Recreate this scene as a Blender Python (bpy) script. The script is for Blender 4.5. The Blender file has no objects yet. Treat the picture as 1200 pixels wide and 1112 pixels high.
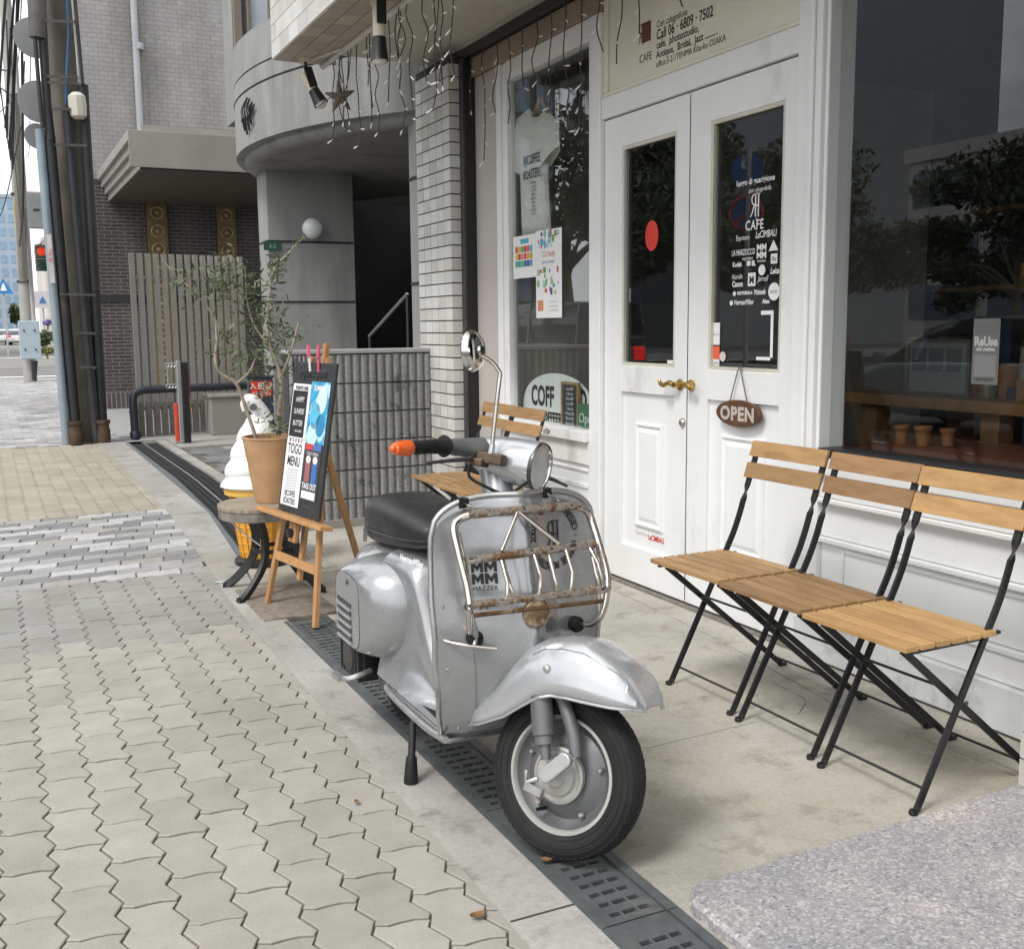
import bpy, bmesh, math, random
from mathutils import Vector, Matrix, Euler
random.seed(7)
SC = bpy.context.scene
COL = SC.collection
R = math.radians

# ------------------------------------------------------------------ camera
CAM_H = 1.32
FPX, CXP, CYP = 1260.0, 600.0, 556.0          # focal length and centre in pixels of a 1200 wide picture
PITCH, ROLL, YAW = math.atan(174 / FPX), R(0.57), R(25.85)
_fw = Vector((math.sin(YAW) * math.cos(PITCH), math.cos(YAW) * math.cos(PITCH), -math.sin(PITCH)))
_r0 = Vector((math.cos(YAW), -math.sin(YAW), 0)); _u0 = _r0.cross(_fw)
_rt = math.cos(ROLL) * _r0 - math.sin(ROLL) * _u0
_up = math.sin(ROLL) * _r0 + math.cos(ROLL) * _u0
cam_d = bpy.data.cameras.new('camera'); cam = bpy.data.objects.new('camera', cam_d); COL.objects.link(cam)
cam_d.sensor_fit = 'HORIZONTAL'; cam_d.sensor_width = 36.0; cam_d.lens = FPX / 1200 * 36
cam_d.clip_start = 0.05; cam_d.clip_end = 3000
_m = Matrix((( _rt.x, _up.x, -_fw.x, 0), (_rt.y, _up.y, -_fw.y, 0), (_rt.z, _up.z, -_fw.z, CAM_H), (0, 0, 0, 1)))
cam.matrix_world = _m
SC.camera = cam

# ------------------------------------------------------------------ sky and light
SUN_EL, SUN_AZ = R(54), R(246)       # bright overcast: the sun sits behind cloud, over the street
w = bpy.data.worlds.new('World'); SC.world = w; w.use_nodes = True
nt = w.node_tree; nt.nodes.clear()
out = nt.nodes.new('ShaderNodeOutputWorld')
sky = nt.nodes.new('ShaderNodeTexSky'); sky.sky_type = 'NISHITA'; sky.sun_disc = False
sky.sun_elevation = SUN_EL; sky.sun_rotation = SUN_AZ; sky.air_density = 1.0; sky.dust_density = 2.5; sky.ozone_density = 1.0
bg1 = nt.nodes.new('ShaderNodeBackground'); bg1.inputs['Strength'].default_value = 0.10
nt.links.new(sky.outputs[0], bg1.inputs['Color'])
bg2 = nt.nodes.new('ShaderNodeBackground'); bg2.inputs['Strength'].default_value = 1.05     # the cloud layer
tc = nt.nodes.new('ShaderNodeTexCoord'); mp = nt.nodes.new('ShaderNodeMapping'); mp.inputs['Scale'].default_value = (1, 1, 2.2)
ns = nt.nodes.new('ShaderNodeTexNoise'); ns.inputs['Scale'].default_value = 2.6; ns.inputs['Detail'].default_value = 7; ns.inputs['Roughness'].default_value = .6
cr = nt.nodes.new('ShaderNodeValToRGB')
cr.color_ramp.elements[0].position = .30; cr.color_ramp.elements[0].color = (.58, .60, .63, 1)
cr.color_ramp.elements[1].position = .62; cr.color_ramp.elements[1].color = (1.09, 1.10, 1.11, 1)
nt.links.new(tc.outputs['Generated'], mp.inputs[0]); nt.links.new(mp.outputs[0], ns.inputs['Vector'])
nt.links.new(ns.outputs['Fac'], cr.inputs[0]); nt.links.new(cr.outputs[0], bg2.inputs['Color'])
mr = nt.nodes.new('ShaderNodeMapRange'); mr.inputs['From Min'].default_value = .28; mr.inputs['From Max'].default_value = .48
mr.inputs['To Min'].default_value = .55; mr.inputs['To Max'].default_value = 1.0
nt.links.new(ns.outputs['Fac'], mr.inputs[0])
mx = nt.nodes.new('ShaderNodeMixShader')
nt.links.new(mr.outputs[0], mx.inputs[0]); nt.links.new(bg1.outputs[0], mx.inputs[1]); nt.links.new(bg2.outputs[0], mx.inputs[2])
nt.links.new(mx.outputs[0], out.inputs[0])
sun_d = bpy.data.lights.new('sun', 'SUN'); sun_d.energy = 1.4; sun_d.angle = R(16); sun_d.color = (1, .965, .92)
sun = bpy.data.objects.new('sun', sun_d); COL.objects.link(sun)
# direction towards the sun; the Sky Texture's rotation turns clockwise from +Y seen from above
_s = Vector((math.sin(SUN_AZ) * math.cos(SUN_EL), math.cos(SUN_AZ) * math.cos(SUN_EL), math.sin(SUN_EL)))
sun.rotation_euler = (-_s).to_track_quat('-Z', 'Y').to_euler(); sun.location = _s * 60
SC.view_settings.view_transform = 'Standard'; SC.view_settings.look = 'None'
SC.view_settings.exposure = 0.80; SC.view_settings.gamma = 1
SC.render.engine = 'CYCLES'
SC.cycles.use_denoising = True
SC.cycles.max_bounces = 8; SC.cycles.transparent_max_bounces = 12; SC.cycles.caustics_reflective = False; SC.cycles.caustics_refractive = False

# ------------------------------------------------------------------ helpers: points seen at a pixel of the photograph, on a plane of the place
C0 = Vector((0, 0, CAM_H))
def _ray(px, py): return _fw + _rt * ((px - CXP) / FPX) - _up * ((py - CYP) / FPX)
def on_z(px, py, z=0.): d = _ray(px, py); return C0 + d * ((z - CAM_H) / d.z)
def on_x(px, py, x): d = _ray(px, py); return C0 + d * (x / d.x)
def on_y(px, py, y): d = _ray(px, py); return C0 + d * (y / d.y)
def proj(p):
    v = Vector(p) - C0; z = v.dot(_fw)
    return (CXP + FPX * v.dot(_rt) / z, CYP - FPX * v.dot(_up) / z, z)

# ------------------------------------------------------------------ helpers: materials
MATS = {}
def _new(name):
    m = bpy.data.materials.new(name); m.use_nodes = True
    return m, m.node_tree, m.node_tree.nodes['Principled BSDF']
def _coords(t, kind='Object', scale=(1, 1, 1)):
    c = t.nodes.new('ShaderNodeTexCoord'); p = t.nodes.new('ShaderNodeMapping'); p.inputs['Scale'].default_value = scale
    t.links.new(c.outputs[kind], p.inputs[0]); return p.outputs[0]
def _noise(t, vec, scale, detail=5, rough=.6):
    n = t.nodes.new('ShaderNodeTexNoise'); n.inputs['Scale'].default_value = scale; n.inputs['Detail'].default_value = detail; n.inputs['Roughness'].default_value = rough
    t.links.new(vec, n.inputs['Vector']); return n.outputs['Fac']
def _ramp(t, fac, stops):
    r = t.nodes.new('ShaderNodeValToRGB'); e = r.color_ramp.elements
    while len(e) < len(stops): e.new(.5)
    for k, (p, c) in enumerate(stops):
        e[k].position = p; e[k].color = (*c, 1) if len(c) == 3 else c
    t.links.new(fac, r.inputs[0]); return r.outputs[0]
def _mix(t, fac, a, b, mode='MIX'):
    m = t.nodes.new('ShaderNodeMix'); m.data_type = 'RGBA'; m.blend_type = mode
    for inp, v in ((m.inputs[0], fac), (m.inputs[6], a), (m.inputs[7], b)):
        if isinstance(v, (int, float)): inp.default_value = v
        elif isinstance(v, tuple): inp.default_value = (*v, 1)
        else: t.links.new(v, inp)
    return m.outputs[2]
def _bump(t, bsdf, h, strength, dist=.01):
    b = t.nodes.new('ShaderNodeBump'); b.inputs['Strength'].default_value = strength; b.inputs['Distance'].default_value = dist
    t.links.new(h, b.inputs['Height']); t.links.new(b.outputs[0], bsdf.inputs['Normal'])
def mul(c, k): return tuple(max(0, x * k) for x in c)
def M(name, col=None, rough=.5, metal=0, var=.10, vs=6, bump=0, bs=80, bd=.004, coat=0, dirt=None, stretch=(1, 1, 1), rvar=.08, emit=None, spec=.5):
    """plain painted / cast / moulded material with tonal variation, optional dirt (colour, low, high, scale, stretch) and bump"""
    if name in MATS: return MATS[name]
    m, t, b = _new(name)
    v = _coords(t, 'Object', stretch)
    n1 = _noise(t, v, vs)
    c = _ramp(t, n1, [(.3, mul(col, 1 - var)), (.7, mul(col, 1 + var))])
    if dirt:
        dc, lo, hi, ds, dst = dirt
        n2 = _noise(t, _coords(t, 'Object', dst), ds, 8, .65)
        f = _ramp(t, n2, [(lo, (0, 0, 0)), (hi, (1, 1, 1))])
        c = _mix(t, f, c, dc)
    t.links.new(c, b.inputs['Base Color'])
    rr = _ramp(t, _noise(t, v, vs * 3), [(.3, (max(.02, rough - rvar),) * 3), (.7, (min(1, rough + rvar),) * 3)])
    t.links.new(rr, b.inputs['Roughness'])
    b.inputs['Metallic'].default_value = metal; b.inputs['Coat Weight'].default_value = coat
    b.inputs['Specular IOR Level'].default_value = spec
    if emit: b.inputs['Emission Color'].default_value = (*emit[0], 1); b.inputs['Emission Strength'].default_value = emit[1]
    if bump: _bump(t, b, _noise(t, v, bs, 6), bump, bd)
    MATS[name] = m; return m
def piece_mat(name, stops, rough=.75, island=False, var=.1, vs=14, bump=.3, bs=160, speck=None, metal=0, constant=False):
    """pieces laid side by side: each takes its own tone from the ramp"""
    m, t, b = _new(name)
    if island: g = t.nodes.new('ShaderNodeNewGeometry'); rnd = g.outputs['Random Per Island']
    else: g = t.nodes.new('ShaderNodeObjectInfo'); rnd = g.outputs['Random']
    c = _ramp(t, rnd, stops)
    if constant: c.node.color_ramp.interpolation = 'CONSTANT'
    gp = t.nodes.new('ShaderNodeNewGeometry').outputs['Position']
    n = _noise(t, gp, vs, 6)
    k = _ramp(t, n, [(.3, (1 - var,) * 3), (.7, (1 + var * .6,) * 3)])
    c = _mix(t, 1.0, c, k, 'MULTIPLY')
    n3 = _noise(t, gp, 2.1, 5)
    c = _mix(t, 1.0, c, _ramp(t, n3, [(.32, (.86, .85, .83)), (.6, (1, 1, 1))]), 'MULTIPLY')
    nf = _noise(t, gp, 420, 2)
    c = _mix(t, 1.0, c, _ramp(t, nf, [(.32, (.80, .80, .80)), (.55, (1.02, 1.02, 1.02))]), 'MULTIPLY')
    if speck:
        ns_ = _noise(t, gp, 9, 9, .75)
        c = _mix(t, _ramp(t, ns_, [(speck[1], (0, 0, 0)), (speck[1] + .06, (1, 1, 1))]), c, speck[0])
    t.links.new(c, b.inputs['Base Color']); b.inputs['Roughness'].default_value = rough; b.inputs['Metallic'].default_value = metal
    _bump(t, b, _noise(t, gp, bs, 5), bump, .003)
    MATS[name] = m; return m
def brick_mat(name, c1, c2, mortar, bw, bh, gap, rough=.6, rot=None, bump=.5, offset=.5, mapping='xz', bias=0, flip=False):
    """coursed small tiles or bricks too far off to pick apart"""
    m, t, b = _new(name)
    c = t.nodes.new('ShaderNodeTexCoord'); sp = t.nodes.new('ShaderNodeSeparateXYZ'); cb = t.nodes.new('ShaderNodeCombineXYZ')
    t.links.new(c.outputs['Object'], sp.inputs[0])
    t.links.new(sp.outputs[mapping[0].upper()], cb.inputs[0]); t.links.new(sp.outputs[mapping[1].upper()], cb.inputs[1])
    br = t.nodes.new('ShaderNodeTexBrick'); t.links.new(cb.outputs[0], br.inputs['Vector'])
    br.offset = offset
    br.inputs['Color1'].default_value = (*c1, 1); br.inputs['Color2'].default_value = (*c2, 1); br.inputs['Mortar'].default_value = (*mortar, 1)
    br.inputs['Scale'].default_value = 1; br.inputs['Brick Width'].default_value = bw; br.inputs['Row Height'].default_value = bh
    br.inputs['Mortar Size'].default_value = gap; br.inputs['Bias'].default_value = bias; br.inputs['Mortar Smooth'].default_value = .2
    n = _noise(t, c.outputs['Object'], 1.3, 7)
    cc = _mix(t, 1.0, br.outputs['Color'], _ramp(t, n, [(.3, (.82, .82, .82)), (.7, (1.05, 1.05, 1.05))]), 'MULTIPLY')
    st_n = _noise(t, _coords(t, 'Object', (1, 1, .12)), 2.2, 8, .7)
    cc = _mix(t, 1.0, cc, _ramp(t, st_n, [(.36, (.72, .71, .69)), (.56, (1, 1, 1))]), 'MULTIPLY')
    t.links.new(cc, b.inputs['Base Color']); b.inputs['Roughness'].default_value = rough
    inv = t.nodes.new('ShaderNodeMath'); inv.operation = 'SUBTRACT'; inv.inputs[0].default_value = 1; t.links.new(br.outputs['Fac'], inv.inputs[1])
    _bump(t, b, inv.outputs[0], bump, .006)
    MATS[name] = m; return m
def wood_mat(name, col, dark, rough=.5, scale=18, axis=(1, 12, 12), var=.15):
    m, t, b = _new(name)
    oi = t.nodes.new('ShaderNodeObjectInfo')
    c = t.nodes.new('ShaderNodeTexCoord'); ad = t.nodes.new('ShaderNodeVectorMath'); ad.operation = 'ADD'
    sc = t.nodes.new('ShaderNodeVectorMath'); sc.operation = 'SCALE'; sc.inputs[0].default_value = (7, 5, 3); t.links.new(oi.outputs['Random'], sc.inputs['Scale'])
    t.links.new(c.outputs['Object'], ad.inputs[0]); t.links.new(sc.outputs[0], ad.inputs[1])
    mp_ = t.nodes.new('ShaderNodeMapping'); mp_.inputs['Scale'].default_value = axis; t.links.new(ad.outputs[0], mp_.inputs[0])
    n = _noise(t, mp_.outputs[0], scale * .35, 8, .7)
    cc = _ramp(t, n, [(.28, dark), (.52, col), (.75, mul(col, 1.18))])
    tone = _ramp(t, oi.outputs['Random'], [(0, (1 - var,) * 3), (1, (1 + var,) * 3)])
    cc = _mix(t, 1.0, cc, tone, 'MULTIPLY')
    t.links.new(cc, b.inputs['Base Color']); b.inputs['Roughness'].default_value = rough
    _bump(t, b, n, .15, .002)
    MATS[name] = m; return m
def rust_chrome(name, amount=.5, scale=9):
    m, t, b = _new(name)
    v = _coords(t, 'Object')
    n = _noise(t, v, scale, 9, .72)
    f = _ramp(t, n, [(amount - .06, (0, 0, 0)), (amount + .10, (1, 1, 1))])
    nr = _noise(t, v, 55, 6)
    rustc = _ramp(t, nr, [(.3, (.085, .042, .018)), (.55, (.17, .095, .042)), (.75, (.27, .17, .085))])
    t.links.new(_mix(t, f, (.66, .62, .56), rustc), b.inputs['Base Color'])
    inv = t.nodes.new('ShaderNodeMath'); inv.operation = 'SUBTRACT'; inv.inputs[0].default_value = 1; t.links.new(f, inv.inputs[1])
    mt = t.nodes.new('ShaderNodeMath'); mt.operation = 'MULTIPLY_ADD'; mt.inputs[1].default_value = .65; mt.inputs[2].default_value = .35; t.links.new(inv.outputs[0], mt.inputs[0]); t.links.new(mt.outputs[0], b.inputs['Metallic'])
    t.links.new(_ramp(t, f, [(0, (.20,) * 3), (1, (.58,) * 3)]), b.inputs['Roughness'])
    _bump(t, b, nr, .25, .001)
    MATS[name] = m; return m
def glass_mat(name, tint=(1, 1, 1), ior=1.5, rough=0.0, base=.0, gain=1.0):
    """thin window pane: mirror reflection by Fresnel, otherwise see through"""
    m = bpy.data.materials.new(name); m.use_nodes = True; t = m.node_tree; t.nodes.clear()
    o = t.nodes.new('ShaderNodeOutputMaterial'); mx_ = t.nodes.new('ShaderNodeMixShader')
    tr = t.nodes.new('ShaderNodeBsdfTransparent'); tr.inputs[0].default_value = (*tint, 1)
    gl = t.nodes.new('ShaderNodeBsdfGlossy'); gl.inputs['Roughness'].default_value = rough; gl.inputs[0].default_value = (.95, .97, 1, 1)
    fr = t.nodes.new('ShaderNodeFresnel'); ge = t.nodes.new('ShaderNodeNewGeometry')
    io = t.nodes.new('ShaderNodeMapRange'); io.inputs['To Min'].default_value = ior; io.inputs['To Max'].default_value = 1 / ior
    t.links.new(ge.outputs['Backfacing'], io.inputs[0]); t.links.new(io.outputs[0], fr.inputs[0])
    mm = t.nodes.new('ShaderNodeMath'); mm.operation = 'MULTIPLY_ADD'; mm.inputs[1].default_value = gain; mm.inputs[2].default_value = base; mm.use_clamp = True
    t.links.new(fr.outputs[0], mm.inputs[0]); t.links.new(mm.outputs[0], mx_.inputs[0])
    t.links.new(tr.outputs[0], mx_.inputs[1]); t.links.new(gl.outputs[0], mx_.inputs[2]); t.links.new(mx_.outputs[0], o.inputs[0])
    MATS[name] = m; return m

# ------------------------------------------------------------------ helpers: meshes and objects
class MB:
    def __init__(s): s.v = []; s.f = []
    def add(s, vs, fs):
        o = len(s.v); s.v += [tuple(p) for p in vs]; s.f += [tuple(i + o for i in f) for f in fs]; return s
    def box(s, x0, x1, y0, y1, z0, z1):
        x0, x1 = min(x0, x1), max(x0, x1); y0, y1 = min(y0, y1), max(y0, y1); z0, z1 = min(z0, z1), max(z0, z1)
        return s.add([(x0,y0,z0),(x1,y0,z0),(x1,y1,z0),(x0,y1,z0),(x0,y0,z1),(x1,y0,z1),(x1,y1,z1),(x0,y1,z1)],
                     [(0,3,2,1),(4,5,6,7),(0,1,5,4),(1,2,6,5),(2,3,7,6),(3,0,4,7)])
    def bar(s, a, b, wd, th, up=(0, 0, 1)):
        """rectangular bar from a to b"""
        a, b = Vector(a), Vector(b); d = (b - a).normalized(); u = Vector(up); sd = d.cross(u)
        if sd.length < 1e-4: sd = d.cross(Vector((1, 0, 0)))
        sd.normalize(); u = sd.cross(d).normalized(); sd *= wd / 2; u *= th / 2
        vs = [a - sd - u, a + sd - u, a + sd + u, a - sd + u, b - sd - u, b + sd - u, b + sd + u, b - sd + u]
        return s.add(vs, [(0,1,2,3),(7,6,5,4),(0,4,5,1),(1,5,6,2),(2,6,7,3),(3,7,4,0)])
    def tube(s, pts, r, seg=8, closed=False, caps=True):
        pts = [Vector(p) for p in pts]; n = len(pts); rs = r if isinstance(r, (list, tuple)) else [r] * n
        vs, fs = [], []
        tan = []
        for i in range(n):
            a = pts[(i - 1) % n] if (i > 0 or closed) else pts[i]; b = pts[(i + 1) % n] if (i < n - 1 or closed) else pts[i]
            tan.append((b - a).normalized())
        u = tan[0].orthogonal().normalized()
        for i in range(n):
            u = (u - tan[i] * u.dot(tan[i])); u = u.normalized() if u.length > 1e-6 else tan[i].orthogonal().normalized()
            w_ = tan[i].cross(u)
            for k in range(seg):
                a = 2 * math.pi * k / seg
                vs.append(pts[i] + (u * math.cos(a) + w_ * math.sin(a)) * rs[i])
        for i in range(n - 1 + (1 if closed else 0)):
            j = (i + 1) % n
            for k in range(seg):
                fs.append((i*seg+k, i*seg+(k+1)%seg, j*seg+(k+1)%seg, j*seg+k))
        if caps and not closed:
            fs.append(tuple(range(seg))[::-1]); fs.append(tuple((n-1)*seg + k for k in range(seg)))
        return s.add(vs, fs)
    def lathe(s, prof, c=(0, 0, 0), axis=(0, 0, 1), seg=24, caps=True):
        """prof: list of (radius, height along axis)"""
        c = Vector(c); ax = Vector(axis).normalized(); u = ax.orthogonal().normalized(); w_ = ax.cross(u)
        vs, fs = [], []
        for (r, h) in prof:
            for k in range(seg):
                a = 2 * math.pi * k / seg; vs.append(c + ax * h + (u * math.cos(a) + w_ * math.sin(a)) * max(r, 1e-5))
        for i in range(len(prof) - 1):
            for k in range(seg):
                fs.append((i*seg+k, i*seg+(k+1)%seg, (i+1)*seg+(k+1)%seg, (i+1)*seg+k))
        if caps: fs.append(tuple(range(seg))[::-1]); fs.append(tuple((len(prof)-1)*seg + k for k in range(seg)))
        return s.add(vs, fs)
    def ball(s, c, r, seg=14, rings=8, sc=(1, 1, 1)):
        c = Vector(c); vs, fs = [], []
        for i in range(rings + 1):
            th = math.pi * i / rings
            for k in range(seg):
                a = 2 * math.pi * k / seg
                vs.append((c.x + r*sc[0]*math.sin(th)*math.cos(a), c.y + r*sc[1]*math.sin(th)*math.sin(a), c.z + r*sc[2]*math.cos(th)))
        for i in range(rings):
            for k in range(seg): fs.append((i*seg+k, (i+1)*seg+k, (i+1)*seg+(k+1)%seg, i*seg+(k+1)%seg))
        return s.add(vs, fs)
    def prism(s, poly, fn, h0, h1):
        """poly: 2-D outline (counter clockwise), fn(u, v, h) -> point"""
        n = len(poly); vs = [fn(u, v, h0) for u, v in poly] + [fn(u, v, h1) for u, v in poly]
        fs = [tuple(range(n))[::-1], tuple(range(n, 2*n))] + [(i, (i+1)%n, n+(i+1)%n, n+i) for i in range(n)]
        return s.add(vs, fs)
    def grid(s, rows, close_u=False, close_v=False, caps=False):
        """rows: list of equal-length lists of points"""
        m_, n = len(rows), len(rows[0]); vs = [p for r_ in rows for p in r_]; fs = []
        for i in range(m_ - 1 + (1 if close_v else 0)):
            for k in range(n - 1 + (1 if close_u else 0)):
                fs.append((i*n+k, i*n+(k+1)%n, ((i+1)%m_)*n+(k+1)%n, ((i+1)%m_)*n+k))
        if caps: fs.append(tuple(range(n))[::-1]); fs.append(tuple((m_-1)*n + k for k in range(n)))
        return s.add(vs, fs)
    def map(s, fn): s.v = [tuple(fn(Vector(p))) for p in s.v]; return s
    def mesh(s, name, mat=None, smooth=0, fix=True):
        me = bpy.data.meshes.new(name); me.from_pydata(s.v, [], s.f); me.validate()
        if fix:
            bm = bmesh.new(); bm.from_mesh(me); bmesh.ops.recalc_face_normals(bm, faces=bm.faces); bm.to_mesh(me); bm.free()
        if mat: me.materials.append(mat)
        if smooth:
            me.shade_smooth(); me.set_sharp_from_angle(angle=R(smooth))
        return me
    def build(s, name, mat, parent=None, smooth=0, bev=0, loc=None, sub=0, solid=0, fix=True):
        o = bpy.data.objects.new(name, s.mesh(name, mat, smooth, fix)); COL.objects.link(o)
        if parent: o.parent = parent
        if loc: o.location = loc
        if solid:
            md = o.modifiers.new('solid', 'SOLIDIFY'); md.thickness = solid; md.offset = -1
        if bev:
            md = o.modifiers.new('bevel', 'BEVEL'); md.width = bev; md.segments = 2; md.limit_method = 'ANGLE'; md.angle_limit = R(40)
        if sub:
            md = o.modifiers.new('sub', 'SUBSURF'); md.levels = sub; md.render_levels = sub
        return o
def inst(name, me, parent, loc=(0, 0, 0), rot=(0, 0, 0), scale=(1, 1, 1)):
    o = bpy.data.objects.new(name, me); COL.objects.link(o); o.parent = parent; o.location = loc; o.rotation_euler = rot; o.scale = scale; return o
def thing(name, label, cat, loc=(0, 0, 0), rz=0, group=None):
    o = bpy.data.objects.new(name, None); COL.objects.link(o); o.empty_display_size = .1
    o.location = loc; o.rotation_euler = (0, 0, rz); o['label'] = label; o['category'] = cat
    if group: o['group'] = group
    return o
def tag(o, label, cat, group=None):
    o['label'] = label; o['category'] = cat
    if group: o['group'] = group
    return o
def struct(o, label=None):
    o['kind'] = 'structure'
    if label: o['label'] = label
    return o
def copy_tree(o, parent=None):
    c = o.copy(); COL.objects.link(c); c.parent = parent
    for ch in list(o.children): copy_tree(ch, c)
    return c
def smooth_path(pts, n=6, closed=False):
    pts = [Vector(p) for p in pts]; res = []
    m_ = len(pts); rng = range(m_ if closed else m_ - 1)
    for i in rng:
        p1, p2 = pts[i], pts[(i+1) % m_]
        p0 = pts[(i-1) % m_] if (closed or i > 0) else p1 * 2 - p2
        p3 = pts[(i+2) % m_] if (closed or i < m_ - 2) else p2 * 2 - p1
        for k in range(n):
            t_ = k / n
            res.append(.5 * ((2*p1) + (p2-p0)*t_ + (2*p0-5*p1+4*p2-p3)*t_*t_ + (3*p1-p0-3*p2+p3)*t_**3))
    if not closed: res.append(pts[-1])
    return res
def interp(tab, x):
    for (a, va), (b, vb) in zip(tab, tab[1:]):
        if x <= b:
            t_ = 0 if b == a else max(0, (x - a) / (b - a)); return va + (vb - va) * t_
    return tab[-1][1]
_fcache = {}
def text2d(s, size=1.0, align='CENTER', bold=0.0, shear=0.0, space=1.0):
    cu = bpy.data.curves.new('t', 'FONT'); cu.body = s; cu.size = size; cu.align_x = align; cu.offset = bold; cu.shear = shear; cu.space_character = space
    cu.resolution_u = 3
    ob = bpy.data.objects.new('t', cu); COL.objects.link(ob)
    me = bpy.data.meshes.new_from_object(ob)
    vs = [(p.co.x, p.co.y) for p in me.vertices]; fs = [tuple(q.vertices) for q in me.polygons]
    bpy.data.objects.remove(ob); bpy.data.curves.remove(cu); bpy.data.meshes.remove(me)
    return vs, fs
def letters(name, s, size, fn, mat, parent, align='CENTER', bold=0.0, sx=1.0, shear=0.0, space=1.0):
    """flat print: fn(u, v) -> point on the surface that carries it"""
    vs, fs = text2d(s, size, align, bold, shear, space)
    b = MB(); b.add([fn(u * sx, v) for u, v in vs], fs)
    return b.build(name, mat, parent, fix=False)
def face_x(y0, z0, x): return lambda u, v: (x, y0 - u, z0 + v)       # print on a face looking at the street (-X)
def face_y(x0, z0, y): return lambda u, v: (x0 + u, y, z0 + v)       # print on a face looking at -Y

# ================================================================== THE SETTING: ground, pavements, drain
ASPH = M('asphalt', (.055, .055, .057), .85, var=.25, vs=3, bump=.5, bs=220)
def concrete_mat(name, base, stain, warm, rough=.85):
    m, t, b = _new(name)
    gp = t.nodes.new('ShaderNodeNewGeometry').outputs['Position']
    c = _ramp(t, _noise(t, gp, 1.7, 8, .62), [(.30, mul(base, .74)), (.5, base), (.72, mul(base, 1.16))])
    c = _mix(t, _ramp(t, _noise(t, gp, .9, 7, .7), [(.44, (0, 0, 0)), (.62, (.85, .85, .85))]), c, warm)
    c = _mix(t, _ramp(t, _noise(t, gp, 5.5, 9, .75), [(.53, (0, 0, 0)), (.68, (.65, .65, .65))]), c, stain)
    c = _mix(t, 1.0, c, _ramp(t, _noise(t, gp, 60, 4), [(.3, (.90, .90, .90)), (.7, (1.06, 1.06, 1.06))]), 'MULTIPLY')
    c = _mix(t, 1.0, c, _ramp(t, _noise(t, gp, 300, 2), [(.28, (.70, .70, .70)), (.46, (1, 1, 1))]), 'MULTIPLY')
    t.links.new(c, b.inputs['Base Color']); b.inputs['Roughness'].default_value = rough
    _bump(t, b, _noise(t, gp, 90, 6, .7), .35, .004)
    MATS[name] = m; return m
CONC = concrete_mat('apron_concrete', (.425, .41, .36), (.17, .155, .12), (.37, .34, .265))
STRIP = concrete_mat('strip_concrete', (.37, .365, .34), (.13, .12, .10), (.29, .28, .245))
SAND = M('joint_sand', (.125, .108, .085), .95, var=.3, vs=40, bump=.4)
def flat(poly, z0, z1, name, mat, parent=None):
    return MB().prism(poly, lambda u, v, h: (u, v, h), z0, z1).build(name, mat, parent)
def sheet(poly, z, name, mat, parent=None):
    return MB().add([(u, v, z) for u, v in poly], [tuple(range(len(poly)))]).build(name, mat, parent)
struct(sheet([(-600, -400), (600, -400), (600, 1200), (-600, 1200)], -.14, 'ground', ASPH))
road = struct(sheet([(-12.2, -60), (-3.05, -60), (-3.05, 34), (-12.2, 34)], -.11, 'road', M('road_asphalt', (.065, .065, .068), .8, var=.18, vs=2, bump=.4, bs=200)))
WLINE = M('road_paint', (.72, .72, .70), .7, var=.12, vs=9)
for x in (-3.45, -7.6, -11.8):
    k = 0
    if x == -7.6:
        for k in range(12): sheet([(x-.07, -20+k*5), (x+.07, -20+k*5), (x+.07, -17.5+k*5), (x-.07, -17.5+k*5)], -.104, 'lane_line', WLINE, road)
    else: sheet([(x-.07, -60), (x+.07, -60), (x+.07, 34), (x-.07, 34)], -.104, 'lane_line', WLINE, road)
# own footway bed and kerb
EDGE = [(.955, -1.), (.96, 1.9), (.975, 3.4), (.98, 4.6), (.995, 5.36), (1.03, 5.95), (1.07, 6.85), (1.112, 7.95), (1.115, 13.45)]     # left edge of the concrete gutter strip
walk = struct(sheet([(-2.9, -30), (1.14, -30), (1.14, 13.45), (-2.9, 13.45)], -.008, 'footway', SAND))
kerb = struct(flat([(-3.05, -60), (-2.9, -60), (-2.9, 33), (-3.05, 33)], -.14, .012, 'kerb', STRIP))
struct(flat([(-17, -60), (-12.2, -60), (-12.2, 34), (-17, 34)], -.14, .0, 'far_footway', STRIP))
# pavers: wavy interlocking blocks
PL, PW, PS = .2355, .1245, -.026
def _zz(y):
    p = .1177; f = (y / p) % 1.0
    return .0245 * (f / .43 if f < .43 else (1 - f) / .57)
def paver_outline(g=.0028):
    yl0, yl1 = .03, .03 + PL
    def side(y0, y1, k):
        ys = [y0]; 
        for q in range(-8, 40):
            for fr in (0, .43):
                yy = (q + fr) * .1177
                if y0 + .002 < yy < y1 - .002: ys.append(yy)
        ys = sorted(ys) + [y1]
        return [(_zz(y) , y) for y in ys]
    left = [(x + g, y) for x, y in side(yl0, yl1, 0)]
    right = [(PW + x - g, y + PS) for x, y in side(yl0, yl1, 1)]
    bot = [(PW * .25 + .012, yl0 - .014), (PW * .5 + .012, yl0 - .012), (PW * .75 + .012, yl0 - .014)]
    top = [(PW * .25 + .012, yl1 - .014), (PW * .5 + .012, yl1 - .012), (PW * .75 + .012, yl1 - .014)]
    e = .0042
    poly = [(left[0][0], left[0][1] + e)] + [(x, y + e) for x, y in bot] + [(right[0][0], right[0][1] + e)] + right[1:-1] + [(right[-1][0], right[-1][1] - e)]
    poly += [(x, y - e) for x, y in top[::-1]] + [(left[-1][0], left[-1][1] - e)] + left[1:-1][::-1]
    cx_ = sum(p[0] for p in poly) / len(poly); cy_ = sum(p[1] for p in poly) / len(poly)
    return [(x - cx_, y - cy_) for x, y in poly], (cx_, cy_)
PAV, PAVC = paver_outline()
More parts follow.
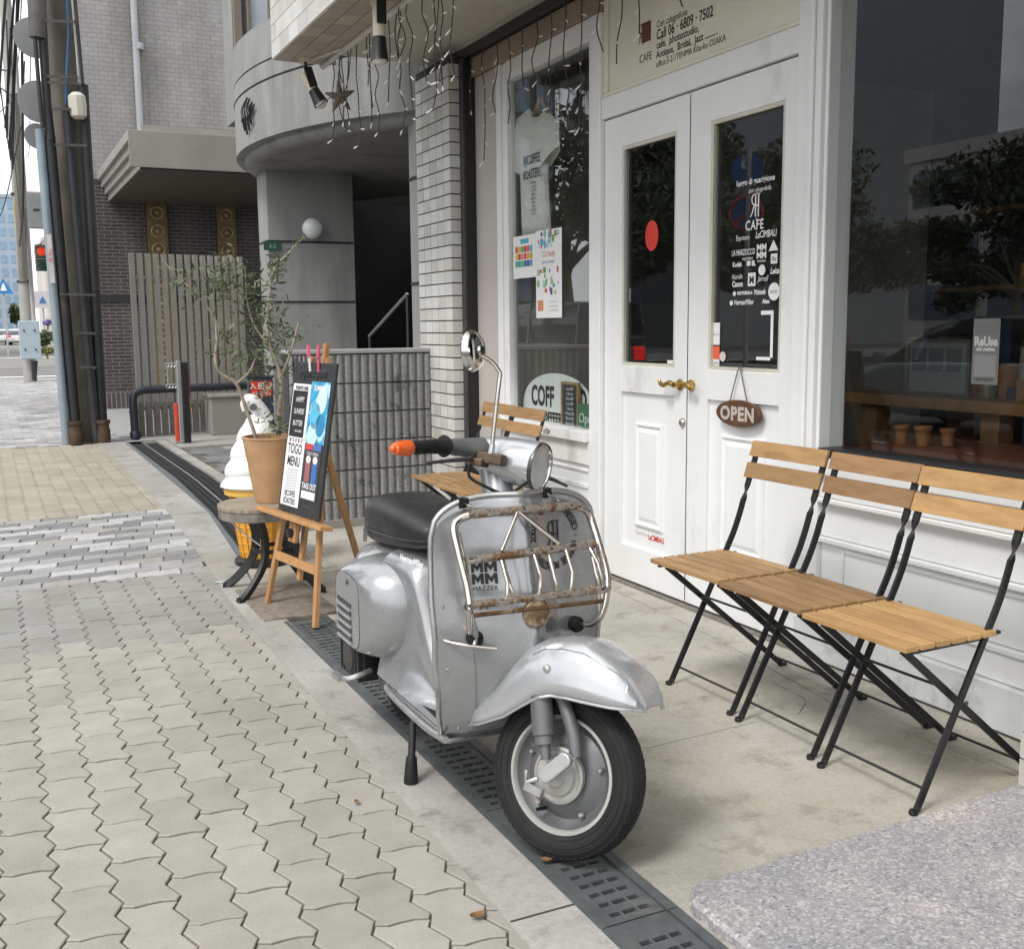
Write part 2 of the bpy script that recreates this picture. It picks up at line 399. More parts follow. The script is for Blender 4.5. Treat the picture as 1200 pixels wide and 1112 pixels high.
def paver_rings():
    ins = lambda k: [(x * (1 - k / .06), y * (1 - k / .115)) for x, y in PAV]
    return [(PAV, -.03), (PAV, -.0024), (ins(.0016), -.0006), (ins(.0036), 0.)]
def paver_mesh(mb, ox, oy, rot=False, dz=0., tilt=(0, 0)):
    n = len(PAV); vs = []
    for ring, z in paver_rings():
        for x, y in ring:
            if rot: x, y = y, -x
            vs.append((ox + x, oy + y, z + dz + tilt[0] * x + tilt[1] * y))
    fs = [(r*n+i, r*n+(i+1)%n, (r+1)*n+(i+1)%n, (r+1)*n+i) for r in range(3) for i in range(n)] + [tuple(3*n + i for i in range(n))]
    mb.add(vs, fs)
warmA = [(0, (.315, .303, .268)), (.5, (.345, .332, .295)), (1, (.37, .357, .318))]
greyA = [(0, (.265, .26, .245)), (1, (.315, .31, .292))]
warmC = [(0, (.335, .305, .24)), (1, (.395, .365, .295))]
multi = [(0, (.225, .225, .23)), (.22, (.34, .34, .34)), (.54, (.47, .47, .472)), (.76, (.27, .265, .255)), (.88, (.34, .325, .30))]
def zone_of(y): return 'A' if y < 4.72 else 'G' if y < 5.972 else 'B' if y < 8.222 else 'C'
PM = {}
for zn, st, cst in (('A', warmA, False), ('G', greyA, False), ('B', multi, True), ('C', warmC, False)):
    PM[zn] = (piece_mat('paver_' + zn, st, .85, False, .10, 9, constant=cst, speck=((.15, .13, .105), .70) if zn == 'A' else None),
              piece_mat('paver_mass_' + zn, st, .85, True, .10, 9, constant=cst))
spots = []
def edge_x(y): return interp([(b, a) for a, b in EDGE], y)
for k in range(-14, 12):
    for j in range(-6, 62):
        x = k * PW + PAVC[0] + .052; y = k * PS + (j + .5 * (k % 2)) * PL + PAVC[1] + .012 - .0
        if y < .3 or y > 13.38 or x - .05 > edge_x(y): continue
        zn = zone_of(y)
        if zn != 'B' and not (zone_of(y - .11) == zn == zone_of(y + .11)) and not (zn in 'AG' and zone_of(y - .11) in 'AG' and zone_of(y + .11) in 'AG'): continue
        if zn != 'B': spots.append((x, y, False, zn))
for r_ in range(18):
    for j in range(-8, 7):
        y = 5.985 + (r_ + .5) * PW - .012; x = (j + .5 * (r_ % 2)) * PL + .06 + r_ * .026 % PL
        if x - .1 > edge_x(y): continue
        spots.append((x, y, True, 'B'))
cuts = []                       # cut blocks that close each column against the cross band
for k in range(-14, 12):
    x = k * PW + PAVC[0] + .052
    col = [s for s in spots if abs(s[0] - x) < 1e-6]
    ag = [s[1] for s in col if s[3] in 'AG']; cc_ = [s[1] for s in col if s[3] == 'C']
    if ag:
        e_ = max(ag) + PL / 2; gp_ = 5.974 - e_
        if gp_ > .03: cuts.append((x, e_ + gp_ / 2, gp_ / PL, 'G'))
    if cc_:
        e_ = min(cc_) - PL / 2; gp_ = e_ - 8.216
        if gp_ > .03: cuts.append((x, e_ - gp_ / 2, gp_ / PL, 'C'))
def seen(x, y):
    p = proj((x, y, 0)); return p[2] > .3 and -25 < p[0] < 1225 and -25 < p[1] < 1140
vis = sorted([s for s in spots if seen(s[0], s[1])], key=lambda s: s[0]**2 + s[1]**2)
near = set(vis[:278])
_mesh = {}
def pav_me(rot, zn):
    if (rot, zn) not in _mesh:
        b = MB(); paver_mesh(b, 0, 0, rot); _mesh[(rot, zn)] = b.mesh('paver', PM[zn][0])
    return _mesh[(rot, zn)]
mass = {}
for s in spots:
    x, y, rot, zn = s
    dz = random.uniform(-.0016, .0016)
    if s in near:
        inst('paver', pav_me(rot, zn), walk, (x, y, dz), (random.uniform(-.006, .006), random.uniform(-.006, .006), 0))
    else:
        paver_mesh(mass.setdefault(zn, MB()), x, y, rot, dz, (random.uniform(-.005, .005), random.uniform(-.005, .005)))
for x, y, k_, zn in cuts: inst('paver', pav_me(False, zn), walk, (x, y, 0), (0, 0, 0), (1, k_, 1))
for zn, b in mass.items():
    o = b.build('paver_field', PM[zn][1], walk); o['kind'] = 'stuff'
# mixed pale pavers beyond the pole
fm = brick_mat('far_pavers', (.27, .27, .28), (.60, .59, .585), (.22, .215, .21), .2355, .122, .004, .85, mapping='xy', bump=.2)
struct(sheet([(-2.9, 13.45), (4.4, 13.45), (4.4, 31.6), (-2.9, 31.6)], -.004, 'far_pavement', fm))
# side street beyond, with its kerb and a crossing
struct(sheet([(-60, 31.6), (60, 31.6), (60, 33.0), (-60, 33.0)], .0, 'side_street_kerb', STRIP))
struct(sheet([(-60, 33.0), (60, 33.0), (60, 42.5), (-60, 42.5)], -.02, 'side_street', M('pale_asphalt', (.16, .155, .15), .85, var=.15, vs=2)))
cw = struct(sheet([(-1.0, 34.2), (12, 34.2), (12, 34.9), (-1.0, 34.9)], -.012, 'crossing_line', WLINE))
struct(sheet([(-8, 42.5), (30, 42.5), (30, 200), (-8, 200)], -.015, 'far_road', M('far_asphalt', (.20, .19, .175), .85, var=.15, vs=1)))
sheet([(-8, 58), (30, 58.6), (30, 59.6), (-8, 59)], -.005, 'far_line', WLINE)['kind'] = 'structure'

# concrete gutter strip
right = [(1.128, -1.), (1.132, 2.1), (1.145, 3.0), (1.15, 4.62), (1.16, 5.45), (1.24, 6.3), (1.37, 7.9), (1.40, 13.45)]
strip = struct(flat(EDGE + right[::-1], -.10, .003, 'gutter_strip', STRIP))
flat([(x - .0075, y) for x, y in EDGE] + [(x - .0005, y) for x, y in EDGE[::-1]], -.05, -.004, 'joint', M('joint_dark', (.05, .045, .04), .95), strip)
JD = MATS['joint_dark']
for y0 in (2.02, 7.9): 
    xe = edge_x(y0); MB().box(xe + .004, interp([(b, a) for a, b in right], y0) - .004, y0, y0 + .006, .0031, .0042).build('strip_joint', JD, strip)
# drain: cast grating over a channel, in front of the cafe
IRON = M('grating_iron', (.115, .13, .135), .5, .35, .2, 14, bump=.35, bs=60, dirt=((.20, .18, .15), .55, .75, 7, (1, 1, 1)))
DARK = M('channel_dark', (.015, .015, .014), .9)
drain = thing('drain', 'blue grey cast iron slotted drain running under the scooter', 'drain', (0, 0, 0))
MB().box(1.12, 1.36, -1., 4.74, -.135, -.09).build('channel', DARK, drain)
def grating(y0, y1):
    xl, xr = 1.150, 1.306; b = MB()
    pit, hole = .046, .017
    n = int((y1 - y0 - .05) / pit); y = y0 + .003; yy = y0 + .028
    b.box(xl, xr, y, yy, -.03, -.002)
    for i in range(n):
        h0, h1 = yy, yy + hole
        sh = .012 if i % 2 else 0
        cuts = [xl + .030, xl + .058 - sh*0, xl + .064, xl + .100, xl + .106, xr - .022]
        for a, c_ in ((xl, cuts[0]), (cuts[1], cuts[2]), (cuts[3], cuts[4]), (cuts[5], xr)):
            b.box(a, c_, h0, h1, -.03, -.002)
        b.box(cuts[0], cuts[1], h0, h1, -.03, -.014); b.box(cuts[4], cuts[5], h0, h1, -.03, -.014)
        nx = yy + pit if i < n - 1 else y1 - .003
        b.box(xl, xr, h1, nx, -.03, -.002); yy = nx
    return b.build('grating', IRON, drain)
for a, b_ in ((.4, .92), (.92, 1.42), (1.42, 1.915), (1.915, 2.56), (2.56, 3.2), (3.2, 3.96), (3.96, 4.72)): grating(a, b_)
for xs in ((1.128, 1.1475), (1.3085, 1.335)):
    for a, b_ in ((.4, 1.905), (1.908, 4.72)):
        MB().box(xs[0], xs[1], a, b_, -.09, .0035).build('frame', IRON, drain)
# rusty chequer plate at the end of the grating
RUSTP = M('rusty_plate', (.20, .16, .125), .8, .2, .35, 18, bump=.6, bs=45, dirt=((.30, .27, .23), .45, .65, 30, (1, 3, 1)))
tag(MB().box(1.05, 1.40, 4.76, 5.40, -.02, .011).build('cover_plate', RUSTP, None, bev=.003), 'rusty ribbed steel plate on the ground under the easel', 'plate')
# black grating on the way to the pole
BLK = M('black_grating', (.035, .037, .04), .6, .2, .2, 10)
ed2 = thing('drain', 'long black grating with a pale centre line, leading to the utility pole', 'drain')
L2 = [(1.245, 6.05), (1.28, 6.35), (1.385, 7.9), (1.44, 9.9), (1.43, 13.4)]
def l2(y): return interp([(b, a) for a, b in L2], y)
yy = 5.7
flat([(1.16, 5.42)] + [(x - .06, y) for x, y in L2] + [(1.85, 13.4), (1.80, 9), (1.74, 7.5), (1.6, 5.42)], -.13, -.11, 'channel', DARK, ed2)
k = 0
while yy < 13.2:
    y1 = min(yy + .5, 13.35); b = MB(); 
    def bx(u0, u1, v0, v1, z=-.006):
        a0, a1 = l2(v0) + .012, l2(v1) + .012
        b.add([(a0+u0, v0, z), (a0+u1, v0, z), (a1+u1, v1, z), (a1+u0, v1, z), (a0+u0, v0, -.04), (a0+u1, v0, -.04), (a1+u1, v1, -.04), (a1+u0, v1, -.04)],
              [(0,1,2,3),(4,7,6,5),(0,4,5,1),(1,5,6,2),(2,6,7,3),(3,7,4,0)])
    q = yy + .004
    while q < y1 - .012: bx(0, .30, q, q + .014); q += .03
    for u in (0, .05, .1, .2, .25, .285): bx(u, u + .012, yy + .002, y1 - .004, -.0055)
    b.build('grating', BLK, ed2)
    b = MB(); bx(.143, .155, yy + .001, y1 - .001, -.003); b.build('centre_line', M('grating_line', (.36, .36, .35), .5, .4), ed2)
    yy = y1
b = MB()
for (a, ya), (c_, yc) in zip(L2, L2[1:]): b.add([(a-.055, ya, .002), (a+.008, ya, .002), (c_+.008, yc, .002), (c_-.055, yc, .002), (a-.055, ya, -.1), (a+.008, ya, -.1), (c_+.008, yc, -.1), (c_-.055, yc, -.1)], [(0,1,2,3),(4,7,6,5),(1,5,6,2),(0,3,7,4),(0,4,5,1),(3,2,6,7)])
b.build('edge_rail', M('edge_rail', (.20, .215, .225), .5, .4), ed2)
# pale kerb along the black grating, slate paving, pad by the fence
struct(flat([(l2(5.7)+.33, 5.7), (l2(5.7)+.43, 5.7), (l2(7.9)+.43, 7.9), (l2(9.9)+.43, 9.9), (l2(13.4)+.43, 13.4), (l2(13.4)+.33, 13.4), (l2(9.9)+.33, 9.9), (l2(7.9)+.33, 7.9)], -.1, .006, 'kerb_strip', STRIP))
slate = struct(sheet([(1.6, 6.9), (6, 6.9), (6, 12.4), (1.8, 12.4)], -.012, 'slate_bed', SAND))
SL = piece_mat('slate', [(0, (.15, .15, .155)), (.8, (.23, .23, .235)), (1, (.36, .36, .36))], .8, False, .15, 12)
_sm = {}
yy = 6.95; row = 0
while yy < 12.2:
    h = random.choice((.22, .26, .30)); xx = l2(min(13.4, yy)) + .45 + (row % 3) * .07
    while xx < 3.1:
        w_ = random.choice((.30, .36, .44))
        if (w_, h) not in _sm: _sm[(w_, h)] = MB().prism([(.005,.005),(w_-.005,.005),(w_-.005,h-.005),(.005,h-.005)], lambda u, v, hh: (u, v, hh), -.03, 0).mesh('paving_stone', SL)
        inst('paving_stone', _sm[(w_, h)], slate, (xx, yy, random.uniform(-.001, .003))); xx += w_
    yy += h; row += 1
struct(flat([(1.88, 12.4), (5, 12.4), (5, 13.2), (4.4, 14.6), (1.6, 14.0), (1.6, 13.46), (1.88, 13.40)], -.1, .012, 'pad', STRIP))
struct(flat([(1.42, 14.0), (6, 14.6), (6, 19.3), (1.42, 19.3)], -.1, .004, 'entrance_floor', M('entrance_floor', (.33, .33, .325), .6, var=.1)))
# cafe apron and granite ramp slab
APR = [(1.3365, 1.2), (2.9, 1.2), (2.9, 6.9), (1.7, 6.9), (1.62, 5.42), (1.41, 5.42), (1.41, 4.74), (1.3365, 4.74)]
apron = struct(flat(APR, -.10, .0015, 'apron', CONC))
flat([(1.05, 5.40), (1.62, 5.40), (1.66, 6.1), (1.245, 6.06), (1.16, 5.45)], -.1, -.0015, 'apron_corner', CONC)['kind'] = 'structure'
def crack(pts, w_=.0035):
    b = MB(); p = smooth_path([(x, y, .0022) for x, y in pts], 4)
    for a, c_ in zip(p, p[1:]):
        ww = w_ * random.uniform(.4, 1.2); d = (c_ - a).normalized(); s_ = Vector((-d.y, d.x, 0)) * ww / 2
        b.add([a - s_, c_ - s_, c_ + s_, a + s_], [(0, 1, 2, 3)])
    b.build('crack', M('crack', (.10, .09, .075), .95), apron)
crack([on_z(x, y)[:2] for x, y in ((905, 800), (930, 812), (944, 822), (935, 838))])
crack([on_z(x, y)[:2] for x, y in ((1085, 868), (1130, 885), (1190, 910))], .003)
crack([on_z(x, y)[:2] for x, y in ((715, 690), (790, 725), (860, 760), (985, 830))], .003)
crack([on_z(x, y)[:2] for x, y in ((745, 880), (830, 860), (905, 842), (1000, 826))], .002)
sill = flat([(2.86, 2.05), (2.905, 2.05), (2.905, 6.4), (2.86, 6.4)], -.02, .012, 'threshold', M('threshold', (.20, .185, .16), .9, var=.3, vs=20, bump=.5), apron)
def granite_mat():
    m, t, b = _new('granite')
    gp = t.nodes.new('ShaderNodeNewGeometry').outputs['Position']
    vo = t.nodes.new('ShaderNodeTexVoronoi'); vo.inputs['Scale'].default_value = 150; t.links.new(gp, vo.inputs['Vector'])
    sv = t.nodes.new('ShaderNodeSeparateColor'); t.links.new(vo.outputs['Color'], sv.inputs[0])
    mxn = t.nodes.new('ShaderNodeMath'); mxn.operation = 'MULTIPLY_ADD'; mxn.inputs[1].default_value = .55; t.links.new(sv.outputs[0], mxn.inputs[0])
    hf = t.nodes.new('ShaderNodeMath'); hf.operation = 'MULTIPLY'; hf.inputs[1].default_value = .45; t.links.new(_noise(t, gp, 60, 5, .75), hf.inputs[0]); t.links.new(hf.outputs[0], mxn.inputs[2])
    n1 = mxn.outputs[0]; n2 = _noise(t, gp, 1.6, 6)
    c = _ramp(t, n1, [(.20, (.17, .17, .175)), (.30, (.285, .28, .285)), (.60, (.335, .328, .332)), (.74, (.47, .46, .455))])
    c = _mix(t, 1.0, c, _ramp(t, n2, [(.36, (.78, .79, .83)), (.50, (.98, .965, .97)), (.64, (1.32, 1.24, 1.17))]), 'MULTIPLY')
    t.links.new(c, b.inputs['Base Color']); b.inputs['Roughness'].default_value = .7
    _bump(t, b, n1, .2, .0015); MATS['granite'] = m; return m
poly = [(1.385, 1.93), (2.86, 1.985), (2.86, -1.0), (1.345, -1.0), (1.345, 1.87)]
struct(flat(poly, -.05, .034, 'granite_slab', granite_mat()), None).modifiers.new('b', 'BEVEL').width = .009
pk = MB(); pk.ball((0, 0, .006), .012, 8, 5, (1.2, 1, .7))
o = pk.build('pebble', M('pebble', (.50, .47, .36), .6, var=.2, vs=40), None, smooth=60); o.location = on_z(814, 1062, .004); tag(o, 'small cream pebble by the corner of the granite slab', 'pebble')
LEAFB = M('dead_leaf', (.20, .10, .035), .7, var=.4, vs=60)
for n_, (px, py, s_, lb) in enumerate([(560, 1075, .013, 'curled brown leaf on a paver near the bottom edge'), (418, 941, .008, 'tiny brown leaf on the pavers left of the scooter stand'), (640, 1010, .011, 'dry pale leaf lying on the drain under the front tyre')]):
    rows = [[(s_*u*1.4, s_*v*(1-u*u*.8), .004 + s_*(.35*v*v + .25*u*u + .1*random.random())) for v in (-1, -.5, 0, .5, 1)] for u in (-1, -.6, -.2, .2, .6, 1)]
    o = MB().grid(rows).build('leaf', LEAFB, None, smooth=60); o.location = on_z(px, py, .002); o.rotation_euler = (0, 0, n_ * 1.3); tag(o, lb, 'leaf')
o = MB().add([(-.05, -.012, 0), (.05, -.012, 0), (.05, .012, 0), (-.05, .012, 0)], [(0, 1, 2, 3)]).build('tape', M('pale_tape', (.55, .66, .58), .6), None); o.location = on_z(264, 681, .006); tag(o, 'small pale green sticker on the gutter strip by the stool foot', 'sticker')

# ================================================================== THE CAFE FRONT
WHITE = M('white_paint', (.80, .805, .80), .45, var=.035, vs=3, bump=.12, bs=25, dirt=((.50, .485, .44), .60, .80, 3.2, (1, 1, .35)))
WHITE2 = M('white_panel', (.80, .81, .81), .42, var=.03, vs=2.5, bump=.1, bs=30, dirt=((.50, .49, .46), .62, .82, 3.0, (1, 1, .4)))
CREAM = M('cream_panel', (.74, .715, .61), .5, var=.05, vs=2, bump=.08, bs=20, dirt=((.48, .45, .36), .58, .85, 2.5, (1, 1, .6)))
BEIGE = M('beige_render', (.50, .46, .425), .7, var=.06, vs=2, bump=.15)
BASEP = M('pale_base', (.62, .64, .645), .7, var=.10, vs=4, bump=.2, bs=40, dirt=((.40, .40, .38), .52, .72, 5, (1, 1, 1)))
BLACKM = M('black_metal', (.014, .014, .015), .42, .0, .2, 20)
DKGREY = M('dark_grey_metal', (.06, .06, .062), .5, .3, .15)
GLASS = glass_mat('window_glass', (.94, .96, .95), 1.52, 0, .0, 1.0)
BRASS = M('brass', (.48, .30, .09), .32, .95, .25, 30)
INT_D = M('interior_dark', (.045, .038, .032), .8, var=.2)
PRINT_W = M('print_white', (.82, .82, .82), .6, var=.02)
PRINT_K = M('print_black', (.02, .02, .022), .6, var=.02)
PRINT_R = M('print_red', (.62, .06, .035), .55, var=.05)
def pm(c, r=.6): return M('print_%d_%d_%d' % tuple(int(x * 255) for x in c), c, r, var=.06, vs=20)
shop = thing('cafe_front', 'white painted wooden cafe front with double doors and two display windows', 'shop front', (0, 0, 0))
def fb(name, y0, y1, z0, z1, x0, x1, mat=None, bev=.004, parent=None):
    return MB().box(x0, x1, y0, y1, z0, z1).build(name, mat or WHITE, parent or shop, bev=bev)
XF = 2.88
# uprights
fb('post', 4.845, 4.955, 0.012, 2.86, 2.858, 2.93)
fb('post', 3.292, 3.368, 0.012, 2.955, 2.862, 2.98)
for y0, y1, x0 in ((3.262, 3.290, 2.842), (3.240, 3.260, 2.852), (3.205, 3.238, 2.836), (3.184, 3.203, 2.852)): fb('moulding', y0, y1, .80, 2.955, x0, 2.98, bev=.006)
fb('post', 3.184, 3.290, .012, .798, 2.856, 2.98)
fb('post', 6.02, 6.085, 0.70, 2.86, 2.862, 2.93)
fb('moulding', 5.955, 6.018, 0.762, 2.86, 2.874, 2.93, bev=.006)
fb('side_post', 6.09, 6.455, 0.012, 2.86, 2.872, 2.93, BEIGE)
fb('shutter_guide', 6.405, 6.452, 0.01, 2.97, 2.800, 2.871, BLACKM)
fb('shutter_guide', 6.40, 6.452, 0.01, 2.97, 2.780, 2.798, DKGREY)
# lintel, transom sign board, window heads
fb('lintel', 3.370, 4.843, 2.342, 2.444, 2.866, 2.98)
sgn = fb('transom_board', 3.372, 4.843, 2.448, 2.955, 2.886, 2.98, CREAM)
for a in ((3.372, 3.395, 2.47, 2.95), (4.80, 4.843, 2.47, 2.95)): fb('moulding', *a, 2.878, 2.8855, CREAM, .003)
fb('moulding', 3.372, 4.843, 2.448, 2.468, 2.876, 2.8855, CREAM, .003)
fb('window_head', 4.957, 5.953, 2.748, 2.86, 2.862, 2.93)
fb('beam', 3.17, 6.50, 2.862, 2.95, 2.852, 2.98, M('head_beam', (.52, .49, .43), .6, var=.06))  if False else None
fb('beam', 4.845, 6.50, 2.862, 2.975, 2.845, 2.98, M('brown_beam', (.30, .235, .18), .6, var=.15, vs=5))
fb('beam', 1.2, 3.183, 2.90, 2.975, 2.845, 2.98, WHITE)
fb('awning_rail', 1.2, 6.50, 2.978, 3.03, 2.80, 2.86, BLACKM)
fb('cornice', 3.30, 4.843, 2.957, 2.976, 2.835, 2.98, WHITE, .006)
# left window, its sill and apron panel
MB().box(2.905, 2.911, 4.957, 5.953, .762, 2.746).build('window_pane', GLASS, shop)
fb('sill', 4.957, 6.018, .70, .758, 2.828, 2.98)
fb('rail', 4.957, 6.018, .575, .698, 2.858, 2.98)
fb('apron_panel', 4.957, 6.085, .10, .573, 2.874, 2.98, WHITE2)
for a in ((4.985, 6.0, .535, .550), (4.985, 6.0, .445, .470), (4.985, 6.0, .16, .178)): fb('moulding', *a, 2.864, 2.8735, WHITE, .004)
fb('plinth', 4.957, 6.085, .012, .098, 2.862, 2.98, BASEP)
# right window
MB().box(2.905, 2.911, 1.3, 3.182, .848, 2.9).build('window_pane', GLASS, shop)
fb('sill', 1.3, 3.182, .812, .846, 2.846, 2.99, BLACKM)
fb('sill_board', 1.3, 3.182, .745, .810, 2.836, 2.98)
for (z0, z1, x0, mt) in ((.655, .743, 2.862, WHITE), (.635, .653, 2.848, WHITE), (.50, .633, 2.878, WHITE2), (.478, .498, 2.858, WHITE), (.285, .476, 2.880, WHITE2), (.262, .283, 2.860, WHITE), (.165, .260, 2.870, WHITE)):
    fb('panel', 1.3, 3.182, z0, z1, x0, 2.98, mt)
fb('moulding', 1.3, 3.05, .452, .468, 2.872, 2.8795, WHITE, .004); fb('moulding', 3.052, 3.066, .30, .468, 2.872, 2.8795, WHITE, .004)
fb('plinth', 1.3, 3.290, .012, .163, 2.845, 2.98, BASEP)
# doors
def door(y0, y1, g0, g1, left):
    d = MB(); xa, xb = 2.884, 2.928
    for a, b_, c_, e in ((y0, g0, .022, 2.335), (g1, y1, .022, 2.335), (g0, g1, 2.187, 2.335), (g0, g1, .985, 1.118), (g0, g1, .022, .205)): d.box(xa, xb, a, b_, c_, e)
    o = d.build('door', WHITE, shop, bev=.003)
    MB().box(2.905, 2.911, g0 - .002, g1 + .002, 1.116, 2.189).build('window_pane', GLASS, o)
    for a, b_, c_, e in ((g0, g0 + .016, 1.118, 2.187), (g1 - .016, g1, 1.118, 2.187), (g0 + .016, g1 - .016, 2.171, 2.187), (g0 + .016, g1 - .016, 1.118, 1.134)):
        MB().box(2.889, 2.9045, a, b_, c_, e).build('glazing_bead', M('bead', (.60, .575, .48), .55), o)
    MB().box(2.902, 2.922, g0 - .001, g1 + .001, .204, .986).build('lower_panel', WHITE2, o)
    m0, m1 = (g0 + .105, g1 - .12) if left else (g0 + .09, g1 - .09)
    rows = []
    for ins, x in ((0, 2.9018), (.004, 2.891), (.014, 2.889), (.022, 2.898), (.03, 2.899), (.05, 2.892)):
        rows.append([(x, m0 + ins, .315 + ins), (x, m1 - ins, .315 + ins), (x, m1 - ins, .84 - ins), (x, m0 + ins, .84 - ins)])
    b = MB().grid(rows, close_u=True); n = len(b.v); b.f.append((n-4, n-3, n-2, n-1)); b.build('raised_panel', WHITE2, o)
    return o
dl = door(4.102, 4.838, 4.206, 4.675, True); dr = door(3.376, 4.096, 3.461, 3.946, False)
# lever handles: left curls away, right is a short knob
b = MB(); b.lathe([(.0, -.0), (.026, 0), (.026, -.008), (.014, -.012), (.012, -.04)], (2.884, 4.150, 1.043), (1, 0, 0), 16)
b.tube(smooth_path([(2.842, 4.150, 1.043), (2.838, 4.175, 1.052), (2.838, 4.20, 1.045), (2.838, 4.225, 1.038), (2.838, 4.25, 1.046), (2.84, 4.262, 1.060)], 4), [.012]*4 + [.011]*12 + [.009]*5, 8)
b.build('handle', BRASS, dl, smooth=50)
b = MB(); b.lathe([(0, 0), (.026, 0), (.026, -.008), (.014, -.012), (.012, -.04)], (2.884, 4.062, 1.043), (1, 0, 0), 16)
b.tube(smooth_path([(2.842, 4.062, 1.043), (2.838, 4.045, 1.05), (2.838, 4.025, 1.048), (2.84, 4.005, 1.036), (2.84, 3.995, 1.042)], 4), .012, 8)
b.build('handle', BRASS, dr, smooth=50)
MB().lathe([(.0, -.016), (.012, -.016), (.020, -.008), (.021, 0)], (2.884, 4.128, .868), (1, 0, 0), 16).build('lock', M('nickel', (.5, .47, .40), .3, .9), dl, smooth=50)
b = MB(); b.box(2.8835, 2.8845, 4.098, 4.101, .03, 2.33); b.build('door_gap', BLACKM, shop)
# print on the doors
letters('lettering', 'Espresso', .034, face_x(4.50, .272, 2.9005), pm((.62, .50, .48)), dl, sx=.9)
letters('lettering', 'LaCIMBALI', .038, face_x(4.37, .262, 2.9005), PRINT_R, dl, bold=.001, sx=.8)
YD = 3.662; XG = 2.9035
def dec(s, z, size, dy=0., **k): return letters('lettering', s, size, face_x(YD - dy, z, XG), PRINT_W, dr, **k)
dec('luogo di guarigione', 1.893, .034, -.0, sx=.95, bold=.0006); dec('con calugodiola', 1.858, .026, .03, sx=.9)
def rj(y, z, h, x, mat, parent):
    """the mirrored R leaning on a J"""
    b = MB(); f = lambda u, v: (x, y - u * h, z + v * h)
    def pl(pts): b.add([f(u, v) for u, v in pts], [tuple(range(len(pts)))])
    pl([(-.04, 0), (.04, 0), (.04, 1), (-.04, 1)]); 
    ring = [(-.04 - .20 * math.sin(a) - .05, .74 + .25 * math.cos(a)) for a in [math.pi * k / 8 for k in range(9)]]
    inn = [(-.04 - .13 * math.sin(a) - .05, .74 + .19 * math.cos(a)) for a in [math.pi * k / 8 for k in range(9)]]
    for k in range(8): pl([ring[k], ring[k+1], inn[k+1], inn[k]])
    pl([(-.09, .93), (-.04, .93), (-.04, .99), (-.09, .99)]); pl([(-.09, .49), (-.04, .49), (-.04, .55), (-.09, .55)])
    pl([(-.12, .50), (-.04, .50), (-.22, .10), (-.33, -.02), (-.36, .03), (-.29, .10)])
    pl([(.04, .44), (.16, .44), (.16, .50), (.04, .50)]); pl([(.16, -.02), (.24, -.02), (.24, 1), (.16, 1)])
    pl([(.24, 0), (.16, 0), (.13, -.10), (.04, -.16), (.02, -.11), (.09, -.06)])
    pl([(-.10, .95), (.10, .95), (.10, 1), (-.10, 1)]); pl([(.10, .95), (.30, .95), (.30, 1), (.10, 1)])
    return b.build('emblem', mat, parent, fix=False)
rj(YD - .005, 1.758, .095, XG, PRINT_W, dr)
dec('CAFE', 1.706, .056, 0, bold=.001, sx=.85, space=1.1); dec('Espresso', 1.668, .032, -.075, sx=.8); dec('LaCIMBALI', 1.670, .040, .075, bold=.0006, sx=.72, shear=.2)
def wb(y0, y1, z0, z1, mat=PRINT_W, x=XG, parent=None): MB().add([(x, y0, z0), (x, y1, z0), (x, y1, z1), (x, y0, z1)], [(0, 1, 2, 3)]).build('decal', mat, parent or dr, fix=False)
dec('LA MARZOCCO', 1.606, .035, -.07, sx=.62, bold=.0004); dec('espresso', 1.585, .02, -.04)

for dy in (.034, .066):
    for dz in (1.617, 1.586):
        Pm = [(0, 0), (.25, 0), (.25, .52), (.5, .12), (.75, .52), (.75, 0), (1, 0), (1, 1), (.75, 1), (.5, .60), (.25, 1), (0, 1)]
        bm_ = MB(); bm_.add([face_x(YD - dy, dz, XG)((u - .5) * .029, v * .027) for u, v in Pm], [(0, 1, 2, 11), (2, 10, 11), (2, 3, 9, 10), (3, 4, 8, 9), (4, 7, 8), (4, 5, 6, 7)]); bm_.build('decal', PRINT_W, dr, fix=False)
dec('MAZZER', 1.570, .014, .05)
b = MB(); b.add([(XG, YD-.095, 1.612), (XG, YD-.155, 1.612), (XG, YD-.125, 1.655)], [(0, 1, 2)]); b.build('decal', PRINT_W, dr, fix=False)
wb(YD-.11, YD-.15, 1.56, 1.60); dec('illy', 1.568, .03, .129, bold=.001) if False else letters('lettering', 'illy', .026, face_x(YD-.13, 1.571, XG-.0008), PRINT_K, dr)
dec('Kodak', 1.560, .028, -.11, bold=.0008, sx=.85); wb(YD+.045, YD+.02, 1.56, 1.58); dec('Ill.', 1.56, .026, 0, bold=.002)
dec('Nortilis', 1.508, .030, -.11, shear=.4, sx=.8); dec('Canon', 1.476, .034, -.105, bold=.001, sx=.8)
wb(YD+.035, YD-.015, 1.475, 1.53); letters('lettering', 'M', .04, face_x(YD+.01, 1.487, XG-.0008), PRINT_K, dr, bold=.002)
b = MB(); b.lathe([(.022, 0), (.022, .0006)], (XG-.0006, YD-.055, 1.538), (1, 0, 0), 18); b.build('decal', PRINT_W, dr)
dec('Jarrell', 1.492, .034, .06, shear=.4, sx=.8); dec('Leica', 1.520, .034, .135, shear=.35, bold=.001, sx=.8)
dec('MOTOROLA', 1.442, .018, -.055, bold=.001); dec('McIntosh', 1.440, .028, .045, bold=.001, sx=.7)
b = MB(); b.lathe([(.036, 0), (.036, .0006)], (XG-.0006, YD-.135, 1.448), (1, 0, 0), 20); b.build('decal', PRINT_W, dr); MB().lathe([(.010, 0), (.010, .0006)], (XG-.0006, YD+.125, 1.447), (1, 0, 0), 12).build('decal', PRINT_W, dr)
dec('ALFA ROMEO', 1.444, .011, .135) if False else None
